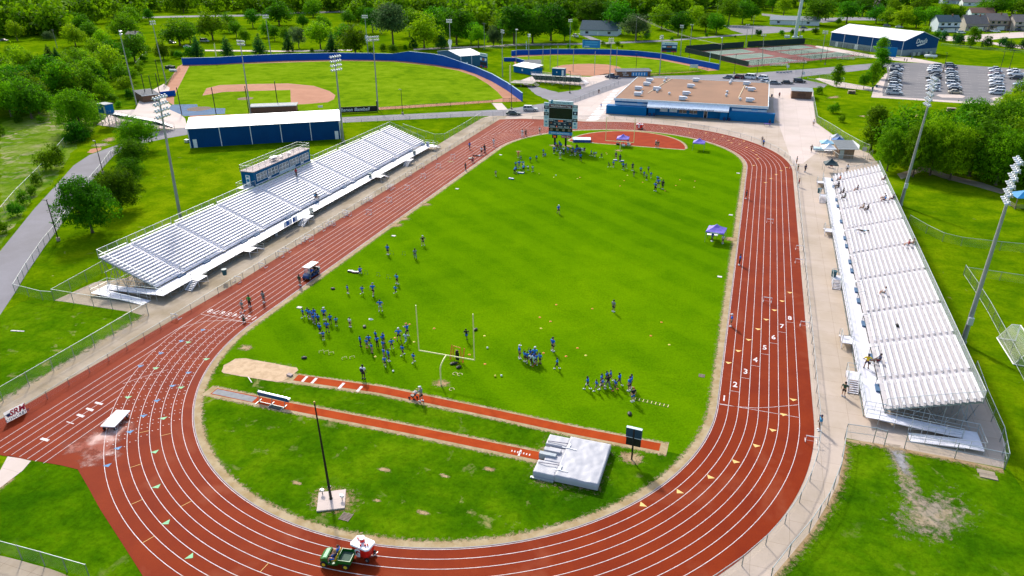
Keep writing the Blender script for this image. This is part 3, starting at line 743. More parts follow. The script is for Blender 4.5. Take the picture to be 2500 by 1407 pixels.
        for x in(-1.22,-.08):
            g=MB();p0=Vector((x,st,zd));p1=Vector((x,st+dr*ns*.29,.1));up=Vector((0,0,1.0));g.path([p0,p0+up,p1+up,p1],.03,5);g.tube(p0+up*.5,p1+up*.5,.02,5);g.build('flight_rail',M_GALVL,root)
        screen('stair_mesh',[(-1.25,a,zd),(-1.25,b,zd)],1.0,M_CHAIN,root)
    # ramp off the near end: sL = the end it leaves from, direction od
    sL,od=(L,1) if sgn<0 else(0,-1)
    m=MB();e1=sL+od*1.5
    m.add([(0,sL,zd-.06),(1.3,sL,zd-.06),(1.3,e1,zd-.06),(0,e1,zd-.06),(0,sL,zd),(1.3,sL,zd),(1.3,e1,zd),(0,e1,zd)],[(0,3,2,1),(4,5,6,7),(0,1,5,4),(1,2,6,5),(2,3,7,6),(3,0,4,7)])
    xe=9.2 if sgn>0 else 10.2;zm=zd*.5
    m.add([(1.3,sL+od*.05,zd),(xe,sL+od*.05,zm),(xe,e1,zm),(1.3,e1,zd)],[(0,1,2,3)])
    m.add([(1.3,sL+od*.05,zd-.12),(xe,sL+od*.05,zm-.12),(xe,e1,zm-.12),(1.3,e1,zd-.12)],[(0,3,2,1)])
    m.add([(1.3,e1,zd-.12),(xe,e1,zm-.12),(xe,e1,zm),(1.3,e1,zd)],[(0,1,2,3)])
    e2=sL+od*3.3
    m.box(xe,min(sL,e2),zm-.08,xe+1.7,max(sL,e2),zm-.004)
    x2=4.2 if sgn>0 else 2.2
    m.add([(x2,e1+od*.25,.05),(xe,e1+od*.25,zm),(xe,e2,zm),(x2,e2,.05)],[(0,1,2,3)])
    m.add([(x2,e2,0),(xe,e2,zm-.15),(xe,e2,zm),(x2,e2,.05)],[(0,1,2,3)])
    m.build('ramp',M_ALUT,root)
    g=MB()
    rail(g,(0,e1,zd),(1.3,e1,zd),1.07,1);rail(g,(1.3,e1,zd),(xe,e1,zm),1.07,5);rail(g,(1.6,sL+od*.08,zd),(xe+1.7,sL+od*.08,zm),1.07,6)
    rail(g,(xe+1.7,sL,zm),(xe+1.7,e2,zm),1.07,2);rail(g,(x2,e2,.05),(xe+1.7,e2,zm),1.0,5);rail(g,(x2,e1+od*.25,.05),(xe,e1+od*.25,zm),1.0,4)
    for k in range(6):
        x=1.3+k*(xe-1.3)/5
        for y in(sL+od*.08,e1):g.tube((x,y,0),(x,y,zd-(zd-zm)*k/5),.035,5)
    for x in(xe,xe+1.7):g.tube((x,e2,0),(x,e2,zm),.035,5)
    g.build('ramp_railing',M_GALVL,root)
    return root
LA,LB=Vector((-47.5,-47.6,0)),Vector((-46.75,45.4,0))
rl=atan2(LA.y-LB.y,LA.x-LB.x)-PI/2
LLen=(LA-LB).length
yl=lambda y:45.4-y
ST_L=stand('home_bleachers','long aluminium bleachers along the straight below the blue press box',LB,rl,LLen,2.7,1.05,16,1.5,.225,
    [yl(v) for v in(-41.9,-32.5,-22,-10.7,0,9,19.5,30,39.5)],[yl(v) for v in(-42.5,-36.9,-27.6,-24.1,-14.8,-5.4,5.3,9.2,16.5,20.1,27.7,37,44)],
    [(yl(-41.2),yl(-43.2),1),(yl(-29),yl(-31),-1),(yl(-12),yl(-13.8),1),(yl(16.5),yl(14.5),-1),(yl(31),yl(29.2),1),(yl(44.8),yl(43),-1)],M_ALUT,-1,(yl(10),yl(-10.2)))
RA,RB=Vector((46.3,-48.0,0)),Vector((47.2,44.8,0))
rr_=atan2(RB.y-RA.y,RB.x-RA.x)-PI/2
yr=lambda y:y+48.0
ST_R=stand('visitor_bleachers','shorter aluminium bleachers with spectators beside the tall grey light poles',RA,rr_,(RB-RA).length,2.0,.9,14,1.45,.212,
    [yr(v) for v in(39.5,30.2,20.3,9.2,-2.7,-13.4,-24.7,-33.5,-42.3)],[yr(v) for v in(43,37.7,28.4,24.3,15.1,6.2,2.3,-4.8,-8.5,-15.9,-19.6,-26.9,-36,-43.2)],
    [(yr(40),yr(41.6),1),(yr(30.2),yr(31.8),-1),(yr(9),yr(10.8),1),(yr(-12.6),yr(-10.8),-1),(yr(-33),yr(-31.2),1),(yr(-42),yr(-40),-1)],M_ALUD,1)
def on_stand(side,x,y):
    """place whose picture is x, y on the seat slope of a stand: world point on the nearest tread"""
    root,W0,z0,rise,rows=(ST_L,2.7,1.5,.225,16) if side=='L' else(ST_R,2.0,1.45,.212,14)
    Mi=(Matrix.Translation(root.location)@Matrix.Rotation(root.rotation_euler.z,4,'Z')).inverted();best=None
    for i in range(rows):
        w=P(x,y,z0+i*rise+.0);l=Mi@w;e=abs(l.x-(W0+i*.61+.3))
        if best is None or e<best[0]:best=(e,i,l)
    e,i,l=best
    return Mi.inverted()@Vector((W0+i*.61+.15,l.y,z0+i*rise)),i
# ---- press box on the left bleachers
pb=empty('press_box',(-60.05,-9.8,0),0,'long blue press box with white windows above the left bleachers','press box')
m=MB();Lp,Dp,zf,zr=19.4,2.9,4.75,7.6
m.box(-Dp,0,zf,0,Lp,zr);m.build('wall',M_TEAL,pb)
m=MB()
for s in(0.1,4.8,9.6,14.4,Lp-.1):
    for d in(-.1,-Dp+.1):m.beam((d,s,0),(d,s,zf),.14,.14)
for s in(0.1,4.8,9.6,14.4):m.beam((-Dp+.1,s,.2),(-Dp+.1,s+4.7,zf-.2),.07,.07)
m.build('support_frame',M_GALV,pb)
rf=MB();rf.box(-Dp-.12,-.12,zr,.15,Lp+.12,zr+.12);rfo=rf.build('roof',mat('roof deck plank',(.45,.36,.34),.8),pb)
g=MB();c4=[(-Dp-.05,-.05,zr+.12),(.1,-.05,zr+.12),(.1,Lp+.05,zr+.12),(-Dp-.05,Lp+.05,zr+.12)]
for a,b in zip(c4,c4[1:]+c4[:1]):rail(g,a,b,1.15,None,.035)
g.build('roof_railing',M_GALVL,pb)
screen('roof_mesh',c4+c4[:1],1.1,M_CHAIN,pb)
for k in range(5):
    y0=.75+k*3.68
    fr=MB();fr.box(.0,y0,5.62,.05,y0+3.3,6.98);wf=fr.build('window',M_GLASS,pb)
    fr=MB()
    for j in range(4):fr.box(.05,y0+j*1.08,5.6,.09,y0+j*1.08+.07,7.0)
    for z in(5.58,6.28,6.96):fr.box(.052,y0,z,.085,y0+3.3,z+.06)
    fr.build('window_frame',M_WHITE,wf)
m=MB();m.box(.0,8.0,5.0,.04,13.5,5.5);m.build('name_board',mat('pale blue board',(.45,.58,.66),.7),pb)
m=MB()
for a,b,z0_,z1_ in((7.95,13.55,4.96,5.04),(7.95,13.55,5.46,5.54)):m.box(.04,a,z0_,.07,b,z1_)
for y in(7.95,13.5):m.box(.04,y,5.0,.07,y+.08,5.5)
m.build('board_trim',M_WHITE,pb)
for y in(4.2,15.7):
    m=MB();m.box(0,y,5.2,.05,y+1.0,5.5);m.build('small_board',M_WHITE,pb)
m=MB();m.box(-1.9,-.05,4.85,-.95,0,6.95);dr_=m.build('door',M_WHITE,pb)
m=MB();m.box(-1.7,-.08,6.5,-1.15,-.05,6.8);m.sphere((-1.42,-.06,5.9),.3,10,6);m.build('door_emblem',mat('teal print',(.02,.22,.35),.6),dr_)
m=MB();m.box(-2.9,-1.9,4.7,-.2,-.05,4.76)
for k in range(3):m.box(-.2+.25*k,-1.2,4.55-.15*k,.05+.25*k,-.1,4.6-.15*k)
for x in(-2.8,-.3):m.beam((x,-1.8,0),(x,-1.8,4.7),.08,.08)
m.build('landing',M_ALU,pb)
g=MB();rail(g,(-2.9,-1.9,4.75),(-.2,-1.9,4.75),1.07,3);rail(g,(-2.9,-1.9,4.75),(-2.9,-.1,4.75),1.07,1);rail(g,(-.2,-1.3,4.75),(.6,-1.3,4.4),1.0,1)
rail(g,(-2.6,Lp+1.3,4.75),(-.1,Lp+1.3,4.75),1.07,2);g.build('landing_railing',M_GALVL,pb)
m=MB();m.box(-2.7,Lp+.05,4.7,-.1,Lp+1.35,4.76);m.build('landing',M_ALU,pb)
t=empty('roof_table',(-61.3,-1.2,zr+.12),0,'white canopy topped table on the press box roof','table')
m=MB();m.box(-.5,-.9,.7,.5,.9,.78);m.build('table_top',M_WHITE,t)
m=MB()
for x in(-.42,.42):
    for y in(-.8,.8):m.tube((x,y,0),(x,y,.7),.03)
m.box(-.35,-.6,.25,.35,.6,.3);m.build('leg',mat('navy cloth',(.01,.02,.10),.8),t)
for(y,lb) in((2.2,'small white folding chair on the press box roof near its table'),(5.0,'white bench lying on the far part of the press box roof')):
    m=MB();m.box(-.5,-.35,.35,.1,.45,.42)
    for x in(-.45,.05):
        for yy in(-.3,.4):m.tube((x,yy,0),(x,yy,.36),.02)
    o=m.build('roof_chair' if y<3 else 'roof_bench',M_WHITE,None,loc=(-61.0,-1.2+y,zr+.12));tag(o,lb,'seat')
# jerseys / banners hung on the left front rail
for i,(x,y,c) in enumerate([(693,545,(.7,.72,.8)),(700,542,(.03,.12,.4)),(708,538,(.7,.72,.8)),(715,533,(.02,.08,.3)),(723,531,(.7,.72,.8))]):
    w=P(x,y,1.9);m=MB();yy=w.y
    xx=LB.x+(LA.x-LB.x)*(45.4-yy)/93+.08
    vs=[];
    for k in range(6):
        for z in(1.15,1.6,2.12):vs.append((xx+.03*sin(k*2.1+z*3),yy-.45+k*.18,z))
    m.add(vs,[(k*3+j,(k+1)*3+j,(k+1)*3+j+1,k*3+j+1) for k in range(5) for j in range(2)])
    o=m.build('hung_cloth',mat('cloth %d'%i,c,.9),None);so_=o.modifiers.new('s','SOLIDIFY');so_.thickness=.02
    tag(o,('white','royal blue','white','navy','white')[i]+' cloth hanging on the left bleacher rail, %s from the near end'%ordn(i),'cloth','cloths hung on the bleacher rail')
# ================================================================== LIGHT POLES
def fixture(mb_arm,c,dirv,root,i):
    m=MB();c=Vector(c);d=Vector(dirv).normalized()
    m.tube(c,c+d*.38,.12,8,.30);m.tube(c+d*.38,c+d*.42,.30,8,.27);m.box(c.x-.13,c.y-.13,c.z-.05,c.x+.13,c.y+.13,c.z+.22)
    return m.build('floodlight',M_LAMP,root)
def light_pole(base,top,H,rows,nper,aim,label,rb=.32,rt=.14,box=None,arm=3.2,gap=.95,name='stadium_light',group=None):
    """tapering pole from base to a leaning top with tiers of lamps"""
    root=empty(name,(base[0],base[1],0),0,label,'light pole',group)
    t=Vector(top)-Vector((base[0],base[1],0));m=MB();m.tube((0,0,0),t,rb,12,rt);m.tube((0,0,0),(0,0,.3),rb*1.35,12);m.build('pole',M_POLE,root,smooth=False)
    a=Vector(aim).normalized();side=Vector((-a.y,a.x,0)).normalized();up=t.normalized()
    for r in range(rows):
        c=t-up*(r*gap+.15);m=MB();m.beam(c-side*arm/2,c+side*arm/2,.12,.12)
        m.build('crossarm',M_POLE,root)
        for k in range(nper):
            q=c+side*(arm*(-.5+(k+.5)/nper))
            fixture(None,q+Vector((a.x,a.y,0))*.1+Vector((0,0,.12)),(a.x,a.y,-.75),root,k)
    if box:
        m=MB();s=up*box;m.box(s.x-.3,s.y-.55,s.z-.5,s.x+.3,s.y-.25,s.z+.5);m.build('control_box',M_LAMP,root)
    return root
def pole_from_px(bx,by,tx,ty,**k):
    b=P(bx,by);H=height(b,tx,ty)
    tp=P(tx,ty,H);tp=Vector((b.x+(tp.x-b.x),b.y,H)) if abs(tp.x-b.x)<2.5 else Vector((b.x,b.y,H))
    return light_pole(b,tp,H,**k)
pole_from_px(441.6,538,391,235,rows=4,nper=5,aim=(.95,.15),label='tall light pole rising from the near half of the left bleachers',arm=4.2,gap=1.1)
pole_from_px(838,345,817,137,rows=4,nper=5,aim=(.95,-.2),label='tall light pole rising behind the far half of the left bleachers',arm=4.2,gap=1.1)
pole_from_px(2198,502,2284,190,rows=6,nper=4,aim=(-.95,-.1),label='tall leaning light pole beside the woods behind the right bleachers',arm=3.6,gap=.95,box=4.2)
pole_from_px(2350,838,2492,392,rows=6,nper=4,aim=(-.95,.1),label='nearest tall leaning light pole, right of the right bleachers',arm=3.6,gap=.95,box=3.4)
BP=[((334,256),(291,76),2,3,'gravel yard at the left of the baseball home plate'),((406,204),(371,52),2,3,'baseball left field clay track'),((612,278),(587,100),2,5,'roof of the long blue shed'),((662,136),(648,38),2,5,'blue outfield wall, left one beyond centre field'),
      ((899,134),(890,38),2,5,'blue outfield wall behind a pennant shaped panel'),((923,268),(911,90),2,7,'third base fence in front of the dark fence banner'),((1101,153),(1097,48),2,5,'white roof of the blue batting building')]
for(b,t,r,n,lb) in BP:
    pole_from_px(b[0],b[1],t[0],t[1],rows=r,nper=n,aim=(P(800,230)-P(*b)).normalized(),label='baseball light pole standing by the '+lb,arm=3.0 if n<6 else 4.4,gap=.9,rb=.24,rt=.12,group='baseball floodlights')
for(x,y) in((896,92),(1098,103)):
    b=P(899 if x<1000 else 1101,134 if x<1000 else 153);H=height(b,x,y)
    m=MB();m.T=Matrix.Identity(4);m.add([(-1,-.28,.0),(1,-.28,.0),(0,-.28,-3.4),(0,-.22,-3.4),(-1,-.22,0),(1,-.22,0),(-.6,-.28,1.2),(.9,-.28,1.0),(-.6,-.22,1.2),(.9,-.22,1.0)],[(0,2,1),(4,5,3),(0,1,7,6),(4,8,9,5),(0,4,3,2),(1,2,3,5),(6,7,9,8),(0,6,8,4),(1,5,9,7)])
    o=m.build('pennant_panel',M_LAMP,None,loc=(b.x,b.y,H));tag(o,'white pennant panel fixed on the '+('left' if x<1000 else 'right')+' light pole beyond the baseball wall','panel')
SP=[((1227,188),(1225,74),2,3,'by the blue batting building scoreboard'),((1260,152),(1260,72),1,3,'softball wall corner with the small blue gate'),((1291,152),(1291,84),2,3,'left softball dugout'),((1391,121),(1393,48),2,3,'back of the softball wall near the white house'),
      ((1488,194),(1493,94),3,3,'dark blue pickup truck'),((1610,184),(1617,88),2,4,'right softball dugout'),((1661,136),(1666,62),2,3,'softball scoreboard'),((1685,112),(1690,60),1,2,'dark screen at the tennis court corner'),((1756,170),(1764,92),1,3,'right end of the softball wall')]
for(b,t,r,n,lb) in SP:
    pole_from_px(b[0],b[1],t[0],t[1],rows=r,nper=n,aim=(P(1450,165)-P(*b)).normalized(),label='softball light pole standing by the '+lb.replace('by the ',''),arm=2.2,gap=.8,rb=.2,rt=.1,group='softball floodlights')
TP=[((1860,162),(1865,86),1,3,'in the middle of the tennis courts'),((2004,150),(2016,76),2,4,'right side of the tennis courts near two bins'),((2147,105),(2157,72),1,1,'front of the big blue gym roof'),((1820,117),(1826,60),1,2,'gap of the dark tennis screens')]
for(b,t,r,n,lb) in TP:
    pole_from_px(b[0],b[1],t[0],t[1],rows=r,nper=n,aim=(-.3,-1),label='court light pole, '+lb,arm=2.4,gap=.8,rb=.16,rt=.1,group='court floodlights')
b=P(1941,93);root=empty('monopole',(b.x,b.y,0),0,'very tall thick white monopole behind the tennis courts','mast')
m=MB();m.tube((0,0,0),(.9,0,34),1.05,14,.75);m.build('pole',mat('pale mast',(.50,.56,.56),.5,.2),root)
m=MB();m.cbox((0,0,.4),(3.4,3.4,.8));m.cbox((-4.5,0,.7),(3,1.4,1.4));m.cbox((3.2,1,.6),(1.8,1.2,1.2));m.build('base_cabinet',M_LAMP,root)
# utility poles and wires
UP=[((1551,103),(1561,40)),((1748,60),(1752,12)),((2052,44),(2058,22)),((2066,52),(2069,32)),((2130,50),(2140,16)),((2258,62),(2265,35)),((2464,82),(2484,25)),((1952,96),(1962,46)),((1835,92),(1842,38)),((140,118),(130,72)),((1183,121),(1182,56)),((1600,62),(1604,38))]
ups=[]
for i,(b_,t_) in enumerate(UP):
    b=P(*b_);H=min(14,max(6,height(b,*t_)))
    r=empty('utility_pole',(b.x,b.y,0),0,'wooden utility pole with crossarm near the far road, %s from the left'%ordn(sorted(UP).index(UP[i])),'utility pole','utility poles along the far roads');ups.append((b,H))
    m=MB();m.tube((0,0,0),(0,0,H),.16,7,.11);m.build('pole',mat('grey wood pole',(.22,.21,.17),.9),r)
    m=MB();m.beam((-1.1,0,H-.4),(1.1,0,H-.4),.1,.12)
    for x in(-1,-.4,.4,1):m.tube((x,0,H-.35),(x,0,H-.12),.05,5)
    m.build('crossarm',mat('grey wood pole',(.22,.21,.17),.9),r)
def wires(a,b,n,label):
    m=MB()
    for k in range(n):
        o=Vector(((k-(n-1)/2)*.8,0,0));pts=[]
        for j in range(11):
            t=j/10;q=(Vector((a[0].x,a[0].y,a[1]-.2)).lerp(Vector((b[0].x,b[0].y,b[1]-.2)),t))+o;q.z-=4*1.6*t*(1-t);pts.append(q)
        m.path(pts,.022,4)
    o=m.build('power_line',M_BLACK);tag(o,label,'power line')
E_=(P(1756,170),10.5)
wires(ups[0],E_,3,'sagging wires from the tall utility pole to the softball wall corner pole')
wires(ups[1],(P(2140,45),9),3,'long wires running over the far trees towards the gym')
wires(ups[1],ups[0],2,'pair of wires between the utility poles beyond the softball field')
# ---- goal posts
def goal(y,x,lab,back):
    r=empty('goal_post',(x,y+back,0),0,lab,'goal post');m=MB();dy=-back;s=1 if back<0 else-1
    pts=[(0,0,0),(0,0,2.15)]+[(0,dy*(1-cos(a)),2.15+.88*sin(a)) for a in[PI/2*k/7 for k in range(1,8)]]
    m.path(pts,.085,10);m.build('post',M_YELLOW,r,smooth=False)
    m=MB();m.tube((-3.555,dy,3.05),(3.555,dy,3.05),.075,10);m.build('crossbar',M_YELLOW,r)
    for x_ in(-3.555,3.555):
        m=MB();m.tube((x_,dy,3.0),(x_,dy,9.1),.07,8);m.build('upright',M_YELLOW,r)
    return r
goal(-54.86,-.08,'near yellow goal post between the two long red runways and the campers',-1.9)
goal(54.86,-.08,'far yellow goal post in front of the purple tent on the red half circle',1.5)
# ---- scoreboard
SB=empty('scoreboard',(-16.3,58.0,0),0,'huge video scoreboard with sponsor panels on two black posts','scoreboard')
M_NAVY=mat('board navy',(.006,.022,.05),.4);M_SCR=mat('dark screen',(.003,.012,.010),.25,var=.05);M_MAROON=mat('maroon',(.10,.004,.02),.4)
M_PALE=mat('pale panel',(.60,.70,.74),.4);M_TEALT=mat('teal print',(.02,.22,.35),.6);M_RED=mat('sign red',(.42,.02,.03),.5);M_BLU=mat('bright blue panel',(.02,.25,.55),.5)
M_DIG=mat('led orange',(.8,.12,.02),.5,emit=((1,.18,.03),.25));M_DIM=mat('led dim',(.35,.12,.04),.5);M_NAVYT=mat('navy print',(.01,.03,.12),.6)
for x in(-1.45,1.5):m=MB();m.beam((x,.15,0),(x,.15,11),.42,.42);m.build('post',M_BLACK,SB)
def panel(nm,x0,z0,x1,z1,mt,y=-.1,th=.5,par=None):
    m=MB();m.box(x0,y,z0,x1,y+th,z1);return m.build(nm,mt,par or SB)
FR=(PI/2,0,0)
p_=panel('header_panel',-3.15,10.75,3.15,11.6,M_PALE);put_text('lettering','CLIFTON TRIBBLE FIELD',.52,M_TEALT,p_,(.62,-.11,11.1),FR,.01,sx=.72)
m=MB();m.add([(-2.8,-.12,10.85),(-1.5,-.12,10.85),(-2.2,-.12,11.1),(-2.1,-.12,11.8),(-2.5,-.12,11.85),(-2.8,-.05,10.85),(-1.5,-.05,10.85),(-2.2,-.05,11.1),(-2.1,-.05,11.8),(-2.5,-.05,11.85)],[(0,1,2,3,4),(9,8,7,6,5),(0,4,9,5),(4,3,8,9),(3,2,7,8)]);m.build('emblem',M_TEALT,p_)
p_=panel('sponsor_panel',-3.15,9.9,3.15,10.72,M_MAROON);put_text('lettering','WILSON Bank & Trust',.66,M_WHITE,p_,(0,-.11,10.3),FR,.012,sx=.86)
p_=panel('video_screen',-3.12,7.05,3.12,9.86,M_SCR)
m=MB()
for(a,b,c,d) in((-3.2,7.0,-3.12,11.6),(3.12,7.0,3.2,11.6),(-3.2,6.95,3.2,7.04),(-3.2,9.84,3.2,9.91)):m.box(a,-.14,b,c,.42,d)
m.build('bezel',M_PALE,SB)
p_=panel('score_panel',-3.12,4.7,3.12,6.94,M_NAVY)
for(s,x,z,k) in(('HOME',-2.45,6.6,.42),('VISITOR',2.3,6.6,.38),('TOL',-1.5,5.7,.34),('QTR',-.3,5.75,.36),('TOL',1.2,5.7,.34),('DOWN',-2.1,5.05,.38),('TO GO',.0,5.05,.38),('BALL ON',1.65,5.05,.36)):put_text('lettering',s,k,M_WHITE,p_,(x,-.11,z),FR,.01,sx=.9)
for(s,x,z,k,mt) in(('10:00',.0,6.5,.62,M_DIG),('26',-2.5,5.95,.6,M_DIM),('20',2.5,5.95,.6,M_DIM),('8',-1.0,5.0,.5,M_DIG),('4',2.75,5.0,.5,M_DIG)):put_text('digits',s,k,mt,p_,(x,-.11,z),FR,.015)
m=MB()
for(a,b,c,d) in((-1.6,6.2,1.5,6.24),(-1.6,6.86,1.5,6.9),(-1.6,6.2,-1.56,6.9),(1.46,6.2,1.5,6.9),(-3.12,4.7,3.12,4.76),(-3.12,6.9,3.12,6.94)):m.box(a,-.125,b,c,-.1,d)
m.build('trim',M_PALE,p_)
p_=panel('lower_panel',-3.12,3.75,3.12,4.66,M_SCR)
for x in(-2.4,-.8,.85,2.4):m=MB();m.box(x-.34,-.13,3.95,x+.34,-.1,4.5);m.build('print',mat('brown print',(.22,.16,.10),.7),p_)
p_=panel('name_panel',-3.15,2.9,3.15,3.7,M_BLU);put_text('lettering','DANNY WATKINS STADIUM',.5,M_WHITE,p_,(0,-.11,3.3),FR,.01,sx=.78)
p_=panel('play_clock',-2.15,1.95,-.85,2.85,M_BLACK);put_text('digits','26',.75,M_DIG,p_,(-1.5,-.11,2.4),FR,.02)
p_=panel('red_sign',.3,2.2,3.0,2.8,M_RED);put_text('lettering','Farmers Bank',.4,M_WHITE,p_,(1.55,-.11,2.5),FR,.01)
for(x0,x1,z0,hs) in((-4.5,-3.22,11.05,[(.8,M_PALE),(.85,M_NAVY),(.85,M_PALE),(.8,M_SCR),(1.1,M_PALE),(.95,M_PALE),(.9,M_PALE)]),(3.22,4.45,10.8,[(.8,M_GREYB),(.85,M_PALE),(.95,M_NAVY),(.9,M_PALE),(.8,M_SCR),(.95,M_PALE),(.85,M_PALE)])):
    z=z0;c=mat('print',(.10,.30,.38),.6)
    for i,(h,mt) in enumerate(hs):
        p_=panel('side_panel',x0,z-h+.02,x1,z,mt,-.08,.3);xm=(x0+x1)/2
        m=MB();dark=mt in(M_NAVY,M_SCR,M_GREYB)
        if i%3==2:m.sphere((xm,-.09,z-h*.5),.25,10,6)
        else:
            m.box(xm-.42,-.1,z-h*.42,xm+.42,-.08,z-h*.28);m.box(xm-.32,-.1,z-h*.68,xm+.3,-.08,z-h*.56)
        m.build('print',M_PALE if dark else M_TEALT,p_);z-=h
# ---- flagpole, shot clock sign
b=P(808.5,1221);fp=empty('flagpole',(b.x,b.y,0),0,'tall black flagpole with gold finial on a square slab inside the near bend','flagpole')
H=height(b,786,986)
m=MB();m.tube((0,0,.12),(-.25,0,H),.13,12,.06);m.tube((0,0,1.5),(0,0,1.62),.18,10);m.tube((0,0,.12),(0,0,.2),.2,12);m.build('pole',M_BLACK,fp)
m=MB();m.sphere((-.25,0,H+.1),.12);m.build('finial',mat('gold',(.6,.42,.12),.3,.8),fp)
o=MB().box(-1.25,-1.25,0,1.25,1.25,.14).build('concrete_slab',M_CONC3,None,loc=(b.x+.15,b.y-.15,.04),rz=RAD(28));tag(o,'square concrete slab under the black flagpole','slab')
for(x,y,s) in((788,1210,'left'),(836,1224,'right')):
    w=P(x,y);r=empty('spotlight',(w.x,w.y,.04),0,'small ground floodlight at the %s side of the flagpole slab'%s,'spotlight','floodlights at the flagpole')
    m=MB();m.tube((0,0,0),(0,0,.45),.04);m.build('stake',M_BLACK,r)
    m=MB();m.cbox((0,0,.58),(.34,.22,.26));m.build('lamp_head',M_LAMP,r,bevel=.03)
b=P(1542,1123);H=3.75;r=empty('field_clock',(b.x,b.y,0),RAD(-4),'black backed play clock on one post beside the covered landing mat','sign')
m=MB();m.tube((0,0,0),(0,0,H),.09,8);m.build('post',M_BLACK,r)
m=MB();m.box(-.78,-.02,2.75,.78,.3,H);m.build('clock_cabinet',mat('slate panel',(.015,.05,.09),.4),r)
m=MB();m.box(-.8,-.03,2.68,.8,.28,2.74);m.box(-.78,-.03,H+.0,.78,.3,H+.06);m.build('trim',M_PALE,r)
m=MB();m.box(-.72,.0,1.75,.74,.2,2.66);m.build('lower_cabinet',M_BLACK,r)
for(x,y,lb,s) in((844,1264,'square drain grate in the grass below the flagpole',1.0),(1713,919,'small drain grate near the first lane numbers',.7),(1005,1320,'',0)):
    if s:w=P(x,y);m=MB();[m.box(-.45*s,-.4*s+i*.16*s,0,.45*s,-.3*s+i*.16*s,.03) for i in range(6)];m.box(-.5*s,-.45*s,0,-.44*s,.6*s,.035);m.box(.44*s,-.45*s,0,.5*s,.6*s,.035);m.box(-.03,-.45*s,.0,.03,.6*s,.034);o=m.build('drain_grate',mat('grate brown',(.20,.15,.12),.8),None,loc=(w.x,w.y,.045));tag(o,lb,'drain')
# ================================================================== BUILDINGS
def gable_shed(name,label,cat,A,B,D,h,hr,wall,bays,low=None,doors=(),roofm=None,over=.25,trim=None):
    """long metal hall: A, B = ground ends of the front wall, D deep behind it, ridge along A-B"""
    A=Vector(A);B=Vector(B);L=(B-A).length;rz_=atan2(B.y-A.y,B.x-A.x)
    r=empty(name,(A.x,A.y,0),rz_,label,cat);trim=trim or M_WHITE
    m=MB();z0=low[0] if low else 0
    m.add([(0,0,z0),(L,0,z0),(L,D,z0),(0,D,z0),(0,0,h),(L,0,h),(L,D,h),(0,D,h),(0,D/2,hr),(L,D/2,hr)],[(0,1,5,4),(1,2,6,9,5),(2,3,7,6),(3,0,4,8,7)])
    for k in range(int(L/.9)):m.box(k*.9,-.02,z0,k*.9+.05,0,h)
    m.build('wall',wall,r)
    if low:m=MB();m.box(-.03,-.03,0,L+.03,D+.03,z0);m.build('base_wall',low[1],r)
    m=MB();o=over;hh=h-.02
    sl_=(hr-h)/(D/2);e=hh-o*sl_
    m.add([(-o,-o,e+.06),(L+o,-o,e+.06),(L+o,D/2,hr+.06),(-o,D/2,hr+.06),(L+o,D+o,e+.06),(-o,D+o,e+.06),(-o,-o,e-.08),(L+o,-o,e-.08),(L+o,D+o,e-.08),(-o,D+o,e-.08),(-o,D/2,hr-.08),(L+o,D/2,hr-.08)],
          [(0,1,2,3),(3,2,4,5),(0,6,7,1),(5,4,8,9),(0,3,10,6),(3,5,9,10),(1,7,11,2),(2,11,8,4),(6,10,11,7),(10,9,8,11)])
    for k in range(1,int(L/.75)):
        x=k*.75
        m.beam((x,-o,e+.07),(x,D/2,hr+.07),.04,.03);m.beam((x,D/2,hr+.07),(x,D+o,e+.07),.04,.03)
    m.build('roof',roofm or M_WROOF,r)
    for i in range(bays+1):
        x=.15+(L-.3)*i/bays;m=MB();m.box(x-.09,-.16,0,x+.09,-.021,h-.1);m.build('downspout',trim,r)
    for(x,w,hh_) in doors:
        m=MB();m.box(x,-.07,0,x+w,-.021,hh_);d=m.build('door',trim,r)
        m=MB();m.sphere((x+w*.85,-.11,hh_*.48),.05,6,4);m.build('handle',M_GALV,d)
    return r,L
SHED,SL=gable_shed('storage_shed','long dark blue shed with white roof left of the left bleachers','shed',(-108.3,26.7),(-75.6,47.6),14.6,5.1,6.5,M_BLUE,5,None,((.9,.95,2.2),(37.2,.95,2.2)))
gable_shed('batting_building','teal blue hall with white roof behind the baseball outfield wall','building',P(1125,166),(P(1178,161)),22,4.9,6.4,mat('teal wall',(.01,.11,.20),.5),2,None,((2.5,1.1,2.2),(12,.8,2.1)))
GYM,GL=gable_shed('gym_building','big blue gym with white roof, grey block base and script sign on its gable','gym',(65.5,313),(95.5,278),23,7.0,10.6,M_BLUE,5,(2.7,M_GREYB),((4,1.6,2.4),(17,2.2,2.4)),over=.4)
# gable lettering
L_=GL
r_=GYM
lt=put_text('lettering','Devils',3.0,M_WHITE,r_,(L_+.1,11.5,6.3),(PI/2,0,PI/2),.03,.25,.02)
m=MB();m.add([(L_+.1,8.6,4.6),(L_+.1,13.6,5.3),(L_+.1,14.4,5.0),(L_+.1,9.4,4.0),(L_+.14,8.6,4.6),(L_+.14,13.6,5.3),(L_+.14,14.4,5.0),(L_+.14,9.4,4.0)],[(0,1,2,3),(7,6,5,4),(0,4,5,1),(1,5,6,2),(2,6,7,3),(3,7,4,0)]);m.build('swash',M_WHITE,r_)
for i in range(4):
    m=MB();y=6+i*3.0+(2.0 if i>1 else 0);m.cbox((L_+1.6,y,.75),(1.2,1.6,1.5));m.tube((L_+1.6,y,1.5),(L_+1.6,y,1.6),.5,12)
    o=m.build('air_conditioner',M_GALVL,None,loc=(65.5,313,0));o.rotation_euler=GYM.rotation_euler;tag(o,'grey air conditioner beside the gym gable wall, %s from the near corner'%ordn(i),'air conditioner','air conditioners beside the gym')
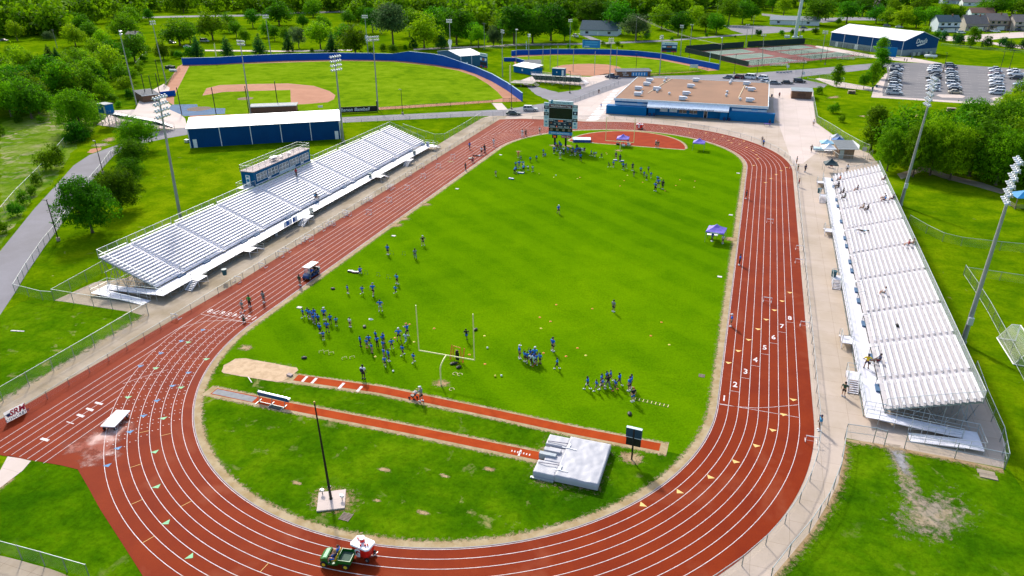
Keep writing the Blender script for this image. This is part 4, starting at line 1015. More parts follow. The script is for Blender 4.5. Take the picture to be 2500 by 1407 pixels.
w=P(2271,143);r=empty('gas_tank',(w.x,w.y,0),0,'white propane tank on legs in front of the gym','gas tank')
m=MB();m.tube((-2.2,0,1.1),(2.2,0,1.1),.6,14);m.sphere((-2.2,0,1.1),.6,12,8,1);m.sphere((2.2,0,1.1),.6,12,8,1);m.build('tank',M_WHITE,r,smooth=True)
m=MB();[m.box(x-.15,-.4,0,x+.15,.4,.6) for x in(-1.6,1.6)];m.cbox((0,0,1.75),(.5,.4,.2));m.build('leg',M_GALV,r)
w=P(2171,138);m=MB();m.box(-3.2,-.3,0,3.0,.3,4.2);o=m.build('blue_kiosk',M_BLUE2,None,loc=(w.x,w.y,0),rz=RAD(-30));tag(o,'plain blue wall panel beside the near gym corner','panel')
# ---- field house
FH=empty('field_house',(-11.3,104.6,0),0,'wide blue field house with gravel roof and awning facing the far bend','building')
Wf,Df,Hf=46.3,44.5,4.5
M_GRAVR=two_tone('roof gravel',(.33,.195,.125),(.27,.165,.11),.08,.35,.65,fine=3,famt=.25)
m=MB();m.box(.3,.3,0,Wf-.3,Df-.3,Hf-.6);m.build('wall',M_BLUE2,FH)
m=MB();m.box(.2,.2,Hf-.6,Wf-.2,Df-.2,Hf-.1);rf=m.build('roof',M_GRAVR,FH)
m=MB();m.box(0,0,Hf-.75,Wf,.2,Hf);m.box(0,Df-.2,Hf-.55,Wf,Df,Hf);m.box(0,.2,Hf-.55,.2,Df-.2,Hf);m.box(Wf-.2,.2,Hf-.55,Wf,Df-.2,Hf);m.build('fascia',M_PALE,FH)
for(x0,y0,x1,y1) in((8.8,12,12.6,44),(37.2,12,38.6,44)):m=MB();m.beam((x0,y0,Hf-.02),(x1,y1,Hf-.02),.22,.16);m.build('roof_pipe',mat('tan pipe',(.6,.5,.33),.7),FH)
# low front wings
for b_ in((-1.9,-2.2,0,10.7,.3,2.55),(35.3,-1.6,0,48.4,.3,2.7)):MB().box(*b_).build('front_wing',M_BLUE2,FH)
m=MB();m.box(.3,.24,2.56,10.6,.3,3.2);m.box(36,.22,2.71,Wf-.3,.3,3.3);m.build('pale_band',M_PALE,FH)
for x in(7.6,42.0):m=MB();m.box(x,.1,1.0 if x<9 else.8,x+1.4,.29,3.2);m.build('pale_door',mat('pale door',(.55,.68,.78),.6),FH)
for(x,wd) in((7.6,1.7),(41.7,1.7)):m=MB();m.box(x-.2,.02,3.2,x+wd,.2,3.6);m.build('sign_board',M_BLU,FH)
# awning
m=MB();x0,x1=10.8,35.2
m.add([(x0,-2.0,2.5),(x1,-2.0,2.5),(x1,.0,3.75),(x0,.0,3.75),(x0,-2.0,2.9),(x1,-2.0,2.9),(x1,.0,4.0),(x0,.0,4.0)],[(0,3,2,1),(4,5,6,7),(0,1,5,4),(1,2,6,5),(3,0,4,7)])
for k in range(1,33):xx=x0+k*(x1-x0)/33;m.beam((xx,-2.0,2.92),(xx,0,4.02),.05,.05)
m.build('awning',mat('awning sheet',(.80,.88,.95),.4),FH)
put_text('lettering','CLAUDE B KING STUDENT ALL SPORTS FIELD HOUSE',.62,M_BLUE,FH,(23,-2.02,2.7),FR,.01,space=1.4,sx=.78)
m=MB()
for x in(11.2,34.0-1.2):m.box(x,-1.5,0,x+2.2,.2,2.5)
m.build('porch_wall',M_BLUE2,FH)
for i,(x,wd,z0_,z1_,mt) in enumerate([(14.6,2.3,1.3,2.2,M_PALE),(17.5,2.3,1.3,2.2,M_PALE),(20.4,2.3,1.1,2.2,M_DGLASS),(23.6,2.3,1.1,2.2,M_DGLASS)]):
    m=MB();m.box(x,.2,z0_,x+wd,.27,z1_);f=m.build('window',mt,FH)
    m=MB();m.box(x-.08,.14,z0_-.1,x+wd+.08,.199,z0_);m.box(x-.08,.14,z1_,x+wd+.08,.199,z1_+.08);m.box(x+wd/2-.03,.15,z0_,x+wd/2+.03,.199,z1_);m.build('window_frame',M_PALE,f)
m=MB();m.box(27.9,.16,0,28.0,.28,2.3);m.box(28.9,.16,0,29.0,.28,2.3);m.box(27.9,.16,2.3,29.0,.28,2.4);f=m.build('door_frame',M_WHITE,FH)
m=MB();m.box(28.0,.2,0,28.9,.27,2.3);m.build('door',M_DGLASS,FH)
for x in(11.8,13.1,34.2,35.6):m=MB();m.tube((x-11.3,0,0),(x-11.3,0,.95),.3,10,.34);o=m.build('trash_bin',mat('dark blue bin',(.01,.03,.10),.5),None,loc=(0,102.7,0));tag(o,'dark blue bin by the field house awning, %s from the left'%ordn((11.8,13.1,34.2,35.6).index(x)),'bin','bins along the field house')
# roof units
pr=empty('roof_air_unit',(0,0,0));m=MB();m.box(-1.1,-.8,.15,1.1,.8,1.35);m.build('cabinet',mat('unit white',(.66,.70,.76),.5),pr,bevel=.04)
m=MB();m.add([(1.1,-.8,.5),(1.1,.8,.5),(1.1,.8,1.35),(1.1,-.8,1.35),(1.75,-.75,.7),(1.75,.75,.7),(1.75,.75,1.0),(1.75,-.75,1.0)],[(0,3,2,1),(4,5,6,7),(0,1,5,4),(1,2,6,5),(2,3,7,6),(3,0,4,7)]);m.build('air_hood',mat('unit white',(.66,.70,.76),.5),pr)
m=MB();m.box(-.9,-.81,.2,.9,-.8,.26);m.box(-.9,-.82,1.2,.9,-.8,1.3);m.box(-1.0,-.7,0,1.0,.7,.15);m.build('base_frame',M_GALV,pr)
PR=Proto(pr);ac=[(10.05,147.1),(9.5,133.9),(9.5,119.4),(9.4,110.3),(27.3,144.9),(29.2,133.1),(29.2,113.5),(-6.7,124.4),(-5.3,133.7),(-.7,125.2),(-5.1,113.5),(-5.6,141.9)]
for i,(x,y) in enumerate(sorted(ac)):PR.copy((x,y-2.2,Hf-.1),RAD(random.choice([0,0,2,-2])),(.9,.8,.85),label='white air unit on the gravel roof, %s from the left edge'%ordn(i),cat='air unit',group='air units on the gravel roof')
wipe(pr)
pr=empty('roof_vent',(0,0,0));m=MB();m.tube((0,0,0),(0,0,.45),.28,10);m.build('duct',M_GALVL,pr);m=MB();m.tube((0,0,.45),(0,0,.6),.42,10,.36);m.sphere((0,0,.6),.36,10,4,.5,True);m.build('cap',mat('unit white',(.66,.70,.76),.5),pr)
PR=Proto(pr);vt=[(1567,228),(1604,225),(1610,218),(1634,231),(1622,201),(1626,195),(1782,205),(1786,198),(1773,235),(1775,227),(1807,245),(1822,217),(1872,203),(1784,203)]
for i,(x,y) in enumerate(sorted(vt)):w=P(x,y,Hf);PR.copy((w.x,w.y,Hf-.1),0,1.15,label='small round vent on the gravel roof, %s from the left edge'%ordn(i),cat='vent',group='round vents on the gravel roof')
wipe(pr)
# ticket building
w=P(1931,241);r=empty('ticket_house',(w.x,w.y,0),0,'brown brick hut with flat grey roof beside the plaza fence','hut');wd=P(1980,242).x-w.x
m=MB();m.box(0,.2,0,wd,7,2.6);m.build('wall',M_BRICK,r);m=MB();m.box(-.3,-.2,2.6,wd+.3,7.3,2.75);m.build('roof',M_GREYB,r);m=MB();m.box(-.34,-.26,2.62,wd+.34,-.2,2.85);m.build('fascia',M_WHITE,r)
m=MB();m.box(wd*.3,.14,.9,wd*.7,.2,1.9);m.build('window',mat('brown shutter',(.12,.06,.035),.8),r)
# concession shed near right bleachers
w=P(2046,388);r=empty('concession_shed',(w.x,w.y,0),RAD(12),'small brown shed with grey shingle roof behind the white canopy','shed')
m=MB();m.box(0,.3,0,3.6,4.6,2.5);m.build('wall',mat('brown board',(.28,.19,.12),.8,var=.3),r)
m=MB();m.add([(-.5,-.3,2.45),(4.3,-.3,2.45),(4.3,5.2,3.3),(-.5,5.2,3.3),(-.5,-.3,2.6),(4.3,-.3,2.6),(4.3,5.2,3.45),(-.5,5.2,3.45)],[(0,3,2,1),(4,5,6,7),(0,1,5,4),(1,2,6,5),(2,3,7,6),(3,0,4,7)]);m.build('roof',mat('grey felt',(.19,.21,.22),.85),r)
m=MB();m.box(-.52,-.36,2.4,4.32,-.3,2.66);m.box(4.3,-.3,2.42,4.38,5.2,3.5);m.build('fascia',M_WHITE,r)
m=MB();m.box(.2,.22,0,1.2,.3,2.1);m.build('door',mat('pale green door',(.42,.48,.44),.7),r)
# ---- dugouts and small buildings
def flat_building(name,label,cat,A,B,D,h,wall,roofm,fascia=None,slope=.0,over=.3,z0=0,parts=()):
    A=Vector(A);B=Vector(B);L=(B-A).length;r=empty(name,(A.x,A.y,z0),atan2(B.y-A.y,B.x-A.x),label,cat)
    m=MB();m.box(0,0,0,L,D,h);m.build('wall',wall,r)
    m=MB();o=over;m.add([(-o,-o,h+.01),(L+o,-o,h+.01),(L+o,D+o,h+slope+.01),(-o,D+o,h+slope+.01),(-o,-o,h+.2),(L+o,-o,h+.2),(L+o,D+o,h+slope+.2),(-o,D+o,h+slope+.2)],[(0,3,2,1),(4,5,6,7),(0,1,5,4),(1,2,6,5),(2,3,7,6),(3,0,4,7)]);m.build('roof',roofm,r)
    if fascia:m=MB();m.box(-o-.03,-o-.05,h,L+o+.03,-o-.002,h+.24);m.build('fascia',fascia,r)
    for(nm,x0,z0_,x1,z1,mt) in parts:m=MB();m.box(x0,-.06,z0_,x1,-.003,z1);m.build(nm,mt,r)
    return r,L
r,L_=flat_building('softball_dugout','brown brick dugout with grey roof and blue banner by the parked truck','dugout',P(1506,189),P(1588,188),5,2.3,M_BRICK,M_SHING,M_WHITE,.2,parts=(('banner',6.0,.4,12.5,1.9,M_BLU),))
put_text('lettering','Lady',.9,M_WHITE,r,(3.0,-.08,1.7),FR,.01,.2);put_text('lettering','Devils',.9,M_WHITE,r,(3.6,-.08,.8),FR,.01,.2)
for k in range(5):m=MB();m.box(6.5+k*1.15,-.1,.6,6.9+k*1.15,-.061,1.7);m.build('print',M_PALE,r)
flat_building('softball_dugout','left brown dugout with sloping grey roof behind the white roofed hut','dugout',P(1282,170),P(1320,170),9,2.2,M_BRICK,M_SHING,M_WHITE,.5)
r,L_=flat_building('concession_hut','small bright blue hut with white roof near the softball bleachers','hut',P(1254,176),P(1300,184),5.5,2.5,M_BLUE2,M_WROOF,M_WHITE,.9,parts=(('emblem',5.2,1.0,6.0,1.8,M_WHITE),))
flat_building('baseball_dugout','brick dugout with long grey roof behind the blue shed','dugout',P(613,277),P(724,273),4,1.9,M_BRICK,mat('grey roof',(.30,.32,.32),.8),M_WHITE,.1,parts=(('sign',21,1.1,22.5,1.7,M_PALE),))
flat_building('baseball_dugout','third base dugout with dark roof beside the black net poles','dugout',P(351,251),P(391,246),9,2.2,M_BRICK,M_SHING,M_WHITE,.6)
# small bleachers with booth
def small_stand(name,label,A,B,rows,rise,z0,D0,booth=None,flip=1,zback=None):
    A=Vector(A);B=Vector(B);L=(B-A).length;r=empty(name,(A.x,A.y,0),atan2(B.y-A.y,B.x-A.x),label,'bleachers')
    # A-B = high rear edge; rows step down along +y
    for i in range(rows):
        z=z0+(rows-1-i)*rise;m=MB();m.box(0,i*.7,z-.05,L,i*.7+.45,z);m.build('foot_plank',M_ALUT,r);m=MB();m.box(0,i*.7+.1,z+.38,L,i*.7+.35,z+.43);m.build('seat_plank',M_ALU,r)
    m=MB();[m.box(0,i*.7-.02,z0+(rows-1-i)*rise-rise+.04,L,i*.7-.005,z0+(rows-1-i)*rise-.051) for i in range(1,rows)];m.build('shade_board',mat('painted underside shade',(.05,.09,.09),.6),r)  # dark boards added to paint the shade under the planks, seen from behind
    m=MB();n=int(L/1.8);zt=z0+(rows-1)*rise
    for k in range(n+1):
        x=L*k/n;m.beam((x,0,0),(x,0,zt),.08,.08);m.beam((x,0,zt-.05),(x,rows*.7,z0-.05),.08,.1);m.beam((x,rows*.7-.1,0),(x,rows*.7-.1,z0),.07,.07);m.beam((x,0,.2),(x,rows*.5,zt*.35),.05,.05)
        if k<n:m.beam((x,0,.2),(x+L/n,0,zt-.2),.05,.05);m.beam((x,rows*.3,zt*.5),(x+L/n,rows*.3,.2),.05,.05)
    for z in(zt*.35,zt*.7):m.beam((0,0,z),(L,0,z),.06,.06)
    m.build('frame',M_GALV,r)
    m=MB();rail(m,(0,-.05,zt),(L,-.05,zt),1.0,None,.03)
    for x in(0,L):rail(m,(x,0,zt),(x,rows*.7,z0),1.0,3,.03)
    m.build('railing',M_GALVL,r)
    if booth:
        x0,x1,zb,mt=booth;b_=empty('press_booth',(A.x,A.y,0),r.rotation_euler.z,'small blue booth above the '+label.split(' with')[0],'booth')
        m=MB();m.box(x0,-2.6,zb,x1,-.15,zb+2.5);m.build('wall',mt,b_)
        m=MB();m.box(x0-.15,-2.75,zb+2.5,x1+.15,0,zb+2.65);m.build('roof',mat('grey roof',(.30,.32,.32),.8),b_)
        m=MB();m.box(x1-.9+.0,-2.66,zb+.1,x1-.15,-2.6,zb+2.1);m.build('door',M_WHITE,b_)
        m=MB();m.sphere((x0+(x1-x0)*.4,-2.62,zb+1.3),.28,8,5);m.build('emblem',M_PALE,b_)
        m=MB()
        for x in(x0+.1,x1-.1):
            for y in(-2.5,-.3):m.beam((x,y,0),(x,y,zb),.12,.12)
        m.beam((x0+.1,-2.5,.2),(x1-.1,-2.5,zb-.2),.07,.07);m.beam((x1-.1,-2.5,.2),(x0+.1,-2.5,zb-.2),.07,.07);m.box(x1,-2.6,zb-.05,x1+2.4,-.6,zb)
        rail(m,(x1,-2.6,zb),(x1+2.4,-2.6,zb),1.0,2);m.build('support_frame',M_GALV,b_)
    return r
b0,b1=P(243,285),P(400,318)
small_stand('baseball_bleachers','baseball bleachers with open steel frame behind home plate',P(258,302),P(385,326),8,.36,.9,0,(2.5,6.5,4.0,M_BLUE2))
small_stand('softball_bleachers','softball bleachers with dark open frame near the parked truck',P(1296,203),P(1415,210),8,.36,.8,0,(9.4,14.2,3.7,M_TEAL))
m=MB();w=P(1420,208);r=empty('bleacher_stairs',(w.x,w.y,0),0,'aluminium stair and ramp at the right end of the softball bleachers','stairs')
for k in range(6):m.box(k*.35-.5,0,1.0-.17*k,k*.35-.2,6,1.03-.17*k)
m.build('tread',M_ALU,r);m=MB();rail(m,(-.5,0,1.0),(1.6,0,.1),1.0,3);rail(m,(-.5,6,1.0),(1.6,6,.1),1.0,3);rail(m,(1.6,0,0),(5,0,0),1.0,3);rail(m,(1.6,2,0),(5,4,0),1.0,3);m.build('railing',M_GALVL,r)
# low bleachers at tennis courts
pr=empty('low_bleachers',(0,0,0))
for i in range(4):m=MB();m.box(-4,i*.6,.35+i*.25,4,i*.6+.28,.4+i*.25);m.build('seat_plank',M_ALU,pr)
m=MB()
for x in(-3.6,-1.2,1.2,3.6):m.beam((x,0,.3),(x,2.1,1.1),.06,.06);m.beam((x,0,0),(x,0,.35),.06,.06);m.beam((x,2.1,0),(x,2.1,1.1),.06,.06);m.beam((x,0,.02),(x,2.1,.02),.06,.06)
m.build('frame',M_GALV,pr);PR=Proto(pr)
for i,(x,y,a) in enumerate([(1902,162,12),(1948,155,12),(2065,146,12),(2108,143,12)]):w=P(x,y);PR.copy((w.x,w.y,0),RAD(a),label='low aluminium bleachers beside the tennis fence, %s from the left'%ordn(i),cat='bleachers',group='low bleachers at the tennis courts')
wipe(pr)
# ---- outfield walls
def pad_wall(name,label,pts,h,bump=None,cap=True):
    w=[P(*q) for q in pts];r=empty(name,(w[0].x,w[0].y,0),0,label,'fence');o=w[0];m=MB();c=MB();n=len(w);tot=0
    for i,(a,b) in enumerate(zip(w,w[1:])):
        h0=h(i) if callable(h) else h;h1=h(i+1) if callable(h) else h
        d=(b-a).normalized();q=Vector((-d.y,d.x,0))*.15;a_=a-o;b_=b-o
        m.add([tuple(a_-q),tuple(b_-q),tuple(b_+q),tuple(a_+q),tuple(a_-q+Vector((0,0,h0))),tuple(b_-q+Vector((0,0,h1))),tuple(b_+q+Vector((0,0,h1))),tuple(a_+q+Vector((0,0,h0)))],[(0,3,2,1),(4,5,6,7),(0,1,5,4),(1,2,6,5),(2,3,7,6),(3,0,4,7)])
        c.beam(a_+Vector((0,0,h0+.05)),b_+Vector((0,0,h1+.05)),.36,.1)
    m.build('wall_pad',M_BLUEW,r);c.build('cap_rail',mat('pale blue cap',(.18,.35,.55),.5),r);return r
bw=[(446,159),(530,157),(600,152.5),(700,148),(830,145.5),(905,146.5),(960,148),(1000,151),(1060,158),(1085,162),(1123,168),(1160,180),(1200,198),(1240,222),(1275,248)]
pad_wall('baseball_wall','curving bright blue padded wall round the baseball outfield',bw,lambda i:{6:3.0,7:4.6,8:4.6,9:4.4}.get(i,3.0 if i<11 else 2.8))
sw=[(1249,137),(1264,134.5),(1300,134),(1348,132),(1428,132),(1492,133),(1556,137),(1612,143),(1652,150.5),(1700,160),(1754,171)]
pad_wall('softball_wall','blue padded wall curving round the softball outfield',sw,2.3)
pad_wall('bullpen_wall','short blue wall at the softball left field corner',[(1230,150),(1258,150),(1285,158)],1.6)
def yellow_post(x,y,h,lb):
    w=P(x,y);m=MB();m.tube((0,0,0),(0,0,h),.09,7);m.box(-.5,-.03,h*.35,-.09,.03,h*.95);o=m.build('foul_pole',M_YELLOW,None,loc=(w.x,w.y,0));tag(o,lb,'pole')
yellow_post(532,155,9,'yellow foul pole at the baseball left field wall');yellow_post(1247,226,10,'yellow foul pole at the right end of the baseball wall');
w=P(1285,131);m=MB();m.tube((0,0,0),(0,0,6),.06);[m.box(-.18,-.05,1.2+k*1.2,.18,.05,1.9+k*1.2) for k in range(4)];o=m.build('foul_pole',M_PALE,None,loc=(w.x,w.y,0));tag(o,'white foul pole with plates at the softball left corner','pole')
w=P(1731,160);m=MB();m.tube((0,0,0),(0,0,6),.06);[m.box(-.18,-.05,1.2+k*1.2,.18,.05,1.9+k*1.2) for k in range(4)];o=m.build('foul_pole',M_PALE,None,loc=(w.x,w.y,0));tag(o,'white foul pole with plates near the right end of the softball wall','pole')
# scoreboards and banners at the ball fields
def board(name,label,x,y,wd,z0_,h,top,mt,rows,text=None,rz_=0.0):
    w=P(x,y);r=empty(name,(w.x,w.y,0),rz_,label,'sign')
    for s in(-.3,.3):m=MB();m.beam((wd*s,.1,0),(wd*s,.1,z0_+h*.5),.2,.2);m.build('post',M_BLACK,r)
    p_=panel('board_face',-wd/2,z0_,wd/2,z0_+h,mt,-.1,.3,r)
    if top:panel('header',-wd/2,z0_+h,wd/2,z0_+h+top,M_PALE,-.1,.3,r)
    if text:put_text('lettering',text[0],text[1],text[2],r,(0,-.13,z0_+h+top/2 if top else z0_+h/2),FR,.01)
    for(a,b,c,d,m_) in rows:m=MB();m.box(a*wd/2,-.14,z0_+b*h,c*wd/2,-.101,z0_+d*h);m.build('print',m_,p_)
    return r
sc_rows=[(-.9,.62,-.4,.85,M_PALE),(-.3,.62,.3,.85,M_DIM),(.4,.62,.9,.85,M_PALE),(-.9,.2,.9,.5,M_BLACK),(-.95,.0,-.3,.15,M_RED),(.3,.0,.95,.15,M_RED)]
board('ball_scoreboard','baseball scoreboard with red base strips beside the teal batting building',1181,172,5.4,1.2,4.6,1.2,M_TEAL,sc_rows,('BLUE DEVILS',.7,M_TEALT),RAD(-35))
board('ball_scoreboard','softball scoreboard with white arched top behind the blue wall',1632,136,7.6,1.6,3.4,1.2,M_TEAL,sc_rows,('BLUE DEVILS',.8,M_TEALT))
board('banner_board','bright blue banner board above the softball wall near the bushes',1443,121,9.4,.8,4.0,0,M_BLU,[(-.8,.1,-.2,.22,M_PALE),(-.7,.35,.7,.5,mat('lighter blue',(.08,.42,.68),.5)),(-.7,.65,.75,.8,mat('lighter blue',(.08,.42,.68),.5)),(-.9,.9,.95,1.0,M_NAVY)])
w=P(830,277);w2=P(921,273);r=empty('fence_banner',(w.x,w.y,0),atan2(w2.y-w.y,w2.x-w.x),'black fence banner with white baseball lettering behind the bleachers','banner');L_=(w2-w).length
m=MB();m.box(0,-.05,.1,L_,0,1.9);m.build('cloth',M_BLACK,r);put_text('lettering','Lebanon Baseball',1.5,M_WHITE,r,(L_*.35,-.06,1.0),FR,.02,.25)
m=MB();m.beam((L_,-.1,0),(L_,-.1,3.4),.3,.3);m.build('end_post',M_BLACK,r)
banner_m=mat('banner vinyl',(.85,.85,.87),.7,var=.03);_t=banner_m.node_tree;_tb=nd(_t,'BsdfTranslucent');_tb.inputs[0].default_value=(.9,.9,.9,1);_ms=nd(_t,'MixShader');_ms.inputs[0].default_value=.6
_t.links.new(_t.nodes['Principled BSDF'].outputs[0],_ms.inputs[1]);_t.links.new(_tb.outputs[0],_ms.inputs[2]);_t.links.new(_ms.outputs[0],_t.nodes['Material Output'].inputs[0])
# SRM banner on the left fence
a,b=P(17,1034),P(66,1008)
r=empty('fence_sign',(a.x,a.y,0),atan2(b.y-a.y,b.x-a.x),'white concrete company banner with red letters on the left rail fence','banner');L_=(b-a).length
m=MB();m.box(0,-.03,.05,L_,0,1.35);m.build('panel',banner_m,r);put_text('lettering','SRM',.95,mat('logo red',(.50,.01,.05),.6),r,(L_*.60,-.04,.86),FR,.03,.25,sx=.95)
put_text('lettering','CONCRETE',.42,M_NAVYT,r,(L_*.54,-.04,.27),FR,.01,.1,space=1.25);m=MB();m.sphere((0,0,0),.2,12,6);o=m.build('logo',M_NAVYT,r);o.location=(L_*.18,-.03,.84);o.scale=(1.1,.1,1)
m=MB();m.beam((L_*.1,-.035,.58),(L_*.3,-.035,.70),.02,.05);m.build('logo_swash',mat('logo red',(.50,.01,.05),.6),r)
# ================================================================== FENCES
def fence(name,label,pts,h,gap=3.0,mesh_m=None,posts=None,railm=None,r=.035,mid=False,bottom=False,world=False,opens=(),fab=True,postm=None):
    w=[Vector((q[0],q[1],0)) if world else P(*q) for q in pts];o=w[0];root=empty(name,(o.x,o.y,0),0,label,'fence')
    pm=MB();pm.tube((0,0,0),(0,0,h+.05),r*1.25,6);me=pm.mesh('post');me.materials.append(postm or M_GALV);rl_=MB();cnt=0
    for i,(a,b) in enumerate(zip(w,w[1:])):
        if i in opens:continue
        a=a-o;b=b-o;L=(b-a).length;n=max(1,round(L/gap));up=Vector((0,0,h))
        rl_.tube(a+up,b+up,r,6)
        if mid:rl_.tube(a+up*.5,b+up*.5,r*.8,5)
        if bottom:rl_.tube(a+up*.06,b+up*.06,r*.8,5)
        for k in range(n+1 if i==len(w)-2 or(i+1) in opens else n):
            if cnt<95:mesh_obj('post',me,None,root,tuple(a.lerp(b,k/n)))
            cnt+=1
    rl_.build('top_rail',railm or M_GALVL,root)
    if fab:
        mb=MB()
        for i,(a,b) in enumerate(zip(w,w[1:])):
            if i in opens:continue
            a=a-o;b=b-o;mb.quad((a.x,a.y,.04),(b.x,b.y,.04),(b.x,b.y,h),(a.x,a.y,h))
        mb.build('wire_mesh',mesh_m or M_CHAIN,root)
    return root
fence('rail_fence','low post and wire fence along the left edge of the track',[(-41.9,-88),(-41.9,-50),(-42.4,40),(-42.9,83)],1.0,2.9,world=True,r=.028,postm=M_GALV,railm=M_GALV)
fence('rail_fence','chain link fence following the right side of the track',[(q[0],q[1]) for q in arc(-HL,41.7,RAD(-68),0,14)]+[(41.8,0),(41.9,HL)]+[(q[0],q[1]) for q in arc(HL,41.9,RAD(2),RAD(70),12)],1.2,3.0,world=True)
fence('plaza_fence','thin wire fence between the far bend and the plaza',[(1300,294),(1405,292),(1450,292),(1500,292),(1560,297),(1620,302),(1680,310),(1730,318)],1.1,4.5,postm=M_GALV,railm=M_GALV)
fence('boundary_fence','tall chain link fence along the grass at the lower left',[(-60,1022),(132,908),(232,848),(363,769)],1.9,3.2)
fence('boundary_fence','chain link fence enclosing the pad below the left bleachers',[(363,770),(322,763),(230,751),(133,735),(250,668),(262,660)],1.9,3.2)
fence('boundary_fence','chain link fence between the curving road and the left lawn',[(133,735),(105,733),(38,716),(69,663),(110,602),(145,560),(200,485),(222,449),(250,415),(272,384),(330,350)],1.5,3.4)
fence('boundary_fence','overgrown chain link fence at the edge of the left meadow',[(0,540),(40,490),(98,430),(140,380),(163,352),(196,320)],2.0,4,railm=M_LAMP)
fence('boundary_fence','chain link fence running from the far end of the left bleachers to the road',[(985,318),(1020,330),(1062,344),(1086,343),(1130,318),(1177,288),(1230,286)],1.8,3.5)
fence('road_fence','low wire fence along the lower side of the access road',[(843,301),(1000,293),(1100,289),(1160,286)],1.2,5)
fence('road_fence','wire fence curving beside the road up to the field house',[(1235,284),(1325,273),(1405,251),(1470,224),(1510,208)],1.6,4)
fence('ball_fence','dark rail fence along the baseball third base side',[(930,272),(1000,266),(1100,260),(1202,254)],1.3,4.6,mesh_m=M_BLACKM,railm=M_BLACK,postm=M_BLACK)
fence('ball_fence','short dark rail fence beside the right foul pole',[(1228,250),(1262,249)],1.3,3,mesh_m=M_BLACKM,railm=M_BLACK,postm=M_BLACK)
fence('ball_fence','dark low fence at the left field bullpen',[(440,172),(401,219)],1.4,3.2,mesh_m=M_BLACKM,railm=M_BLACK,postm=M_BLACK)
fence('ball_fence','dark rail fence on the right side of the softball field',[(1590,186),(1640,181),(1690,178),(1728,174)],1.3,4,mesh_m=M_BLACKM,railm=M_BLACK,postm=M_BLACK)
fence('pasture_fence','long galvanised fence beyond the softball outfield',[(1180,122),(1260,114),(1345,113)],1.5,6)
fence('pasture_fence','wire fence running down to the trees at the upper left',[(333,163),(345,148),(360,134)],1.8,6,railm=M_LAMP)
fence('front_fence','low fence along the lawn beside the front parking area',[(1942,182),(2020,194),(2060,203)],1.8,4)
fence('front_fence','low fence between the round tree and the front path',[(1970,200),(2035,212),(2120,222),(2127,228)],1.5,5)
fence('plaza_fence','chain link fence curving down the right side of the plaza',[(1983,243),(1988,270),(1993,300),(2030,322),(2060,342),(2095,362),(2120,374)],2.0,3.2)
fence('shed_fence','small chain link enclosure around the brown shed',[(2028,385),(2045,398),(2075,400),(2110,402),(2128,385)],2.0,2.8)
fence('pad_fence','chain link fence with gate opening at the lower right pad',[(2062,1072),(2131,1082),(2158,1090),(2207,1096),(2330,1120),(2450,1146)],1.9,3.1,mid=True,opens=(2,))
fence('pad_fence','tall chain link fence behind the lower end of the right bleachers',[(2452,1146),(2440,1080),(2400,985),(2376,915)],1.9,3.1,mid=True)
fence('pad_fence','curving chain link fence between the right path and the lower lawn',[(2062,1072),(2056,1115),(2048,1160),(2020,1232),(1975,1300),(1925,1360),(1880,1420)],1.5,3.0,railm=M_GALVL)
fence('practice_fence','chain link fence of the practice field at the right edge',[(2352,670),(2380,712),(2410,760),(2450,835),(2500,930),(2540,1000)],1.6,3.2,bottom=True)
fence('practice_fence','thin wire fence crossing the lawn behind the right bleachers',[(2218,545),(2260,570),(2300,590),(2345,601),(2440,612),(2540,622)],1.6,6)
fence('practice_fence','thin wire fence running right from the practice field corner',[(2352,672),(2440,685),(2540,700)],1.4,6)
fence('corner_fence','galvanised fence at the very bottom left corner',[(-60,1340),(0,1352),(110,1382),(220,1414)],1.6,3)
fence('gym_fence','thin wire fence across the lawn below the far houses',[(2298,112),(2370,120),(2500,130)],1.2,6)
for q in(((1674,127),(1815,117)),((1824,116),(1964,108))):
    fence('court_screen','dark green windscreen fence at the %s back of the tennis courts'%('left' if q[0][0]<1800 else 'right'),q,3.0,4.5,mesh_m=mat('green screen',(.012,.035,.028),.8),postm=M_BLACK,railm=M_BLACK)
fence('court_screen','dark windscreen fence on the softball side of the tennis courts',[(1672,128),(1736,142),(1770,150),(1827,163)],2.2,3.5,mesh_m=mat('green screen',(.012,.035,.028),.8),postm=M_BLACK,railm=M_BLACK)
fence('court_fence','black wire fence along the near side of the tennis courts',[(1828,165),(1900,160),(2003,151),(2120,141)],3.0,3.6,mesh_m=M_BLACKM,postm=M_BLACK,railm=M_BLACK)
fence('court_fence','black wire fence dividing the tennis courts',[(1850,122),(1925,132),(2004,148)],3.0,5,mesh_m=M_BLACKM,postm=M_BLACK,railm=M_BLACK)
fence('court_fence','black wire fence on the gym side of the tennis courts',[(1966,108),(2040,118),(2121,133)],3.0,4,mesh_m=M_BLACKM,postm=M_BLACK,railm=M_BLACK)
for(a,b,s) in(((1745,119),(1700,123),'BLUE'),((1870,112.5),(1925,110),'BLUE DEVILS')):
    w=P(*a);w2=P(*b);
    if s=='BLUE':w,w2=w2,w
    r=empty('court_banner',(w.x,w.y-.12,0),atan2(w2.y-w.y,w2.x-w.x),'blue lettering banner on the %s tennis windscreen'%('left' if len(s)<5 else 'right'),'banner');L_=(w2-w).length
    m=MB();m.box(0,-.03,.4,L_,0,2.6);m.build('cloth',mat('banner teal',(.01,.09,.14),.8),r);put_text('lettering',s,2.0 if len(s)>5 else 2.2,M_BLU,r,(L_/2,-.05,1.5),FR,.03)
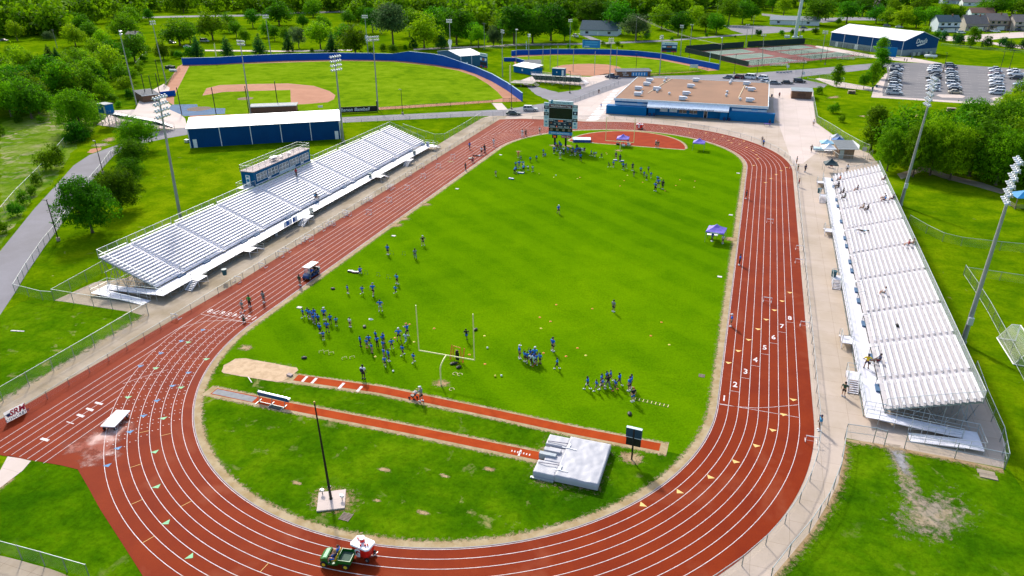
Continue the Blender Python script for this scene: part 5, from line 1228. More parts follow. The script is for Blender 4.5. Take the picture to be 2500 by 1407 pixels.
# nets on tall black poles behind home plates
pr=empty('net_pole',(0,0,0));m=MB();m.tube((0,0,0),(0,0,9.0),.13,8);m.build('pole',M_BLACK,pr);m=MB();m.sphere((0,0,9.05),.15,8,4);m.build('cap',M_BLACK,pr);PR=Proto(pr)
npx=[(358,244),(376,246),(392,240),(444,280),(528,280),(608,276),(679,262),(390,200)]
for i,(x,y) in enumerate(npx):w=P(x,y);PR.copy((w.x,w.y,0),0,(1,1,.92),label='black netting pole of the baseball backstop, %s from the left'%ordn(sorted(npx).index((x,y))),cat='pole',group='black netting poles')
wipe(pr)
m=MB();o=P(444,280);pts=[P(*q) for q in((444,280),(528,280),(608,276))]
for a,b in zip(pts,pts[1:]):m.quad((a.x,a.y,1),(b.x,b.y,1),(b.x,b.y,8),(a.x,a.y,8))
o=m.build('backstop_net',chain_mat('fine net',(.01,.01,.01),.05,.15));tag(o,'fine black backstop net between the poles behind home plate','net')
pr=empty('backstop_pole',(0,0,0));m=MB();m.tube((0,0,0),(0,0,9.5),.11,8);m.build('pole',M_POLE,pr);PR=Proto(pr)
spx=[(1325,168),(1343,172),(1361,168),(1399,176),(1451,184),(1504,172)]
for i,(x,y) in enumerate(spx):w=P(x,y);PR.copy((w.x,w.y,0),0,1,label='grey backstop pole round the softball infield, %s from the left'%ordn(i),cat='pole',group='grey backstop poles')
wipe(pr)
# street lamps (black posts)
pr=empty('street_lamp',(0,0,0));m=MB();m.tube((0,0,.5),(0,0,7.6),.1,8,.07);m.build('pole',M_BLACK,pr);m=MB();m.tube((0,0,0),(0,0,.6),.32,10);m.build('concrete_base',M_CONC2,pr)
m=MB();m.box(-.75,-.14,7.55,.1,.14,7.68);m.build('lamp_head',M_BLACK,pr);PR=Proto(pr)
lm=[((143,588),'beside the fence near the biggest round tree'),((252,424),'at the road bend behind the round trees'),((983,279),'on the grass below the baseball fence'),((1249,267),'by the baseball wall end and two parked cars'),((1391,228),'between the gravel yard and the softball bleachers'),((1956,196),'beside the white sign on the front lawn'),((1846,196),'among the cars parked behind the field house'),((1792,180),'on the slope left of the field house parking'),((1682,141),'outside the dark tennis screen corner'),((2014,158),'at the path below the tennis courts'),((2302,176),'among the middle rows of parked cars'),((2441,173),'far side of the right hand parking rows'),((2464,168),'end of the parking lot near the white trucks'),((1552,178),'behind the softball dugout')]
for(q,lb) in lm:w=P(*q);PR.copy((w.x,w.y,0),RAD(random.uniform(-20,20)),1.0,label='black street lamp '+lb,cat='street lamp',group='black street lamps')
wipe(pr)
# ================================================================== HOUSES
def house(x,y,wd,dp,h,hr,wall,roofm,label,rz_=0,two=False,porch=False):
    w=P(x,y);r=empty('house',(w.x,w.y,0),rz_,label,'house');m=MB()
    m.add([(0,0,0),(wd,0,0),(wd,dp,0),(0,dp,0),(0,0,h),(wd,0,h),(wd,dp,h),(0,dp,h),(0,dp/2,hr),(wd,dp/2,hr)],[(0,1,5,4),(1,2,6,9,5),(2,3,7,6),(3,0,4,8,7)]);m.build('wall',wall,r)
    m=MB();o=.5;sl_=(hr-h)/(dp/2);e=h-o*sl_
    m.add([(-o,-o,e+.1),(wd+o,-o,e+.1),(wd+o,dp/2,hr+.1),(-o,dp/2,hr+.1),(wd+o,dp+o,e+.1),(-o,dp+o,e+.1),(-o,-o,e-.1),(wd+o,-o,e-.1),(wd+o,dp+o,e-.1),(-o,dp+o,e-.1),(-o,dp/2,hr-.1),(wd+o,dp/2,hr-.1)],[(0,1,2,3),(3,2,4,5),(0,6,7,1),(5,4,8,9),(0,3,10,6),(3,5,9,10),(1,7,11,2),(2,11,8,4),(6,10,11,7),(10,9,8,11)])
    m.build('roof',roofm,r)
    for fl in range(2 if two else 1):
        for k in range(3 if wd>9 else 2):
            xx=wd*(.16+.3*k);z=1.1+fl*2.9
            if fl==0 and k==1:continue
            m=MB();m.box(xx,-.06,z,xx+1.1,-.01,z+1.3);f=m.build('window',M_DGLASS,r);m=MB();m.box(xx-.35,-.08,z-.05,xx-.05,-.01,z+1.35);m.box(xx+1.15,-.08,z-.05,xx+1.45,-.01,z+1.35);m.build('shutter',M_NAVYT,f)
    m=MB();m.box(wd*.46,-.07,0,wd*.46+1,-.01,2.1);m.build('door',M_WHITE,r)
    if porch:
        m=MB();m.box(wd*.5,-.09,0,wd*.5+4.2,-.02,2.4);m.build('garage_door',M_WHITE,r)
        m=MB();m.add([(-.2,-1.2,2.6),(wd+.2,-1.2,2.6),(wd+.2,-.02,3.1),(-.2,-.02,3.1),(-.2,-1.2,2.7),(wd+.2,-1.2,2.7),(wd+.2,-.02,3.2),(-.2,-.02,3.2)],[(0,3,2,1),(4,5,6,7),(0,1,5,4),(1,2,6,5),(3,0,4,7)]);m.build('porch_roof',roofm,r)
    m=MB();m.box(wd*.7,dp*.4,hr-1.0,wd*.7+.6,dp*.4+.6,hr+.7);m.build('chimney',M_BRICK,r)
    return r
WG=mat('pale siding',(.60,.66,.70),.7);WB=mat('beige siding',(.46,.40,.34),.7);WT=mat('tan siding',(.38,.30,.22),.7);RG=mat('slate roof',(.055,.10,.12),.85,var=.2);RB_=mat('brown grey roof',(.17,.15,.14),.85,var=.2)
house(1416,86,23,14,3.4,8.0,WG,RG,'low white house with dark green roof beyond the softball wall',RAD(0))
house(2287,79,13,10,6.2,9.6,WG,RG,'two storey pale house with white gable right of the gym',RAD(16),True,True)
house(2356,76,13,12,4.4,9.0,WB,RB_,'beige house with tall grey roof next to the two storey pale house',RAD(14),False,True)
house(2410,74,12,12,6.0,9.6,WT,RB_,'tan house with brown grey roof near the parked white pickup',RAD(14),True,True)
house(2474,76,14,12,5.6,9.2,WB,RB_,'beige house at the right frame edge near the leaning utility pole',RAD(12),True,True)
house(1879,60,32,12,3.2,5.4,mat('white board',(.62,.66,.70),.7),mat('steel roof',(.24,.28,.30),.6),'long low white church hall with carport behind the tall mast',RAD(-4),False,False)
house(2300,10,26,12,3.4,7,mat('grey board',(.34,.40,.45),.7),RB_,'grey gabled house at the top edge among the trees',RAD(5))
house(2350,15,30,12,3.4,6.4,mat('white board',(.62,.66,.70),.7),RB_,'long white house at the top right behind the round trees',RAD(4))
house(2133,18,22,12,3.2,6.4,WB,RB_,'half hidden low house at the top behind the gym trees',RAD(-5))
house(2370,42,16,11,3.2,6.4,WG,mat('brown roof',(.20,.11,.08),.85),'brown roofed house between the beige house and the trees',RAD(8))
house(312,108,6,6,5.2,6.6,mat('grey shed board',(.32,.36,.34),.8),RB_,'small grey shed hidden among the park trees at the upper left',RAD(10))
house(1950,5,26,11,3.2,6.4,WB,RB_,'low house at the top edge left of the tall mast',RAD(0))
# ================================================================== CARS
def loft(secs):
    """secs: list of closed rings with equal counts -> skin"""
    m=MB();n=len(secs[0])
    vs=[p for s in secs for p in s];fs=[]
    for i in range(len(secs)-1):
        for j in range(n):fs.append((i*n+j,i*n+(j+1)%n,(i+1)*n+(j+1)%n,(i+1)*n+j))
    fs+=[tuple(range(n)),tuple((len(secs)-1)*n+j for j in reversed(range(n)))]
    return m.add(vs,fs)
def car_proto(kind):
    r=empty('parked_'+kind,(0,0,0))
    Lc,Wc,zb,zt={'sedan':(4.7,1.82,.88,1.42),'suv':(4.8,1.92,1.02,1.72),'pickup':(5.7,1.98,1.08,1.85),'van':(5.2,1.98,1.15,2.1)}[kind]
    h=Lc/2;w=Wc/2
    def ring(x,zl,zt_,ww):return[(x,-ww,zl),(x,ww,zl),(x,ww*1.0,zt_*.72),(x,ww*.95,zt_*.97),(x,ww*.80,zt_),(x,-ww*.80,zt_),(x,-ww*.95,zt_*.97),(x,-ww,zt_*.72)]
    hood={'sedan':.80,'suv':.94,'pickup':1.05,'van':1.0}[kind]
    S_=[ring(-h,.45,zb*.82,w*.86),ring(-h+.12,.30,zb*.96,w*.95),ring(-h+.7,.26,zb,w),ring(.2,.26,zb,w),ring(h-1.35,.26,zb*.97,w),ring(h-.5,.28,hood*.92,w*.97),ring(h-.1,.34,hood*.78,w*.90),ring(h,.42,hood*.62,w*.82)]
    body=loft(S_)
    a={'sedan':(-h+.55,h-1.25,-h+1.15,h-2.05),'suv':(-h+.12,h-1.2,-h+.35,h-1.95),'pickup':(-.75,h-1.35,-.65,h-2.05),'van':(-h+.1,h-.9,-h+.25,h-1.7)}[kind]
    x0,x1,x2,x3=a;wt=w*.74;wb=w*.93
    body.add([(x2,-wt,zt-.05),(x3,-wt,zt-.05),(x3,wt,zt-.05),(x2,wt,zt-.05),(x2+.05,-wt*.93,zt),(x3-.05,-wt*.93,zt),(x3-.05,wt*.93,zt),(x2+.05,wt*.93,zt)],[(0,3,2,1),(4,5,6,7),(0,1,5,4),(1,2,6,5),(2,3,7,6),(3,0,4,7)])
    for s in(-1,1):
        for(p,q) in(((x0,zb),(x2,zt-.04)),((x1,zb),(x3,zt-.04))):body.beam((p[0],s*wb,p[1]-.02),(q[0],s*wt*.99,q[1]),.07,.07)
        for t in([.5] if kind in('sedan','pickup') else[.36,.68]):xm=x0+(x1-x0)*t;xn=x2+(x3-x2)*t;body.beam((xm,s*wb,zb-.02),(xn,s*wt,zt-.04),.09,.05)
    if kind=='pickup':
        body.box(-h+.05,-w*.97,zb-.02,x0-.05,-w*.86,zb+.1);body.box(-h+.05,w*.86,zb-.02,x0-.05,w*.97,zb+.1);body.box(-h+.02,-w*.93,zb-.02,-h+.12,w*.93,zb+.1)
    body.build('body',mat('car paint',(.7,.7,.7),.25,.1,var=.0,spec=.6),r)
    g=MB();e=.03
    g.add([(x0+e,-wb+e,zb-.02),(x1-e,-wb+e,zb-.02),(x1-e,wb-e,zb-.02),(x0+e,wb-e,zb-.02),(x2+e,-wt+e,zt-.06),(x3-e,-wt+e,zt-.06),(x3-e,wt-e,zt-.06),(x2+e,wt-e,zt-.06)],[(0,3,2,1),(4,5,6,7),(0,1,5,4),(1,2,6,5),(2,3,7,6),(3,0,4,7)])
    g.build('window',M_DGLASS,r)
    if kind=='pickup':m=MB();m.box(-h+.12,-w*.85,zb-.0,x0-.08,w*.85,zb+.02);m.build('load_bed',M_BLACK,r)
    for(x,s) in((h-.95,-1),(h-.95,1),(-h+1.0,-1),(-h+1.0,1)):
        R_=.34 if kind=='sedan' else.38
        m=MB();m.tube((0,-s*.20,0),(0,s*.02,0),R_,14);o=m.build('wheel',M_TYRE,r,loc=(x,s*w,R_));m=MB();m.tube((0,s*.021,0),(0,s*.03,0),R_*.62,10);m.build('rim',M_RIM,o)
    for s in(-1,1):
        m=MB();m.cbox((h-.09,s*w*.62,hood*.62),(.10,.34,.14));m.build('headlight',M_LAMP,r)
        m=MB();m.cbox((-h+.06,s*w*.72,zb*.72),(.10,.22,.18));m.build('tail_light',mat('tail red',(.3,.01,.01),.4),r)
    return Proto(r)
CARS={k:car_proto(k) for k in('sedan','suv','pickup','van')}
PAINT={'white':(.78,.78,.79),'silver':(.42,.45,.48),'grey':(.13,.15,.17),'black':(.012,.014,.018),'dark blue':(.010,.03,.08),'dark green':(.010,.045,.035),'tan':(.45,.38,.27),'maroon':(.12,.012,.02),'pale blue':(.35,.45,.52)}
def paint(c):return mat('paint '+c,PAINT[c],.28,.15 if c in('silver','grey','tan') else.0,var=.0,spec=.6)
def put_car(kind,color,loc,ang,label,group=None):
    return CARS[kind].copy((loc[0],loc[1],.025),ang,1.0,{'body':paint(color)},label,'truck' if kind=='pickup' else 'car',group)
rows_=[('first row','kerb row',(2180,231),(2190,163),0,['pickup silver','suv silver','sedan white','suv white','suv black','sedan white','sedan black','sedan grey','sedan white','suv black','pickup white','suv dark blue','sedan grey']),
    ('second row','lamp row',(2276,222),(2282,165),PI,['sedan white','suv white','sedan grey','sedan white','pickup black','sedan grey','sedan black','pickup white','suv white','suv silver']),
    ('third row','island row',(2331,229),(2320,163),0,['sedan tan','sedan black','sedan white','suv white','suv grey','suv silver','sedan white','sedan grey','suv white','sedan maroon','suv dark blue','suv grey']),
    ('fourth row','tree row',(2433,231),(2428,171),PI,['suv silver','suv white','sedan black','sedan white','suv white','sedan white','pickup white','sedan maroon','sedan white','sedan silver']),
    ('fifth row','edge row',(2478,194),(2475,176),PI,['suv black','pickup white','sedan white'])]
kn={'suv':'large car','sedan':'sedan','pickup':'pickup truck','van':'van'}
for(rn,gn,a,b,ang,cs) in rows_:
    A=P(*a);B=P(*b);n=len(cs)
    for i,s in enumerate(cs):
        k,c=s.split(' ',1);q=A.lerp(B,i/(n-1));q.x+=random.uniform(-.35,.35)
        put_car(k,c,q,ang+RAD(random.uniform(-2,2)),'%s %s, %s from the near end of the parking %s'%(c,kn[k],ordn(i),rn),'cars parked in the lot')
put_car('sedan','pale blue',P(2490,209),PI,'pale blue sedan parked alone at the right edge of the parking lot','cars parked in the lot')
for(k,c,x,y,a,lb) in[('sedan','dark green',1254,281,8,'dark green sedan parked on the apron at the far end of the running track'),('suv','silver',1295,271,10,'silver large car parked near the dark green sedan by the road'),('pickup','dark blue',1494,191,172,'dark blue pickup truck beside the brown softball dugout'),
        ('sedan','grey',1778,192,175,'grey sedan parked behind the field house beside the maroon car'),('suv','maroon',1801,192,160,'maroon car parked behind the gravel roof'),('van','white',1828,193,160,'white van parked behind the field house'),('suv','white',1859,194,160,'white large car next to the white van behind the field house'),
        ('sedan','grey',1891,206,0,'dark sedan parked at the right corner of the field house'),('sedan','black',1921,205,0,'black sedan between the dark sedan and the street lamp'),('suv','black',1951,202,3,'black hatchback beside the brick hut'),('sedan','silver',1871,201,0,'silver car partly behind the right roof corner'),
        ('pickup','white',1404,91,130,'white pickup on the drive beside the low white house'),('sedan','black',10,101,20,'black car half hidden at the left end of the park'),('suv','black',421,107,-10,'black large car in the park among the trees'),('sedan','white',458,117,-8,'white car in the park behind the baseball wall'),('sedan','black',1983,44,15,'dark car on the street near the mast'),('suv','white',2346,82,10,'white car in front of the two storey pale house'),('sedan','black',2412,79,5,'black car parked before the tan house'),('pickup','white',2428,79,5,'white pickup parked before the tan house'),('sedan','black',2462,77,0,'dark car parked near the leaning utility pole'),('suv','black',2487,76,0,'black large car at the upper right edge'),('sedan','dark blue',1962,70,0,'dark blue car beside the white church hall'),
        ('suv','grey',2165,66,0,'grey car behind the gym roof, left one'),('sedan','white',2195,68,0,'white car behind the gym roof'),('van','silver',500,103,5,'silver van on the park drive behind the baseball field')]:
    put_car(k,c,P(x,y),RAD(a),lb)
for k in CARS:wipe(CARS[k].root)
# ================================================================== UTILITY VEHICLES AND CARTS
M_JG=mat('tractor green',(.008,.14,.015),.35,var=.05);M_JY=mat('tractor yellow',(.75,.55,.02),.4)
a=P(792,1384);b=P(845,1391);ang=atan2(a.y-b.y,a.x-b.x);c=(a+b)/2
n_=Vector((-sin(ang),cos(ang),0));c=c-n_*.62
uv=empty('utility_vehicle',(c.x,c.y,.032),ang,'green utility vehicle with yellow wheels and empty cargo bed on the near bend','utility vehicle')
def wheels(root,pts,R_,wd,hub,nm='wheel'):
    for(x,y) in pts:
        s=1 if y>0 else-1;m=MB();m.tube((0,-wd/2,0),(0,wd/2,0),R_,16);o=m.build(nm,M_TYRE,root,loc=(x,y,R_),bevel=.0);m=MB();m.tube((0,s*wd/2,0),(0,s*(wd/2+.02),0),R_*.52,12);m.build('rim',hub,o)
wheels(uv,[(.95,-.6),(.95,.6),(-.95,-.6),(-.95,.6)],.30,.24,M_JY)
m=MB();S_=[[(1.35,-.45,.35),(1.35,.45,.35),(1.35,.42,.62),(1.35,-.42,.62)],[(1.15,-.62,.32),(1.15,.62,.32),(1.15,.58,.80),(1.15,-.58,.80)],[(.72,-.66,.32),(.72,.66,.32),(.72,.62,.98),(.72,-.62,.98)],[(.62,-.66,.32),(.62,.66,.32),(.62,.62,.96),(.62,-.62,.96)]]
m=loft(S_);m.box(-.1,-.66,.28,.62,.66,.36);m.box(-.25,-.62,.3,-.1,.62,.78);m.box(-1.3,-.5,.34,-.2,.5,.5);m.build('body',M_JG,uv)
m=MB();m.add([(.70,-.5,1.0),(1.05,-.5,.88),(1.05,.5,.88),(.70,.5,1.0)],[(0,1,2,3)]);m.build('hood_panel',mat('pale green hood',(.30,.55,.32),.3),uv)
m=MB();m.box(-1.4,-.68,.62,-.25,.68,.67);m.box(-1.4,-.68,.67,-1.35,.68,.96);m.box(-.3,-.68,.67,-.25,.68,1.0);m.box(-1.35,-.68,.67,-.3,-.63,.96);m.box(-1.35,.63,.67,-.3,.68,.96);cb=m.build('cargo_bed',M_JG,uv)
m=MB();m.box(-1.33,-.6,.672,-.32,.6,.69);m.build('bed_liner',mat('bed liner',(.06,.11,.08),.8),cb)
for y in(-.32,.32):m=MB();m.cbox((.05,y,.72),(.45,.5,.12));m.cbox((-.14,y,.95),(.1,.5,.4));m.build('seat',M_JY,uv,bevel=.03)
m=MB()
for k in range(12):t=2*PI*k/12;t2=t+2*PI/12;m.tube((.48,.32+.16*cos(t),1.02+.16*sin(t)),(.48,.32+.16*cos(t2),1.02+.16*sin(t2)),.015,5)
m.tube((.62,.32,.8),(.48,.32,1.02),.02);m.build('steering_wheel',M_BLACK,uv)
def cooler(loc,ang,label,big=1.0):
    r=empty('drink_cart',(loc[0],loc[1],.032),ang,label,'drink cart');RD=mat('cooler red',(.75,.02,.01),.35,var=.03)
    S_=[[(x*k,y*k,z) for(x,y) in((-.75,-.35),(-.6,-.5),(.6,-.5),(.75,-.35),(.75,.35),(.6,.5),(-.6,.5),(-.75,.35))] for(z,k) in((.22,.80),(.5,.9),(.85,.98),(.98,1.03))]
    loft(S_).build('tub',RD,r);S_=[[(x*k,y*k,z) for(x,y) in((-.75,-.35),(-.6,-.5),(.6,-.5),(.75,-.35),(.75,.35),(.6,.5),(-.6,.5),(-.75,.35))] for(z,k) in((.985,1.06),(1.04,1.06),(1.08,.98))]
    ld=loft(S_).build('lid',M_WHITE,r)
    m=MB();m.tube((-.12,.12,1.08),(-.12,.12,1.32),.19,12);m.build('jug',RD,r);m=MB();m.tube((-.12,.12,1.32),(-.12,.12,1.38),.22,12);m.build('jug_lid',M_WHITE,r)
    for(x,y) in((.35,-.15),(.48,-.05),(-.5,.15),(.05,-.3)):m=MB();m.tube((x,y,1.08),(x,y,1.24),.06,8);m.build('bottle',RD,r)
    wheels(r,[(.6,-.42),(.6,.42)],.16,.1,M_RIM);m=MB();m.path([(.7,-.2,.3),(1.05,-.2,.55),(1.1,.2,.55),(.7,.2,.3)],.03);m.build('handle',M_RIM,r)
    put_text('lettering','G',.75,M_WHITE,r,(-.1,-.56,.60),(PI/2-.15,0,0),.03);r.scale=(1.2,1.2,1.3)
    return r
w=P(889,1356);cooler(w,RAD(-8),'big red drink cart with white lid and jugs right behind the green utility vehicle')
w=P(1561,315);cooler(w,0,'red drink cart with white lid on the far bend beside the goal post')
# golf cart
w=P(760,676);gc=empty('golf_cart',(w.x,w.y,.032),RAD(-92),'blue golf cart with long white roof driving down the left straight','golf cart')
GB=mat('cart blue',(.01,.05,.16),.3)
m=loft([[(1.55,-.45,.3),(1.55,.45,.3),(1.55,.42,.55),(1.55,-.42,.55)],[(1.35,-.58,.25),(1.35,.58,.25),(1.35,.55,.72),(1.35,-.55,.72)],[(.85,-.6,.25),(.85,.6,.25),(.85,.56,.92),(.85,-.56,.92)]]);m.box(-1.6,-.6,.25,.85,.6,.36);m.box(-.2,-.58,.36,.1,.58,.66);m.box(-1.5,-.58,.36,-.7,.58,.7);m.build('body',GB,gc)
wheels(gc,[(1.15,-.55),(1.15,.55),(-1.15,-.55),(-1.15,.55)],.25,.2,M_RIM)
m=MB();m.box(-1.45,-.66,1.92,1.1,.66,2.0);m.build('roof',M_WHITE,gc,bevel=.02)
m=MB()
for s in(-.56,.56):m.tube((.85,s,.9),(.7,s,1.93),.03);m.tube((-1.3,s,.7),(-1.3,s,1.93),.03);m.tube((-.2,s,.66),(-.2,s,1.93),.03)
m.build('roof_post',M_BLACK,gc)
m=MB();m.quad((.86,-.54,.92),(.86,.54,.92),(.72,.54,1.85),(.72,-.54,1.85));o=m.build('windscreen',mat('clear screen',(.55,.6,.62),.1,alpha=.45),gc)
for(x,z) in((.0,.7),(-1.05,.74)):m=MB();m.cbox((x,0,z),(.5,1.1,.12));m.cbox((x-.22,0,z+.25),(.1,1.1,.4));m.build('seat',mat('cart seat',(.03,.03,.04),.6),gc,bevel=.02)
m=MB();m.cbox((-1.55,.1,.85),(.5,.9,.35));m.build('cargo_box',mat('cargo grey',(.30,.32,.34),.6),gc)
# white flat trolley
cs=[P(x,y,.62) for x,y in((245,1041),(279,1044),(318,1002),(285,1001))];c=sum(cs,Vector())/4;d=(cs[3]-cs[0]);ang=atan2(d.y,d.x);Lt=d.length;Wt=(cs[1]-cs[0]).length
tr=empty('flat_trolley',(c.x,c.y,.032),ang,'large white flat trolley on small wheels standing on the lower left track','trolley')
m=MB();m.box(-Lt/2,-Wt/2,.5,Lt/2,Wt/2,.62);m.build('deck',M_WHITE,tr,bevel=.02)
wheels(tr,[(-Lt/2+.25,-Wt/2+.2),(-Lt/2+.25,Wt/2-.2),(Lt/2-.5,-Wt/2+.2),(Lt/2-.5,Wt/2-.2)],.2,.12,M_LAMP)
m=MB();m.box(-Lt/2+.1,-.5,.36,Lt/2-.1,-.42,.5);m.box(-Lt/2+.1,.42,.36,Lt/2-.1,.5,.5);m.box(-Lt/2+.2,-Wt/2+.15,.3,-Lt/2+.3,Wt/2-.15,.38);m.box(Lt/2-.55,-Wt/2+.15,.3,Lt/2-.45,Wt/2-.15,.38);m.build('chassis',mat('purple grey',(.10,.08,.16),.6),tr)
m=MB();m.box(.9,-.2,.622,1.1,.0,.64);m.box(-.5,-.1,.622,.6,-.06,.628);m.build('deck_mark',mat('pale print',(.45,.46,.40),.7),tr)
# ================================================================== MATS, TENTS, EQUIPMENT
def cloth_box(m,x0,y0,x1,y1,h,nx,ny,wr=.05,seed=0,hv=None):
    vs=[];idx={}
    for i in range(nx+1):
        for j in range(ny+1):
            x=x0+(x1-x0)*i/nx;y=y0+(y1-y0)*j/ny;e=(i in(0,nx)) or(j in(0,ny))
            n1=mnoise.noise(Vector((x*.9+y*.5,y*.35-x*.4,seed)))*wr*1.8+mnoise.noise(Vector((x*2.2,y*1.6,seed+4)))*wr*.7
            vs.append((x,y,h+(n1 if not e else n1*.3)))
    fs=[(i*(ny+1)+j,(i+1)*(ny+1)+j,(i+1)*(ny+1)+j+1,i*(ny+1)+j+1) for i in range(nx) for j in range(ny)]
    ring=[(i,0) for i in range(nx+1)]+[(nx,j) for j in range(1,ny+1)]+[(i,ny) for i in range(nx-1,-1,-1)]+[(0,j) for j in range(ny-1,0,-1)]
    b=len(vs);k=len(ring)
    for r_,(i,j) in enumerate(ring):
        p=vs[i*(ny+1)+j];cx,cy=(x0+x1)/2,(y0+y1)/2;w_=.03*sin(r_*1.7);vs.append((p[0]+(p[0]-cx)*.012+w_*(1 if j in(0,ny) else 0)*0,p[1]+w_*.6,h*.45));
    for r_,(i,j) in enumerate(ring):p=vs[i*(ny+1)+j];vs.append((p[0],p[1],.08))
    for q in range(k):
        a_=ring[q][0]*(ny+1)+ring[q][1];n2=ring[(q+1)%k][0]*(ny+1)+ring[(q+1)%k][1]
        fs.append((a_,b+q,b+(q+1)%k,n2));fs.append((b+q,b+k+q,b+k+(q+1)%k,b+(q+1)%k))
    return m.add(vs,fs)
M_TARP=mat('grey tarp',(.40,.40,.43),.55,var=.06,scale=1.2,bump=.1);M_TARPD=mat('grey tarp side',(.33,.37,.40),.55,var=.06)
pv_=empty('landing_mat',(0,0,.05),0,'large pole vault landing mat under a wrinkled grey cover','landing mat')
m=MB();cloth_box(m,17.1,-68.9,21.3,-62.6,.82,30,40,.055,1);m.build('cover',M_TARP,pv_,smooth=True)
m=MB();cloth_box(m,14.9,-68.8,17.08,-66.9,.62,14,12,.03,2);m.build('front_cover',M_TARP,pv_,smooth=True)
m=MB();cloth_box(m,14.9,-64.3,17.08,-62.7,.66,14,10,.03,3);m.build('front_cover',M_TARP,pv_,smooth=True)
m=MB();cloth_box(m,15.4,-66.7,17.08,-64.45,.50,12,12,.04,4);m.build('front_cover',M_TARP,pv_,smooth=True)
m=MB();cloth_box(m,15.0,-65.4,16.7,-64.9,.78,8,4,.02,5);m.build('plant_box_cover',M_TARP,pv_)
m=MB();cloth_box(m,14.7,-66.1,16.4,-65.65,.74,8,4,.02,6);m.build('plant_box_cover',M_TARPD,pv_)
for y in(-67.4,-63.9):m=MB();m.beam((15.0,y,.72),(17.3,y,.9),.07,.05);m.build('slide_rail',mat('dark slot',(.03,.035,.10),.5),pv_)
for y in(-67.75,-64.25):m=MB();m.box(17.2,y-.38,.88,17.45,y+.35,.93);m.box(16.7,y-.4,.87,18.2,y-.32,.90);m.build('base_plate',M_WHITE,pv_)
m=MB();m.box(14.7,-69.1,0,17.0,-68.82,.1);[m.box(14.8+k*.3,-69.12,.1,14.86+k*.3,-68.9,.16) for k in range(7)];m.build('pallet',M_GALVL,pv_)
w=P(1420,345);hj=empty('high_jump_mat',(w.x,w.y,.055),RAD(14),'blue high jump mat with pale top on the red half circle','landing mat')
m=MB();m.box(-2.4,-1.5,0,2.4,1.5,.62);m.build('mat_body',mat('mat blue',(.01,.06,.30),.5),hj);m=MB();m.box(-2.42,-1.52,.62,2.42,1.52,.68);m.build('mat_top',mat('mat top',(.45,.58,.72),.5),hj)
for x in(-2.2,2.9):w2=MB();w2.tube((x,-1.9,0),(x,-1.9,2.3),.03);w2.cbox((x,-1.9,.04),(.5,.4,.06));o=w2.build('jump_stand',M_GALV,None,loc=(w.x,w.y,.055),rz=RAD(14));tag(o,'thin jump stand at the %s front corner of the blue high jump mat'%('left' if x<0 else 'right'),'stand')
def tent(x,y,z,sz,col,label,ang=0.0,hh=2.05,pk=1.0,col2=None):
    w=P(x,y,z);r=empty('canopy_tent',(w.x,w.y,.04),ang,label,'tent');s=sz/2;m=MB()
    n=6;vs=[(0,0,hh+pk)];fs=[]
    ring=[]
    for lv,(f_,zz) in enumerate(((.33,hh+pk*.52),(.68,hh+pk*.20),(1.0,hh))):
        for(cx,cy) in((-1,-1),(0,-1),(1,-1),(1,0),(1,1),(0,1),(-1,1),(-1,0)):
            mid_=(cx==0 or cy==0);vs.append((cx*s*f_,cy*s*f_,zz-(.10*f_ if mid_ else 0)))
    for k in range(8):fs.append((0,1+k,1+(k+1)%8))
    for lv in range(2):
        for k in range(8):a_=1+lv*8;fs.append((a_+k,a_+8+k,a_+8+(k+1)%8,a_+(k+1)%8))
    b=len(vs)
    for k in range(8):p=vs[17+k];vs.append((p[0],p[1],hh-.22))
    for k in range(8):fs.append((17+k,b+k,b+(k+1)%8,17+(k+1)%8))
    m.add(vs,fs);m.build('canopy',mat('canopy '+label[:14],col,.7,var=.04),r)
    m=MB()
    for(cx,cy) in((-1,-1),(1,-1),(1,1),(-1,1)):m.tube((cx*s*.98,cy*s*.98,0),(cx*s*.98,cy*s*.98,hh),.03,6)
    for(a_,b_) in(((-1,-1),(1,-1)),((1,-1),(1,1)),((1,1),(-1,1)),((-1,1),(-1,-1))):m.beam((a_[0]*s*.97,a_[1]*s*.97,hh-.05),(b_[0]*s*.97,b_[1]*s*.97,hh-.3),.03,.03);m.beam((a_[0]*s*.97,a_[1]*s*.97,hh-.3),(b_[0]*s*.97,b_[1]*s*.97,hh-.05),.03,.03)
    m.build('folding_frame',M_GALV,r)
    if col2:m=MB();m.add([(-s*.5,-s*1.005,hh-.2),(s*.5,-s*1.005,hh-.2),(s*.5,-s*1.005,hh-.02),(-s*.5,-s*1.005,hh-.02)],[(0,1,2,3)]);m.build('print',col2,r)
    return r
PUR=(.20,.15,.60)
tent(1521,337,2.05,3.1,PUR,'purple canopy tent behind the far goal post on the red half circle',RAD(4))
tent(1707,347,2.05,2.9,PUR,'purple canopy tent alone on the grass at the far right bend',RAD(0))
tent(1749,561,2.05,3.1,PUR,'purple canopy tent near the right sideline',RAD(-6),col2=M_WHITE)
tent(2024,360,2.1,3.2,(.80,.82,.84),'white canopy tent with blue ridge beside the brown shed',RAD(8),pk=1.1)
tent(2019,347,2.1,3.0,(.25,.50,.66),'pale blue and white canopy behind the white tent',RAD(6),pk=.7)
tent(2048,342,2.1,3.0,(.02,.11,.33),'dark blue canopy behind the grey shed roof',RAD(8),pk=.9)
tent(2043,334,2.1,2.8,(.35,.38,.42),'grey canopy behind the dark blue canopy',RAD(8),pk=.9)
tent(2029,399,2.05,2.9,(.015,.045,.055),'dark green black canopy with red chairs at the end of the right bleachers',RAD(4),pk=1.15)
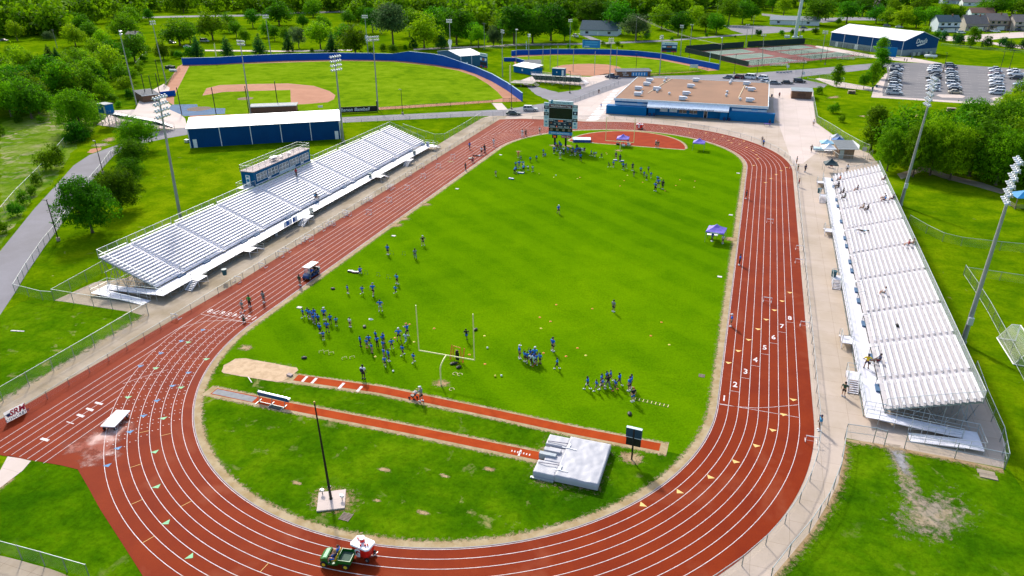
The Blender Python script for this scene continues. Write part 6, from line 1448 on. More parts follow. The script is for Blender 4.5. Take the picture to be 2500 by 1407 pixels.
w=P(2000,361,.8);m=MB();m.box(-1.4,-.9,.72,1.4,.9,.8);m.box(-1.4,-.92,.3,1.4,-.9,.8);o=m.build('cloth_table',mat('pale table cloth',(.45,.62,.70),.8),None,loc=(w.x,w.y,0));tag(o,'pale blue and white cloth covered table left of the white tent','table')
def table(x,y,ang,label,top=M_WHITE,L_=1.8):
    w=P(x,y);r=empty('folding_table',(w.x,w.y,.05),ang,label,'table');m=MB();m.box(-L_/2,-.38,.70,L_/2,.38,.74);m.build('table_top',top,r);m=MB()
    for sx in(-.8,.8):
        for sy in(-.3,.3):m.tube((sx,sy,0),(sx,sy,.7),.02,5)
        m.tube((sx,-.3,.3),(sx,.3,.3),.015,5)
    m.build('leg',M_BLACK,r);return r
table(1515,352,0,'black folding table under the tent behind the far goal post',M_BLACK);table(1528,354,RAD(3),'second folding table at the right end under the same tent',mat('navy cloth',(.01,.02,.10),.8));table(2020,375,RAD(10),'table with drinks under the white canopy tent');table(1873,309,0,'purple cloth table by the right wall of the field house',mat('purple cloth',(.10,.05,.35),.8));table(1738,583,0,'small table under the purple tent near the right sideline')
for(x,y,c,lb) in((1508,354,'black','black crate left of the table under the far purple tent'),(1522,357,'white','white box in front of the table under the far purple tent'),(1535,355,'white','small white box right of the tables under the far purple tent')):
    w=P(x,y);m=MB();m.box(-.4,-.25,0,.4,.25,.4);m.box(-.43,-.28,.36,.43,.28,.42);o=m.build('storage_box',M_BLACK if c=='black' else M_WHITE,None,loc=(w.x,w.y,.055));tag(o,lb,'box')
def chair(x,y,ang,col,label,z=.02):
    w=P(x,y);r=empty('camp_chair',(w.x,w.y,z),ang,label,'chair');m=MB();m.box(-.27,-.25,.38,.27,.25,.42);m.build('seat',col,r);m=MB();m.add([(-.27,.22,.42),(.27,.22,.42),(.27,.38,.9),(-.27,.38,.9),(-.27,.25,.42),(.27,.25,.42),(.27,.41,.9),(-.27,.41,.9)],[(0,1,2,3),(7,6,5,4),(0,4,5,1),(2,6,7,3),(1,5,6,2),(0,3,7,4)]);m.build('backrest',col,r)
    m=MB()
    for s in(-.27,.27):m.tube((s,-.25,0),(s,.25,.6),.018,5);m.tube((s,.25,0),(s,-.25,.6),.018,5)
    m.build('frame',M_BLACK,r)
RC=mat('chair red',(.30,.02,.02),.8);chair(2020,408,PI,RC,'red camp chair under the dark canopy, left one');chair(2029,410,PI,RC,'red camp chair under the dark canopy, right one')
# exercise bits on the field
def small(name,mb,mt,x,y,label,cat,group=None,z=.045,ang=0.0):
    w=P(x,y);o=mb.build(name,mt,None,loc=(w.x,w.y,z),rz=ang);tag(o,label,cat,group);return o
cone_me=MB().tube((0,0,0),(0,0,.03),.17,12,.155).tube((0,0,.03),(0,0,.08),.13,12,.06).mesh('marker_cone')
OR=mat('cone orange',(.80,.22,.02),.6);YE=mat('cone yellow',(.80,.62,.10),.6)
cpx=[(1416,434),(1352,434),(1480,374),(1482,377),(1532,429),(1524,442),(1514,455),(1569,446),(1614,436),(1650,454),(1660,440),(1697,443),(1695,458),(1410,437),(1624,467),(1000,793),(1060,803),(1183,821),(1358,745),(1327,863),(1382,871),(1410,851),(1321,803),(1589,821),(1634,843),(1615,788),(1446,755),(1430,869),(1344,786),(1318,776),(964,826),(1011,836),(916,872),(1184,890),(1146,867)]
for i,(x,y) in enumerate(sorted(cpx)):w=P(x,y);o=mesh_obj('marker_cone',cone_me,OR if i%3 else YE,None,(w.x,w.y,.042));tag(o,'%s disc cone on the field, %s from the left of all cones'%('orange' if i%3 else 'yellow',ordn(i)),'cone','disc cones on the field')
ball_me=MB().sphere((0,0,.13),.13,10,7).mesh('ball',True)
bpx=[(1190,852),(1209,921),(960,909),(856,795),(1224,920),(1316,426),(1357,430),(1430,869)]
for i,(x,y) in enumerate(bpx[:7]):w=P(x,y);o=mesh_obj('ball',ball_me,M_WHITE if i%2==0 else YE,None,(w.x,w.y,.04));tag(o,'%s ball on the grass, %s of the scattered balls from the left'%('white' if i%2==0 else 'yellow',ordn(sorted(bpx[:7]).index((x,y)))),'ball','balls on the grass')
BP_=mat('pad blue',(.01,.14,.42),.6);PW=mat('pad white',(.75,.76,.78),.6)
def pad(x,y,ang,label,c=None,L_=1.25):
    w=P(x,y);r=empty('blocking_pad',(w.x,w.y,.045),ang,label,'pad');m=MB();m.box(-L_/2,-.26,0,L_/2,.26,.22);m.build('pad_body',c or BP_,r,bevel=.05);m=MB();m.box(-L_/2+.05,-.22,.222,L_/2-.05,.22,.25);m.build('pad_top',PW,r);m=MB();m.path([(-.2,0,.25),(-.2,0,.33),(.2,0,.33),(.2,0,.25)],.02,5);m.build('handle',M_BLACK,r)
pad(1248,438,RAD(-12),'blue and white blocking pad lying alone left of the far group');pad(1271,424,RAD(-4),'blue blocking pad in front of the far left group',L_=1.6);pad(1502,393,RAD(10),'light blue pad beside two standing coaches',L_=1.0);pad(1518,395,RAD(14),'light blue pad right of the first light blue pad',L_=1.0);pad(856,664.5,0,'white pad with dark edge left of the kneeling boy',M_BLACK,.9);pad(869,667,RAD(12),'white curved pad beside the kneeling boy',mat('maroon',(.10,.004,.02),.4),1.1)
for i,(x,y,lb) in enumerate([(813,707,'black bag on the grass left of the blue shirted kickers'),(743,876,'black bag near the sand pit'),(1108,890,'large black bag under the orange training frame'),(1120,899,'smaller black bag below the orange training frame'),(1161,807,'black equipment box beside the right upright of the near goal'),(1537,1013,'black and tan bag near the yellow ladder'),(890,800,'grey and black pad near the white shirted boy')]):
    m=MB();m.sphere((0,0,.12),.32,10,6,.45);m.path([(-.15,0,.24),(0,0,.36),(.15,0,.24)],.02,5);o=small('equipment_bag',m,M_BLACK,x,y,lb,'bag',None,.05,RAD(20*i));o.scale=(1.2 if i!=2 else 1.7,.8,1)
w=P(905,781);m=MB();vs=[(cos(t)*.35*(1+.3*sin(3*t)),sin(t)*.25*(1+.2*cos(2*t)),.0) for t in[2*PI*k/12 for k in range(12)]];m.add([(0,0,.22)]+vs,[(0,1+k,1+(k+1)%12) for k in range(12)]+[tuple(range(12,0,-1))]);small('towel',m,M_WHITE,905,781,'crumpled white towel on the grass between the two near groups','towel')
for i,(x,y,lb) in enumerate([(961,577,'flat white base plate on the grass near the left straight'),(731,752,'white base plate at the near left corner of the field'),(1116,462,'white base plate near the left sideline'),(1222,379,'white plate on the worn grass at the far left bend'),(1784,526,'white plate beside the right sideline'),(1757,677,'square grey plate at the right sideline'),(1802,424,'flat white plate at the far right sideline')]):
    m=MB();m.box(-.35,-.25,0,.35,.25,.06);small('base_plate',m,M_LINE,x,y,lb,'plate')
# mini hurdles / hoops
for i,(x,y) in enumerate([(785,861),(797,862),(809,865),(841,877),(860,875)]):m=MB();m.path([(-.3,0,0),(-.3,0,.25),(.3,0,.25),(.3,0,0)],.03,5);m.path([(-.3,-.15,.03),(-.3,.15,.03)],.03,5);m.path([(.3,-.15,.03),(.3,.15,.03)],.03,5);small('mini_hurdle',m,mat('pale yellow plastic',(.72,.62,.25),.5),x,y,'pale yellow mini hurdle near the sand pit, %s from the left'%ordn(i),'mini hurdle','yellow mini hurdles',.045,RAD(50))
for i,(x,y) in enumerate([(1111,914),(1123,916),(1103,952)]):m=MB();pts=[(.3*cos(t),.3*sin(t),.03) for t in[2*PI*k/10 for k in range(9)]];m.path(pts,.035,5);small('hoop',m,mat('pale yellow plastic',(.72,.62,.25),.5),x,y,'bent yellow hoop below the orange frame, %s of the hoops'%ordn(i),'hoop','yellow hoops')
A=P(1551,975);B=P(1631,993);d=B-A;m=MB();n_=Vector((-d.y,d.x,0)).normalized()*.24
for k in range(9):q=d*(k/8);m.beam(tuple(q-n_+Vector((0,0,.03))),tuple(q+n_+Vector((0,0,.03))),.07,.02)
r=empty('agility_ladder',(A.x,A.y,.045),0,'yellow agility ladder laid out right of the black shirted coach','ladder');m.build('rung',mat('pale yellow plastic',(.72,.62,.25),.5),r);m=MB();m.beam(tuple(-n_+Vector((0,0,.015))),tuple(d-n_+Vector((0,0,.015))),.03,.01);m.beam(tuple(n_+Vector((0,0,.015))),tuple(d+n_+Vector((0,0,.015))),.03,.01);m.build('strap',M_BLACK,r)
w=P(1117,882);r=empty('training_frame',(w.x,w.y,.045),RAD(-8),'orange and black training frame behind the near goal crossbar','training frame');m=MB()
for s in(-.9,.9):m.beam((s,-.3,.1),(s,.3,1.9),.14,.05);m.path([(s,0,0),(s*.5,0,1.9)],.03)
m.build('side_panel',OR,r);m=MB();m.box(-.25,-.05,.1,.25,.02,1.2);m.sphere((0,0,1.35),.2,8,6);m.build('dummy_pad',M_BLACK,r);m=MB();m.path([(-.5,0,0),(-.5,0,2),(.5,0,2),(.5,0,0)],.04);m.path([(-.5,-.6,0),(.5,-.6,0)],.04);[m.path([(-.3,.0,.3+.3*k),(.3,0,.3+.3*k)],.025) for k in range(5)];m.build('frame',OR,r)
for i,(x,y) in enumerate([(957,621),(986,623),(1012,623),(894,670),(924,674),(948,680)]):m=MB();m.path([(-.25,0,0),(-.25,0,.55),(.25,0,.55),(.25,0,0)],.018,5);m.path([(-.25,-.2,.02),(-.25,.2,.02)],.018,5);m.path([(.25,-.2,.02),(.25,.2,.02)],.018,5);small('step_hurdle',m,mat('green tube',(.02,.12,.03),.5),x,y,'thin green step hurdle on the left half of the field, %s in its set'%ordn(i),'step hurdle','thin green step hurdles')
# blue team bench on the vault runway
a=P(628,985);b=P(690,1000);r=empty('team_bench',(a.x,a.y,.055),atan2(b.y-a.y,b.x-a.x),'long blue bench with white edge tipped on the vault runway','bench');L_=(b-a).length
m=MB();m.box(-.25,.55,.62,L_+.5,.75,1.1);m.build('seat',mat('bench blue',(.01,.08,.20),.4),r,bevel=.02);m=MB();m.box(-.25,.75,1.0,L_+.52,.79,1.13);m.box(L_+.5,.5,.86,L_+.62,.8,1.12);m.build('edge_trim',M_LAMP,r)
m=MB()
for x in(0,L_/2,L_):m.beam((x,-.35,.03),(x,.8,.03),.08,.06);m.beam((x,.35,.03),(x,.62,.9),.06,.06)
m.beam((0,.25,.06),(L_,.25,.06),.05,.05);m.build('frame',M_GALV,r)
m=MB();m.box(L_*.5,-.3,0,L_*.98,.3,.05);o=m.build('dark_mat',mat('green black mat',(.015,.04,.035),.8),None,loc=(a.x,a.y,.06));o.rotation_euler=r.rotation_euler;tag(o,'dark mat lying under the blue bench on the runway','mat')
small('take_off_block',MB().box(-.35,-.22,0,.35,.22,.18),mat('grey pink block',(.36,.28,.26),.8),708,918,'grey block at the join of sand pit and runway','block',None,.06,RAD(-12))
m=MB();m.beam((0,0,.03),(1.2,-.9,.03),.1,.04);small('plank',m,M_LINE,606,922,'short white plank at the lower edge of the sand pit','plank',None,.05)
m=MB();m.beam((0,0,.03),(1.9,.4,.03),.2,.05);small('plank',m,M_LINE,27,808,'white plank lying in the grass at the lower left lawn','plank',None,.01)
for(x,y,lb) in((2407,1155,'upper'),(2413,1165,'lower')):small('manhole_cover',MB().box(-.75,-.32,0,.75,.32,.08),M_CONC2,x,y,'grey concrete utility cover in the lower right lawn, %s one'%lb,'cover',None,.01,RAD(-4))
# hurdles
pr=empty('hurdle',(0,0,0));m=MB();m.beam((-.6,0,.84),(.6,0,.84),.04,.10);m.build('crossbar',M_WHITE,pr)
m=MB()
for s in(-.55,.55):m.tube((s,0,.04),(s,0,.84),.03,6);m.tube((s,0,.04),(s,.7,.04),.045,6)
m.tube((-.55,0,.3),(.55,0,.3),.015,5);m.build('frame',M_LINE,pr);PR=Proto(pr)
hl=[(1098,366),(1062,389),(1031,409),(1002,431),(952,463),(956,460),(948,466),(906,490),(900,493),(891,497),(852,526),(846,530),(842,524),(815,549),(808,552),(800,556),(783,565),(759,585),(749,590),(741,594),(699,618),(687,626),(582,688),(427.6,781),(640,655)]
for i,(x,y) in enumerate(sorted(hl)):w=P(x,y);PR.copy((w.x,w.y,.032),RAD(random.choice([0,4,-5,90,180])),1,label='white hurdle at the outer edge of the left straight, %s from its near end'%ordn(i),cat='hurdle',group='hurdles beside the left straight')
for i,(x,y) in enumerate([(901,523),(951,492),(995,462),(1034,434),(1071,409),(1106,386)]):w=P(x,y);PR.copy((w.x,w.y,.032),PI,1,label='hurdle standing in the third outer lane of the left straight, %s from its near end'%ordn(i),cat='hurdle',group='hurdles standing in the left straight')
for i,(x,y) in enumerate([(1879,546),(1873,740),(1951,612),(1950,645),(1964,800),(1980,1083),(1934,413)]):w=P(x,y);PR.copy((w.x,w.y,.032),0,1,label='white hurdle on the right straight, %s from the far end'%ordn(sorted([546,740,612,645,800,1083,413]).index(y)),cat='hurdle',group='hurdles on the right straight')
wipe(pr)
# bins and small things around the stands
def bin_(x,y,z,col,label,R_=.3,h=.9):
    w=P(x,y,z);r=empty('trash_can',(w.x,w.y,z),0,label,'trash can');m=MB();m.tube((0,0,0),(0,0,h),R_*.85,12,R_);m.build('can',col,r);m=MB();m.tube((0,0,h),(0,0,h+.04),R_*1.08,12);m.build('rim',col,r)
TB=mat('bin teal',(.01,.08,.10),.5)
bin_(675,577,0,M_LAMP,'white barrel under the left bleachers beside the frame');bin_(549,671,1.05,TB,'dark bin beside the lowest stair of the left bleachers',.38);bin_(760,519,1.05,TB,'dark bin beside the middle stair of the left bleachers',.38);bin_(904,433,1.05,TB,'dark bin on the stair platform right of the seated pair',.38);bin_(1012,377,1.05,TB,'dark bin by the far stair of the left bleachers',.38);bin_(1044,356,1.05,mat('bin blue',(.01,.10,.25),.5),'blue bin at the far end of the left bleachers',.38)
bin_(2000,471,.9,TB,'dark bin on the second platform of the right bleachers',.4);bin_(2035,675,.9,TB,'dark bin on the middle platform of the right bleachers',.4);bin_(1884,237,0,mat('bin navy',(.01,.02,.08),.5),'navy bin at the plaza behind the field house');bin_(2140,214,0,TB,'green bin beside the stacked young trees',.35);bin_(2130,219,0,TB,'green bin at the corner of the parking path',.35)
# soccer goal at the right edge
A=P(2433,826);B=P(2474,891);D_=P(2492,835);dv=(D_-A);r=empty('soccer_goal',(A.x,A.y,.02),0,'white soccer goal with net behind the fence at the right edge','soccer goal');b_=B-A;up=Vector((0,0,2.3));dn=dv.normalized()*2.1
m=MB();m.path([(0,0,.06),tuple(b_+Vector((0,0,.06)))],.07,8);m.path([(0,0,.06),tuple(dn+Vector((0,0,.06)))],.06,8);m.path([tuple(b_+Vector((0,0,.06))),tuple(b_+dn+Vector((0,0,.06)))],.06,8);m.path([tuple(dn),tuple(dn+up),tuple(dn+up+b_),tuple(dn+b_)],.07,8)
for q in(Vector(),b_):m.path([tuple(q+dn+up),tuple(q+dn*.55+up*.98),tuple(q)],.04,6)
m.build('frame',M_WHITE,r);m=MB();t1=dn*.55+up*.98
m.quad((0,0,.06),tuple(b_),tuple(b_+t1),tuple(t1));m.quad(tuple(t1),tuple(t1+b_),tuple(dn+up+b_),tuple(dn+up))
for q in(Vector(),b_):m.quad(tuple(q),tuple(q+dn),tuple(q+dn+up),tuple(q+t1))
m.build('net',chain_mat('white net',(.75,.75,.72),.22,.12),r)
w=P(2490,505);r=empty('pavilion',(w.x,w.y,0),RAD(10),'small wooden pavilion with bright blue roof at the right edge','pavilion');m=MB();m.add([(-2,-2,2.3),(2,-2,2.3),(2,2,2.3),(-2,2,2.3),(0,0,3.4)],[(0,1,4),(1,2,4),(2,3,4),(3,0,4),(3,2,1,0)]);m.build('roof',mat('pavilion blue',(.01,.22,.48),.5),r);m=MB()
for sx in(-1.8,1.8):
    for sy in(-1.8,1.8):m.beam((sx,sy,0),(sx,sy,2.3),.14,.14)
for z in(.3,.6,.9):m.beam((-1.8,-1.8,z),(1.8,-1.8,z),.05,.12);m.beam((-1.8,-1.8,z),(-1.8,1.8,z),.05,.12)
m.build('timber_frame',mat('weathered timber',(.18,.15,.11),.9),r)
# bike racks, culverts, signs
for i,(x,y) in enumerate([(1898,180),(1906,181),(1914,181),(1922,180),(1930,179)]):m=MB();m.path([(-.5,0,0),(-.5,0,.9),(.5,.4,.9),(.5,.4,0)],.05,6);m.box(-.4,0,.3,.4,.1,.7);small('bike_rack',m,mat('rack blue',(.05,.12,.2),.5),x,y,'dark hoop rack at the front drive, %s from the left'%ordn(i),'rack','hoop racks at the front drive',.03)
for(x,y,lb) in((2079,230,'near the round tree'),(2323,273,'below the parking lot')):m=MB();m.box(-1.2,0,0,-.8,1.6,.9);m.box(.8,0,0,1.2,1.6,.9);m.box(-1.2,0,.9,1.2,1.6,1.05);m.box(-.8,1.2,0,.8,1.3,.9);small('culvert',m,M_CONC2,x,y,'small concrete culvert in the ditch '+lb,'culvert',None,0)
for(x,y,lb) in((1960,192,'white sign board at the front lawn lamp'),(1922,174,'white round sign by the tennis path'),(2107,384,'pair of white signs on the shed enclosure fence')):m=MB();m.tube((0,0,0),(0,0,2.4),.05);m.box(-.5,-.05,1.5,.5,-.01,2.5);small('sign_post',m,M_LAMP,x,y,lb,'sign',None,0)
w=P(426,178);m=MB();m.tube((-2,0,.6),(1.2,.6,.6),.55,12);o=small('tarp_roll',m,M_WHITE,424,176,'white rolled tarp beside the bullpen fence','roll',None,0);m=MB();m.cbox((0,0,.6),(4,2,1.2));m.sphere((0,0,1.1),1.2,8,5,.4);small('equipment_pile',m,mat('dark tarp',(.03,.05,.05),.8),416,168,'dark covered equipment pile behind the bullpen','pile',None,0)
m=MB();m.box(0,0,1.2,9,6,1.35);[m.beam((x,y,0),(x,y,1.2),.2,.2) for x in(.3,4.5,8.7) for y in(.3,5.7)];[m.box(9+.3*k,1,1.0-.2*k,9.3+.3*k,5,1.05-.2*k) for k in range(5)];rail(m,(0,0,1.35),(9,0,1.35),1.0,4);small('wooden_deck',m,mat('weathered deck',(.34,.30,.25),.85),1244,211,'small raised wooden deck with steps at the baseball wall end','deck',None,0,0)
small('ac_box',MB().box(-.5,-.4,0,.5,.4,.8),M_LAMP,457,348,'small white box at the left corner of the blue shed','box',None,0)
m=MB();m.box(-1.7,-1.0,1.0,1.7,-.9,2.4);m.beam((-1.6,-.9,0),(-1.6,-.9,1.2),.1,.1);m.beam((1.6,-.9,0),(1.6,-.9,1.2),.1,.1);small('bullpen_roof',m,M_LAMP,1694,171,'white roofed box on posts by the dark softball rail','shelter',None,0)
w=P(411,240);m=MB();m.box(-2.6,-.1,0,2.6,.1,1.9);small('blue_screen',m,M_BLUEW,411,236,'slanted blue screen panel beside the baseball dugout','panel',None,0,RAD(58))
# ================================================================== PEOPLE
def skin_mesh(name,chains,sub=1):
    """chains: list of lists of (x, y, z, r); equal points are shared. One continuous skinned surface."""
    vs=[];idx={};ed=[];rad=[]
    def gi(p):
        k=(round(p[0],4),round(p[1],4),round(p[2],4))
        if k not in idx:idx[k]=len(vs);vs.append(k);rad.append(p[3])
        return idx[k]
    for c in chains:
        ids=[gi(p) for p in c]
        for a,b in zip(ids,ids[1:]):
            if a!=b and(a,b) not in ed and(b,a) not in ed:ed.append((a,b))
    me=bpy.data.meshes.new(name);me.from_pydata(vs,ed,[])
    o=bpy.data.objects.new(name,me);COL.objects.link(o)
    md=o.modifiers.new('skin','SKIN');md.use_smooth_shade=True;md.branch_smoothing=.6
    for i,r in enumerate(rad):v=me.skin_vertices[0].data[i];v.radius=(r,r);v.use_root=(i==0)
    if sub:s=o.modifiers.new('sub','SUBSURF');s.levels=sub;s.render_levels=sub
    bpy.context.view_layer.update()
    out=bpy.data.meshes.new_from_object(o.evaluated_get(bpy.context.evaluated_depsgraph_get()));out.name=name
    bpy.data.objects.remove(o);bpy.data.meshes.remove(me);return out
def lerp3(a,b,t):return tuple(a[i]+(b[i]-a[i])*t for i in range(3))
POSES={
 # pelvis z, torso lean (x side, y forward) at chest, hips->knee->ankle offsets, shoulder->elbow->wrist
 'stand':dict(p=(0,0,.93),c=(0,.0,1.38),kn=[(-.10,.03,.50),(.10,.03,.50)],an=[(-.11,-.02,.09),(.11,-.02,.09)],el=[(-.27,-.03,1.13),(.27,-.03,1.13)],wr=[(-.28,.07,.88),(.28,.07,.88)]),
 'hips':dict(p=(0,0,.93),c=(0,-.02,1.38),kn=[(-.14,.03,.50),(.14,.03,.50)],an=[(-.18,-.02,.09),(.18,-.02,.09)],el=[(-.40,-.10,1.18),(.40,-.10,1.18)],wr=[(-.20,.04,1.0),(.20,.04,1.0)]),
 'walk':dict(p=(0,0,.92),c=(0,.03,1.37),kn=[(-.09,.20,.52),(.09,-.02,.49)],an=[(-.09,.26,.10),(.09,-.32,.16)],el=[(-.25,-.14,1.15),(.25,.10,1.14)],wr=[(-.26,-.10,.90),(.24,.28,.98)]),
 'run':dict(p=(0,0,.93),c=(0,.10,1.36),kn=[(-.09,.33,.70),(.09,-.05,.50)],an=[(-.09,.22,.32),(.09,-.42,.40)],el=[(-.25,-.20,1.18),(.25,.18,1.12)],wr=[(-.22,.02,1.02),(.18,.38,1.22)]),
 'arms_up':dict(p=(0,0,.93),c=(0,.0,1.38),kn=[(-.10,.03,.50),(.10,.03,.50)],an=[(-.12,-.02,.09),(.12,-.02,.09)],el=[(-.30,.08,1.52),(.27,.0,1.12)],wr=[(-.20,.12,1.80),(.28,.12,.90)]),
 'forward':dict(p=(0,0,.93),c=(0,.02,1.38),kn=[(-.10,.05,.50),(.10,-.02,.50)],an=[(-.12,.06,.09),(.12,-.08,.09)],el=[(-.24,.20,1.24),(.24,.20,1.24)],wr=[(-.15,.46,1.22),(.15,.46,1.22)]),
 'bend':dict(p=(0,-.15,.82),c=(0,.28,1.12),kn=[(-.13,.12,.48),(.13,.12,.48)],an=[(-.16,-.05,.09),(.16,-.05,.09)],el=[(-.24,.38,.86),(.24,.38,.86)],wr=[(-.15,.42,.62),(.15,.42,.62)]),
 'crouch':dict(p=(0,-.12,.36),c=(0,.10,.78),kn=[(-.17,.32,.50),(.17,.32,.50)],an=[(-.15,.05,.09),(.15,.05,.09)],el=[(-.27,.24,.62),(.27,.24,.62)],wr=[(-.14,.44,.50),(.14,.44,.50)]),
 'sit':dict(p=(0,0,.52),c=(0,-.02,.96),kn=[(-.13,.44,.52),(.13,.44,.52)],an=[(-.13,.46,.10),(.13,.46,.10)],el=[(-.25,.08,.74),(.25,.08,.74)],wr=[(-.12,.32,.62),(.12,.32,.62)]),
 'lie':dict(p=(0,0,.14),c=(0,-.45,.18),kn=[(-.12,.42,.20),(.10,.42,.16)],an=[(-.14,.82,.12),(.13,.84,.12)],el=[(-.32,-.34,.14),(.32,-.40,.14)],wr=[(-.40,-.10,.12),(.34,-.66,.14)]),
}
PEOPLE={}
def person_proto(pose,long_pants=False,hat=False,female=False):
    key=(pose,long_pants,hat)
    if key in PEOPLE:return PEOPLE[key]
    q=POSES[pose];P_=Vector(q['p']);C_=Vector(q['c']);up=(C_-P_).normalized();sx=Vector((1,0,0));fw=up.cross(sx).normalized()*-1
    fw=Vector((0,1,0)) if pose!='lie' else Vector((0,0,1))
    def t(v,r):return(v.x,v.y,v.z,r)
    nk=C_+up*.12;hb=C_+up*.20+fw*.015;hm=C_+up*.28+fw*.02;ht=C_+up*.36+fw*.01
    if pose in('bend','crouch'):hb=C_+up*.18+Vector((0,.02,.04));hm=hb+Vector((0,.03,.09));ht=hm+Vector((0,.0,.08))
    mid_=P_.lerp(C_,.5)
    ch=[[t(P_,.135),t(mid_,.12),t(C_,.14),t(nk,.055),t(hb,.078),t(hm,.098),t(ht,.072)]]
    sk_sh=[];
    for s in(0,1):
        sg=-1 if s==0 else 1;hip=P_+sx*sg*.095-up*.03;kn=Vector(q['kn'][s]);an=Vector(q['an'][s])
        calf=kn.lerp(an,.35)
        toe=an+Vector((sg*.03,.15,-.05)) if pose!='lie' else an+Vector((0,.04,.14));heel=an+Vector((0,-.04,-.05)) if pose!='lie' else an+Vector((0,.03,-.04))
        ch.append([t(P_,.135),t(hip,.092),t(hip.lerp(kn,.5),.082),t(kn,.058),t(calf,.056),t(an,.036)]);ch.append([t(an,.036),t(toe.lerp(an,.5),.040),t(toe,.032)])
        sh=C_+sx*sg*.175+up*.04;el=Vector(q['el'][s]);wr=Vector(q['wr'][s])
        ch.append([t(C_,.14),t(sh,.060),t(sh.lerp(el,.5),.050),t(el,.040),t(el.lerp(wr,.4),.038),t(wr,.026)])
        d=(wr-el).normalized();palm=wr+d*.07;lat=d.cross(Vector((0,1,0)) if abs(d.y)<.8 else Vector((0,0,1))).normalized();nrm=d.cross(lat)
        ch.append([t(wr,.026),t(palm,.032)])
        for k,(off,ln) in enumerate(((-.030,.060),(-.010,.072),(.010,.068),(.030,.052))):
            b0=palm+lat*off+d*.02;b1=b0+d*ln*.55+nrm*.006;ch.append([t(palm,.032),t(b0,.010),t(b1,.009),t(b1+d*ln*.4+nrm*.018,.008)])
        th=wr+d*.03-lat*.035*sg;ch.append([t(wr,.026),t(th,.011),t(th+d*.045-lat*.02*sg,.009)])
    root=empty('person',(0,0,0));body=skin_mesh('body',ch,1)
    SK=mat('skin light',(.50,.27,.17),.6,var=.03);mesh_obj('body',body,SK,root)
    # face: nose, eyes, ears as a child of the head
    m=MB();fdir=fw;sidev=sx
    nose=hm+fdir*.095;m.tube(tuple(nose+up*.02),tuple(nose-up*.02+fdir*.018),.010,5,.016)
    for s in(-1,1):e_=hm+sidev*s*.088-up*.0;m.sphere(tuple(e_),.022,6,4)
    m.build('face_feature',SK,root)
    m=MB()
    for s in(-1,1):m.sphere(tuple(hm+fdir*.088+sidev*s*.032+up*.022),.011,6,4)
    m.beam(tuple(hm+fdir*.090-up*.045-sidev*.022),tuple(hm+fdir*.090-up*.045+sidev*.022),.01,.01);m.build('eyes',mat('dark eye',(.03,.02,.02),.5),root)
    # clothes
    c1=[[t(P_+up*.0,.160),t(mid_,.150),t(C_,.165),t(C_+up*.07,.10)]]
    for s in(0,1):
        sg=-1 if s==0 else 1;sh=C_+sx*sg*.175+up*.04;el=Vector(q['el'][s]);c1.append([t(C_,.165),t(sh,.088),t(sh.lerp(el,.66),.080)])
    mesh_obj('shirt',skin_mesh('shirt',c1,1),mat('shirt',(.02,.10,.42),.85,var=.12,scale=6),root)
    c2=[[t(P_+up*.05,.145),t(P_-up*.0,.150)]]
    for s in(0,1):
        sg=-1 if s==0 else 1;hip=P_+sx*sg*.095-up*.03;kn=Vector(q['kn'][s]);an=Vector(q['an'][s])
        c2.append([t(P_-up*.0,.150),t(hip,.112),t(hip.lerp(kn,.80),.102)]+([t(kn,.075),t(kn.lerp(an,.85),.060)] if long_pants else[]))
    mesh_obj('trousers' if long_pants else 'shorts',skin_mesh('shorts',c2,1),mat('shorts',(.012,.014,.03),.85,var=.1),root)
    for s in(0,1):
        an=Vector(q['an'][s]);m=MB()
        if pose!='lie':b0=an+Vector((0,-.07,-.055));b1=an+Vector((0,.19,-.065));m.add([(b0.x-.045,b0.y,b0.z-.03),(b0.x+.045,b0.y,b0.z-.03),(b1.x+.045,b1.y,b1.z-.02),(b1.x-.045,b1.y,b1.z-.02),(b0.x-.04,b0.y,b0.z+.08),(b0.x+.04,b0.y,b0.z+.08),(b1.x+.03,b1.y,b1.z+.03),(b1.x-.03,b1.y,b1.z+.03),(an.x-.042,an.y+.06,an.z+.03),(an.x+.042,an.y+.06,an.z+.03)],[(0,3,2,1),(0,1,5,4),(1,2,6,9,5),(2,3,7,6),(3,0,4,8,7),(4,5,9,8),(8,9,6,7)])
        else:m.cbox((an.x,an.y+.05,an.z+.04),(.09,.09,.26))
        m.build('shoe',mat('shoe',(.72,.72,.72),.6),root)
    if hat:
        m=MB();c_=hm+up*.045;R3=Matrix.Translation(c_);m.T=R3;m.sphere((0,0,0),.112,12,5,1.0,True)
        if pose!='lie':m.box(-.075,.06,-.005,.075,.19,.012)
        m.build('cap',mat('cap',(.75,.75,.75),.8),root)
    else:
        m=MB();c_=hm+up*.02-fdir*.012;vs=[];m.sphere((0,0,0),.108,12,7,1.08)
        keep=[]
        m2=MB();
        for v in m.v:vv=Vector(v);n_=mnoise.noise(vv*22)*.012;vv=vv*(1+n_/.108)
        for v in m.v:
            vv=Vector(v);
            if vv.z<-.03 and vv.y>-.03:vv=vv*.82
            if vv.y>.06 and vv.z<.05:vv.y-=.035
            keep.append(tuple(c_+(vv if pose!='lie' else Vector((vv.x,-vv.z,vv.y)))))
        m2.add(keep,m.f);m2.build('hair',mat('hair dark',(.018,.012,.009),.8,var=.2),root,smooth=True)
    PEOPLE[key]=Proto(root);return PEOPLE[key]
SKINS={'l':(.50,.27,.17),'m':(.28,.14,.08),'d':(.10,.05,.03)}
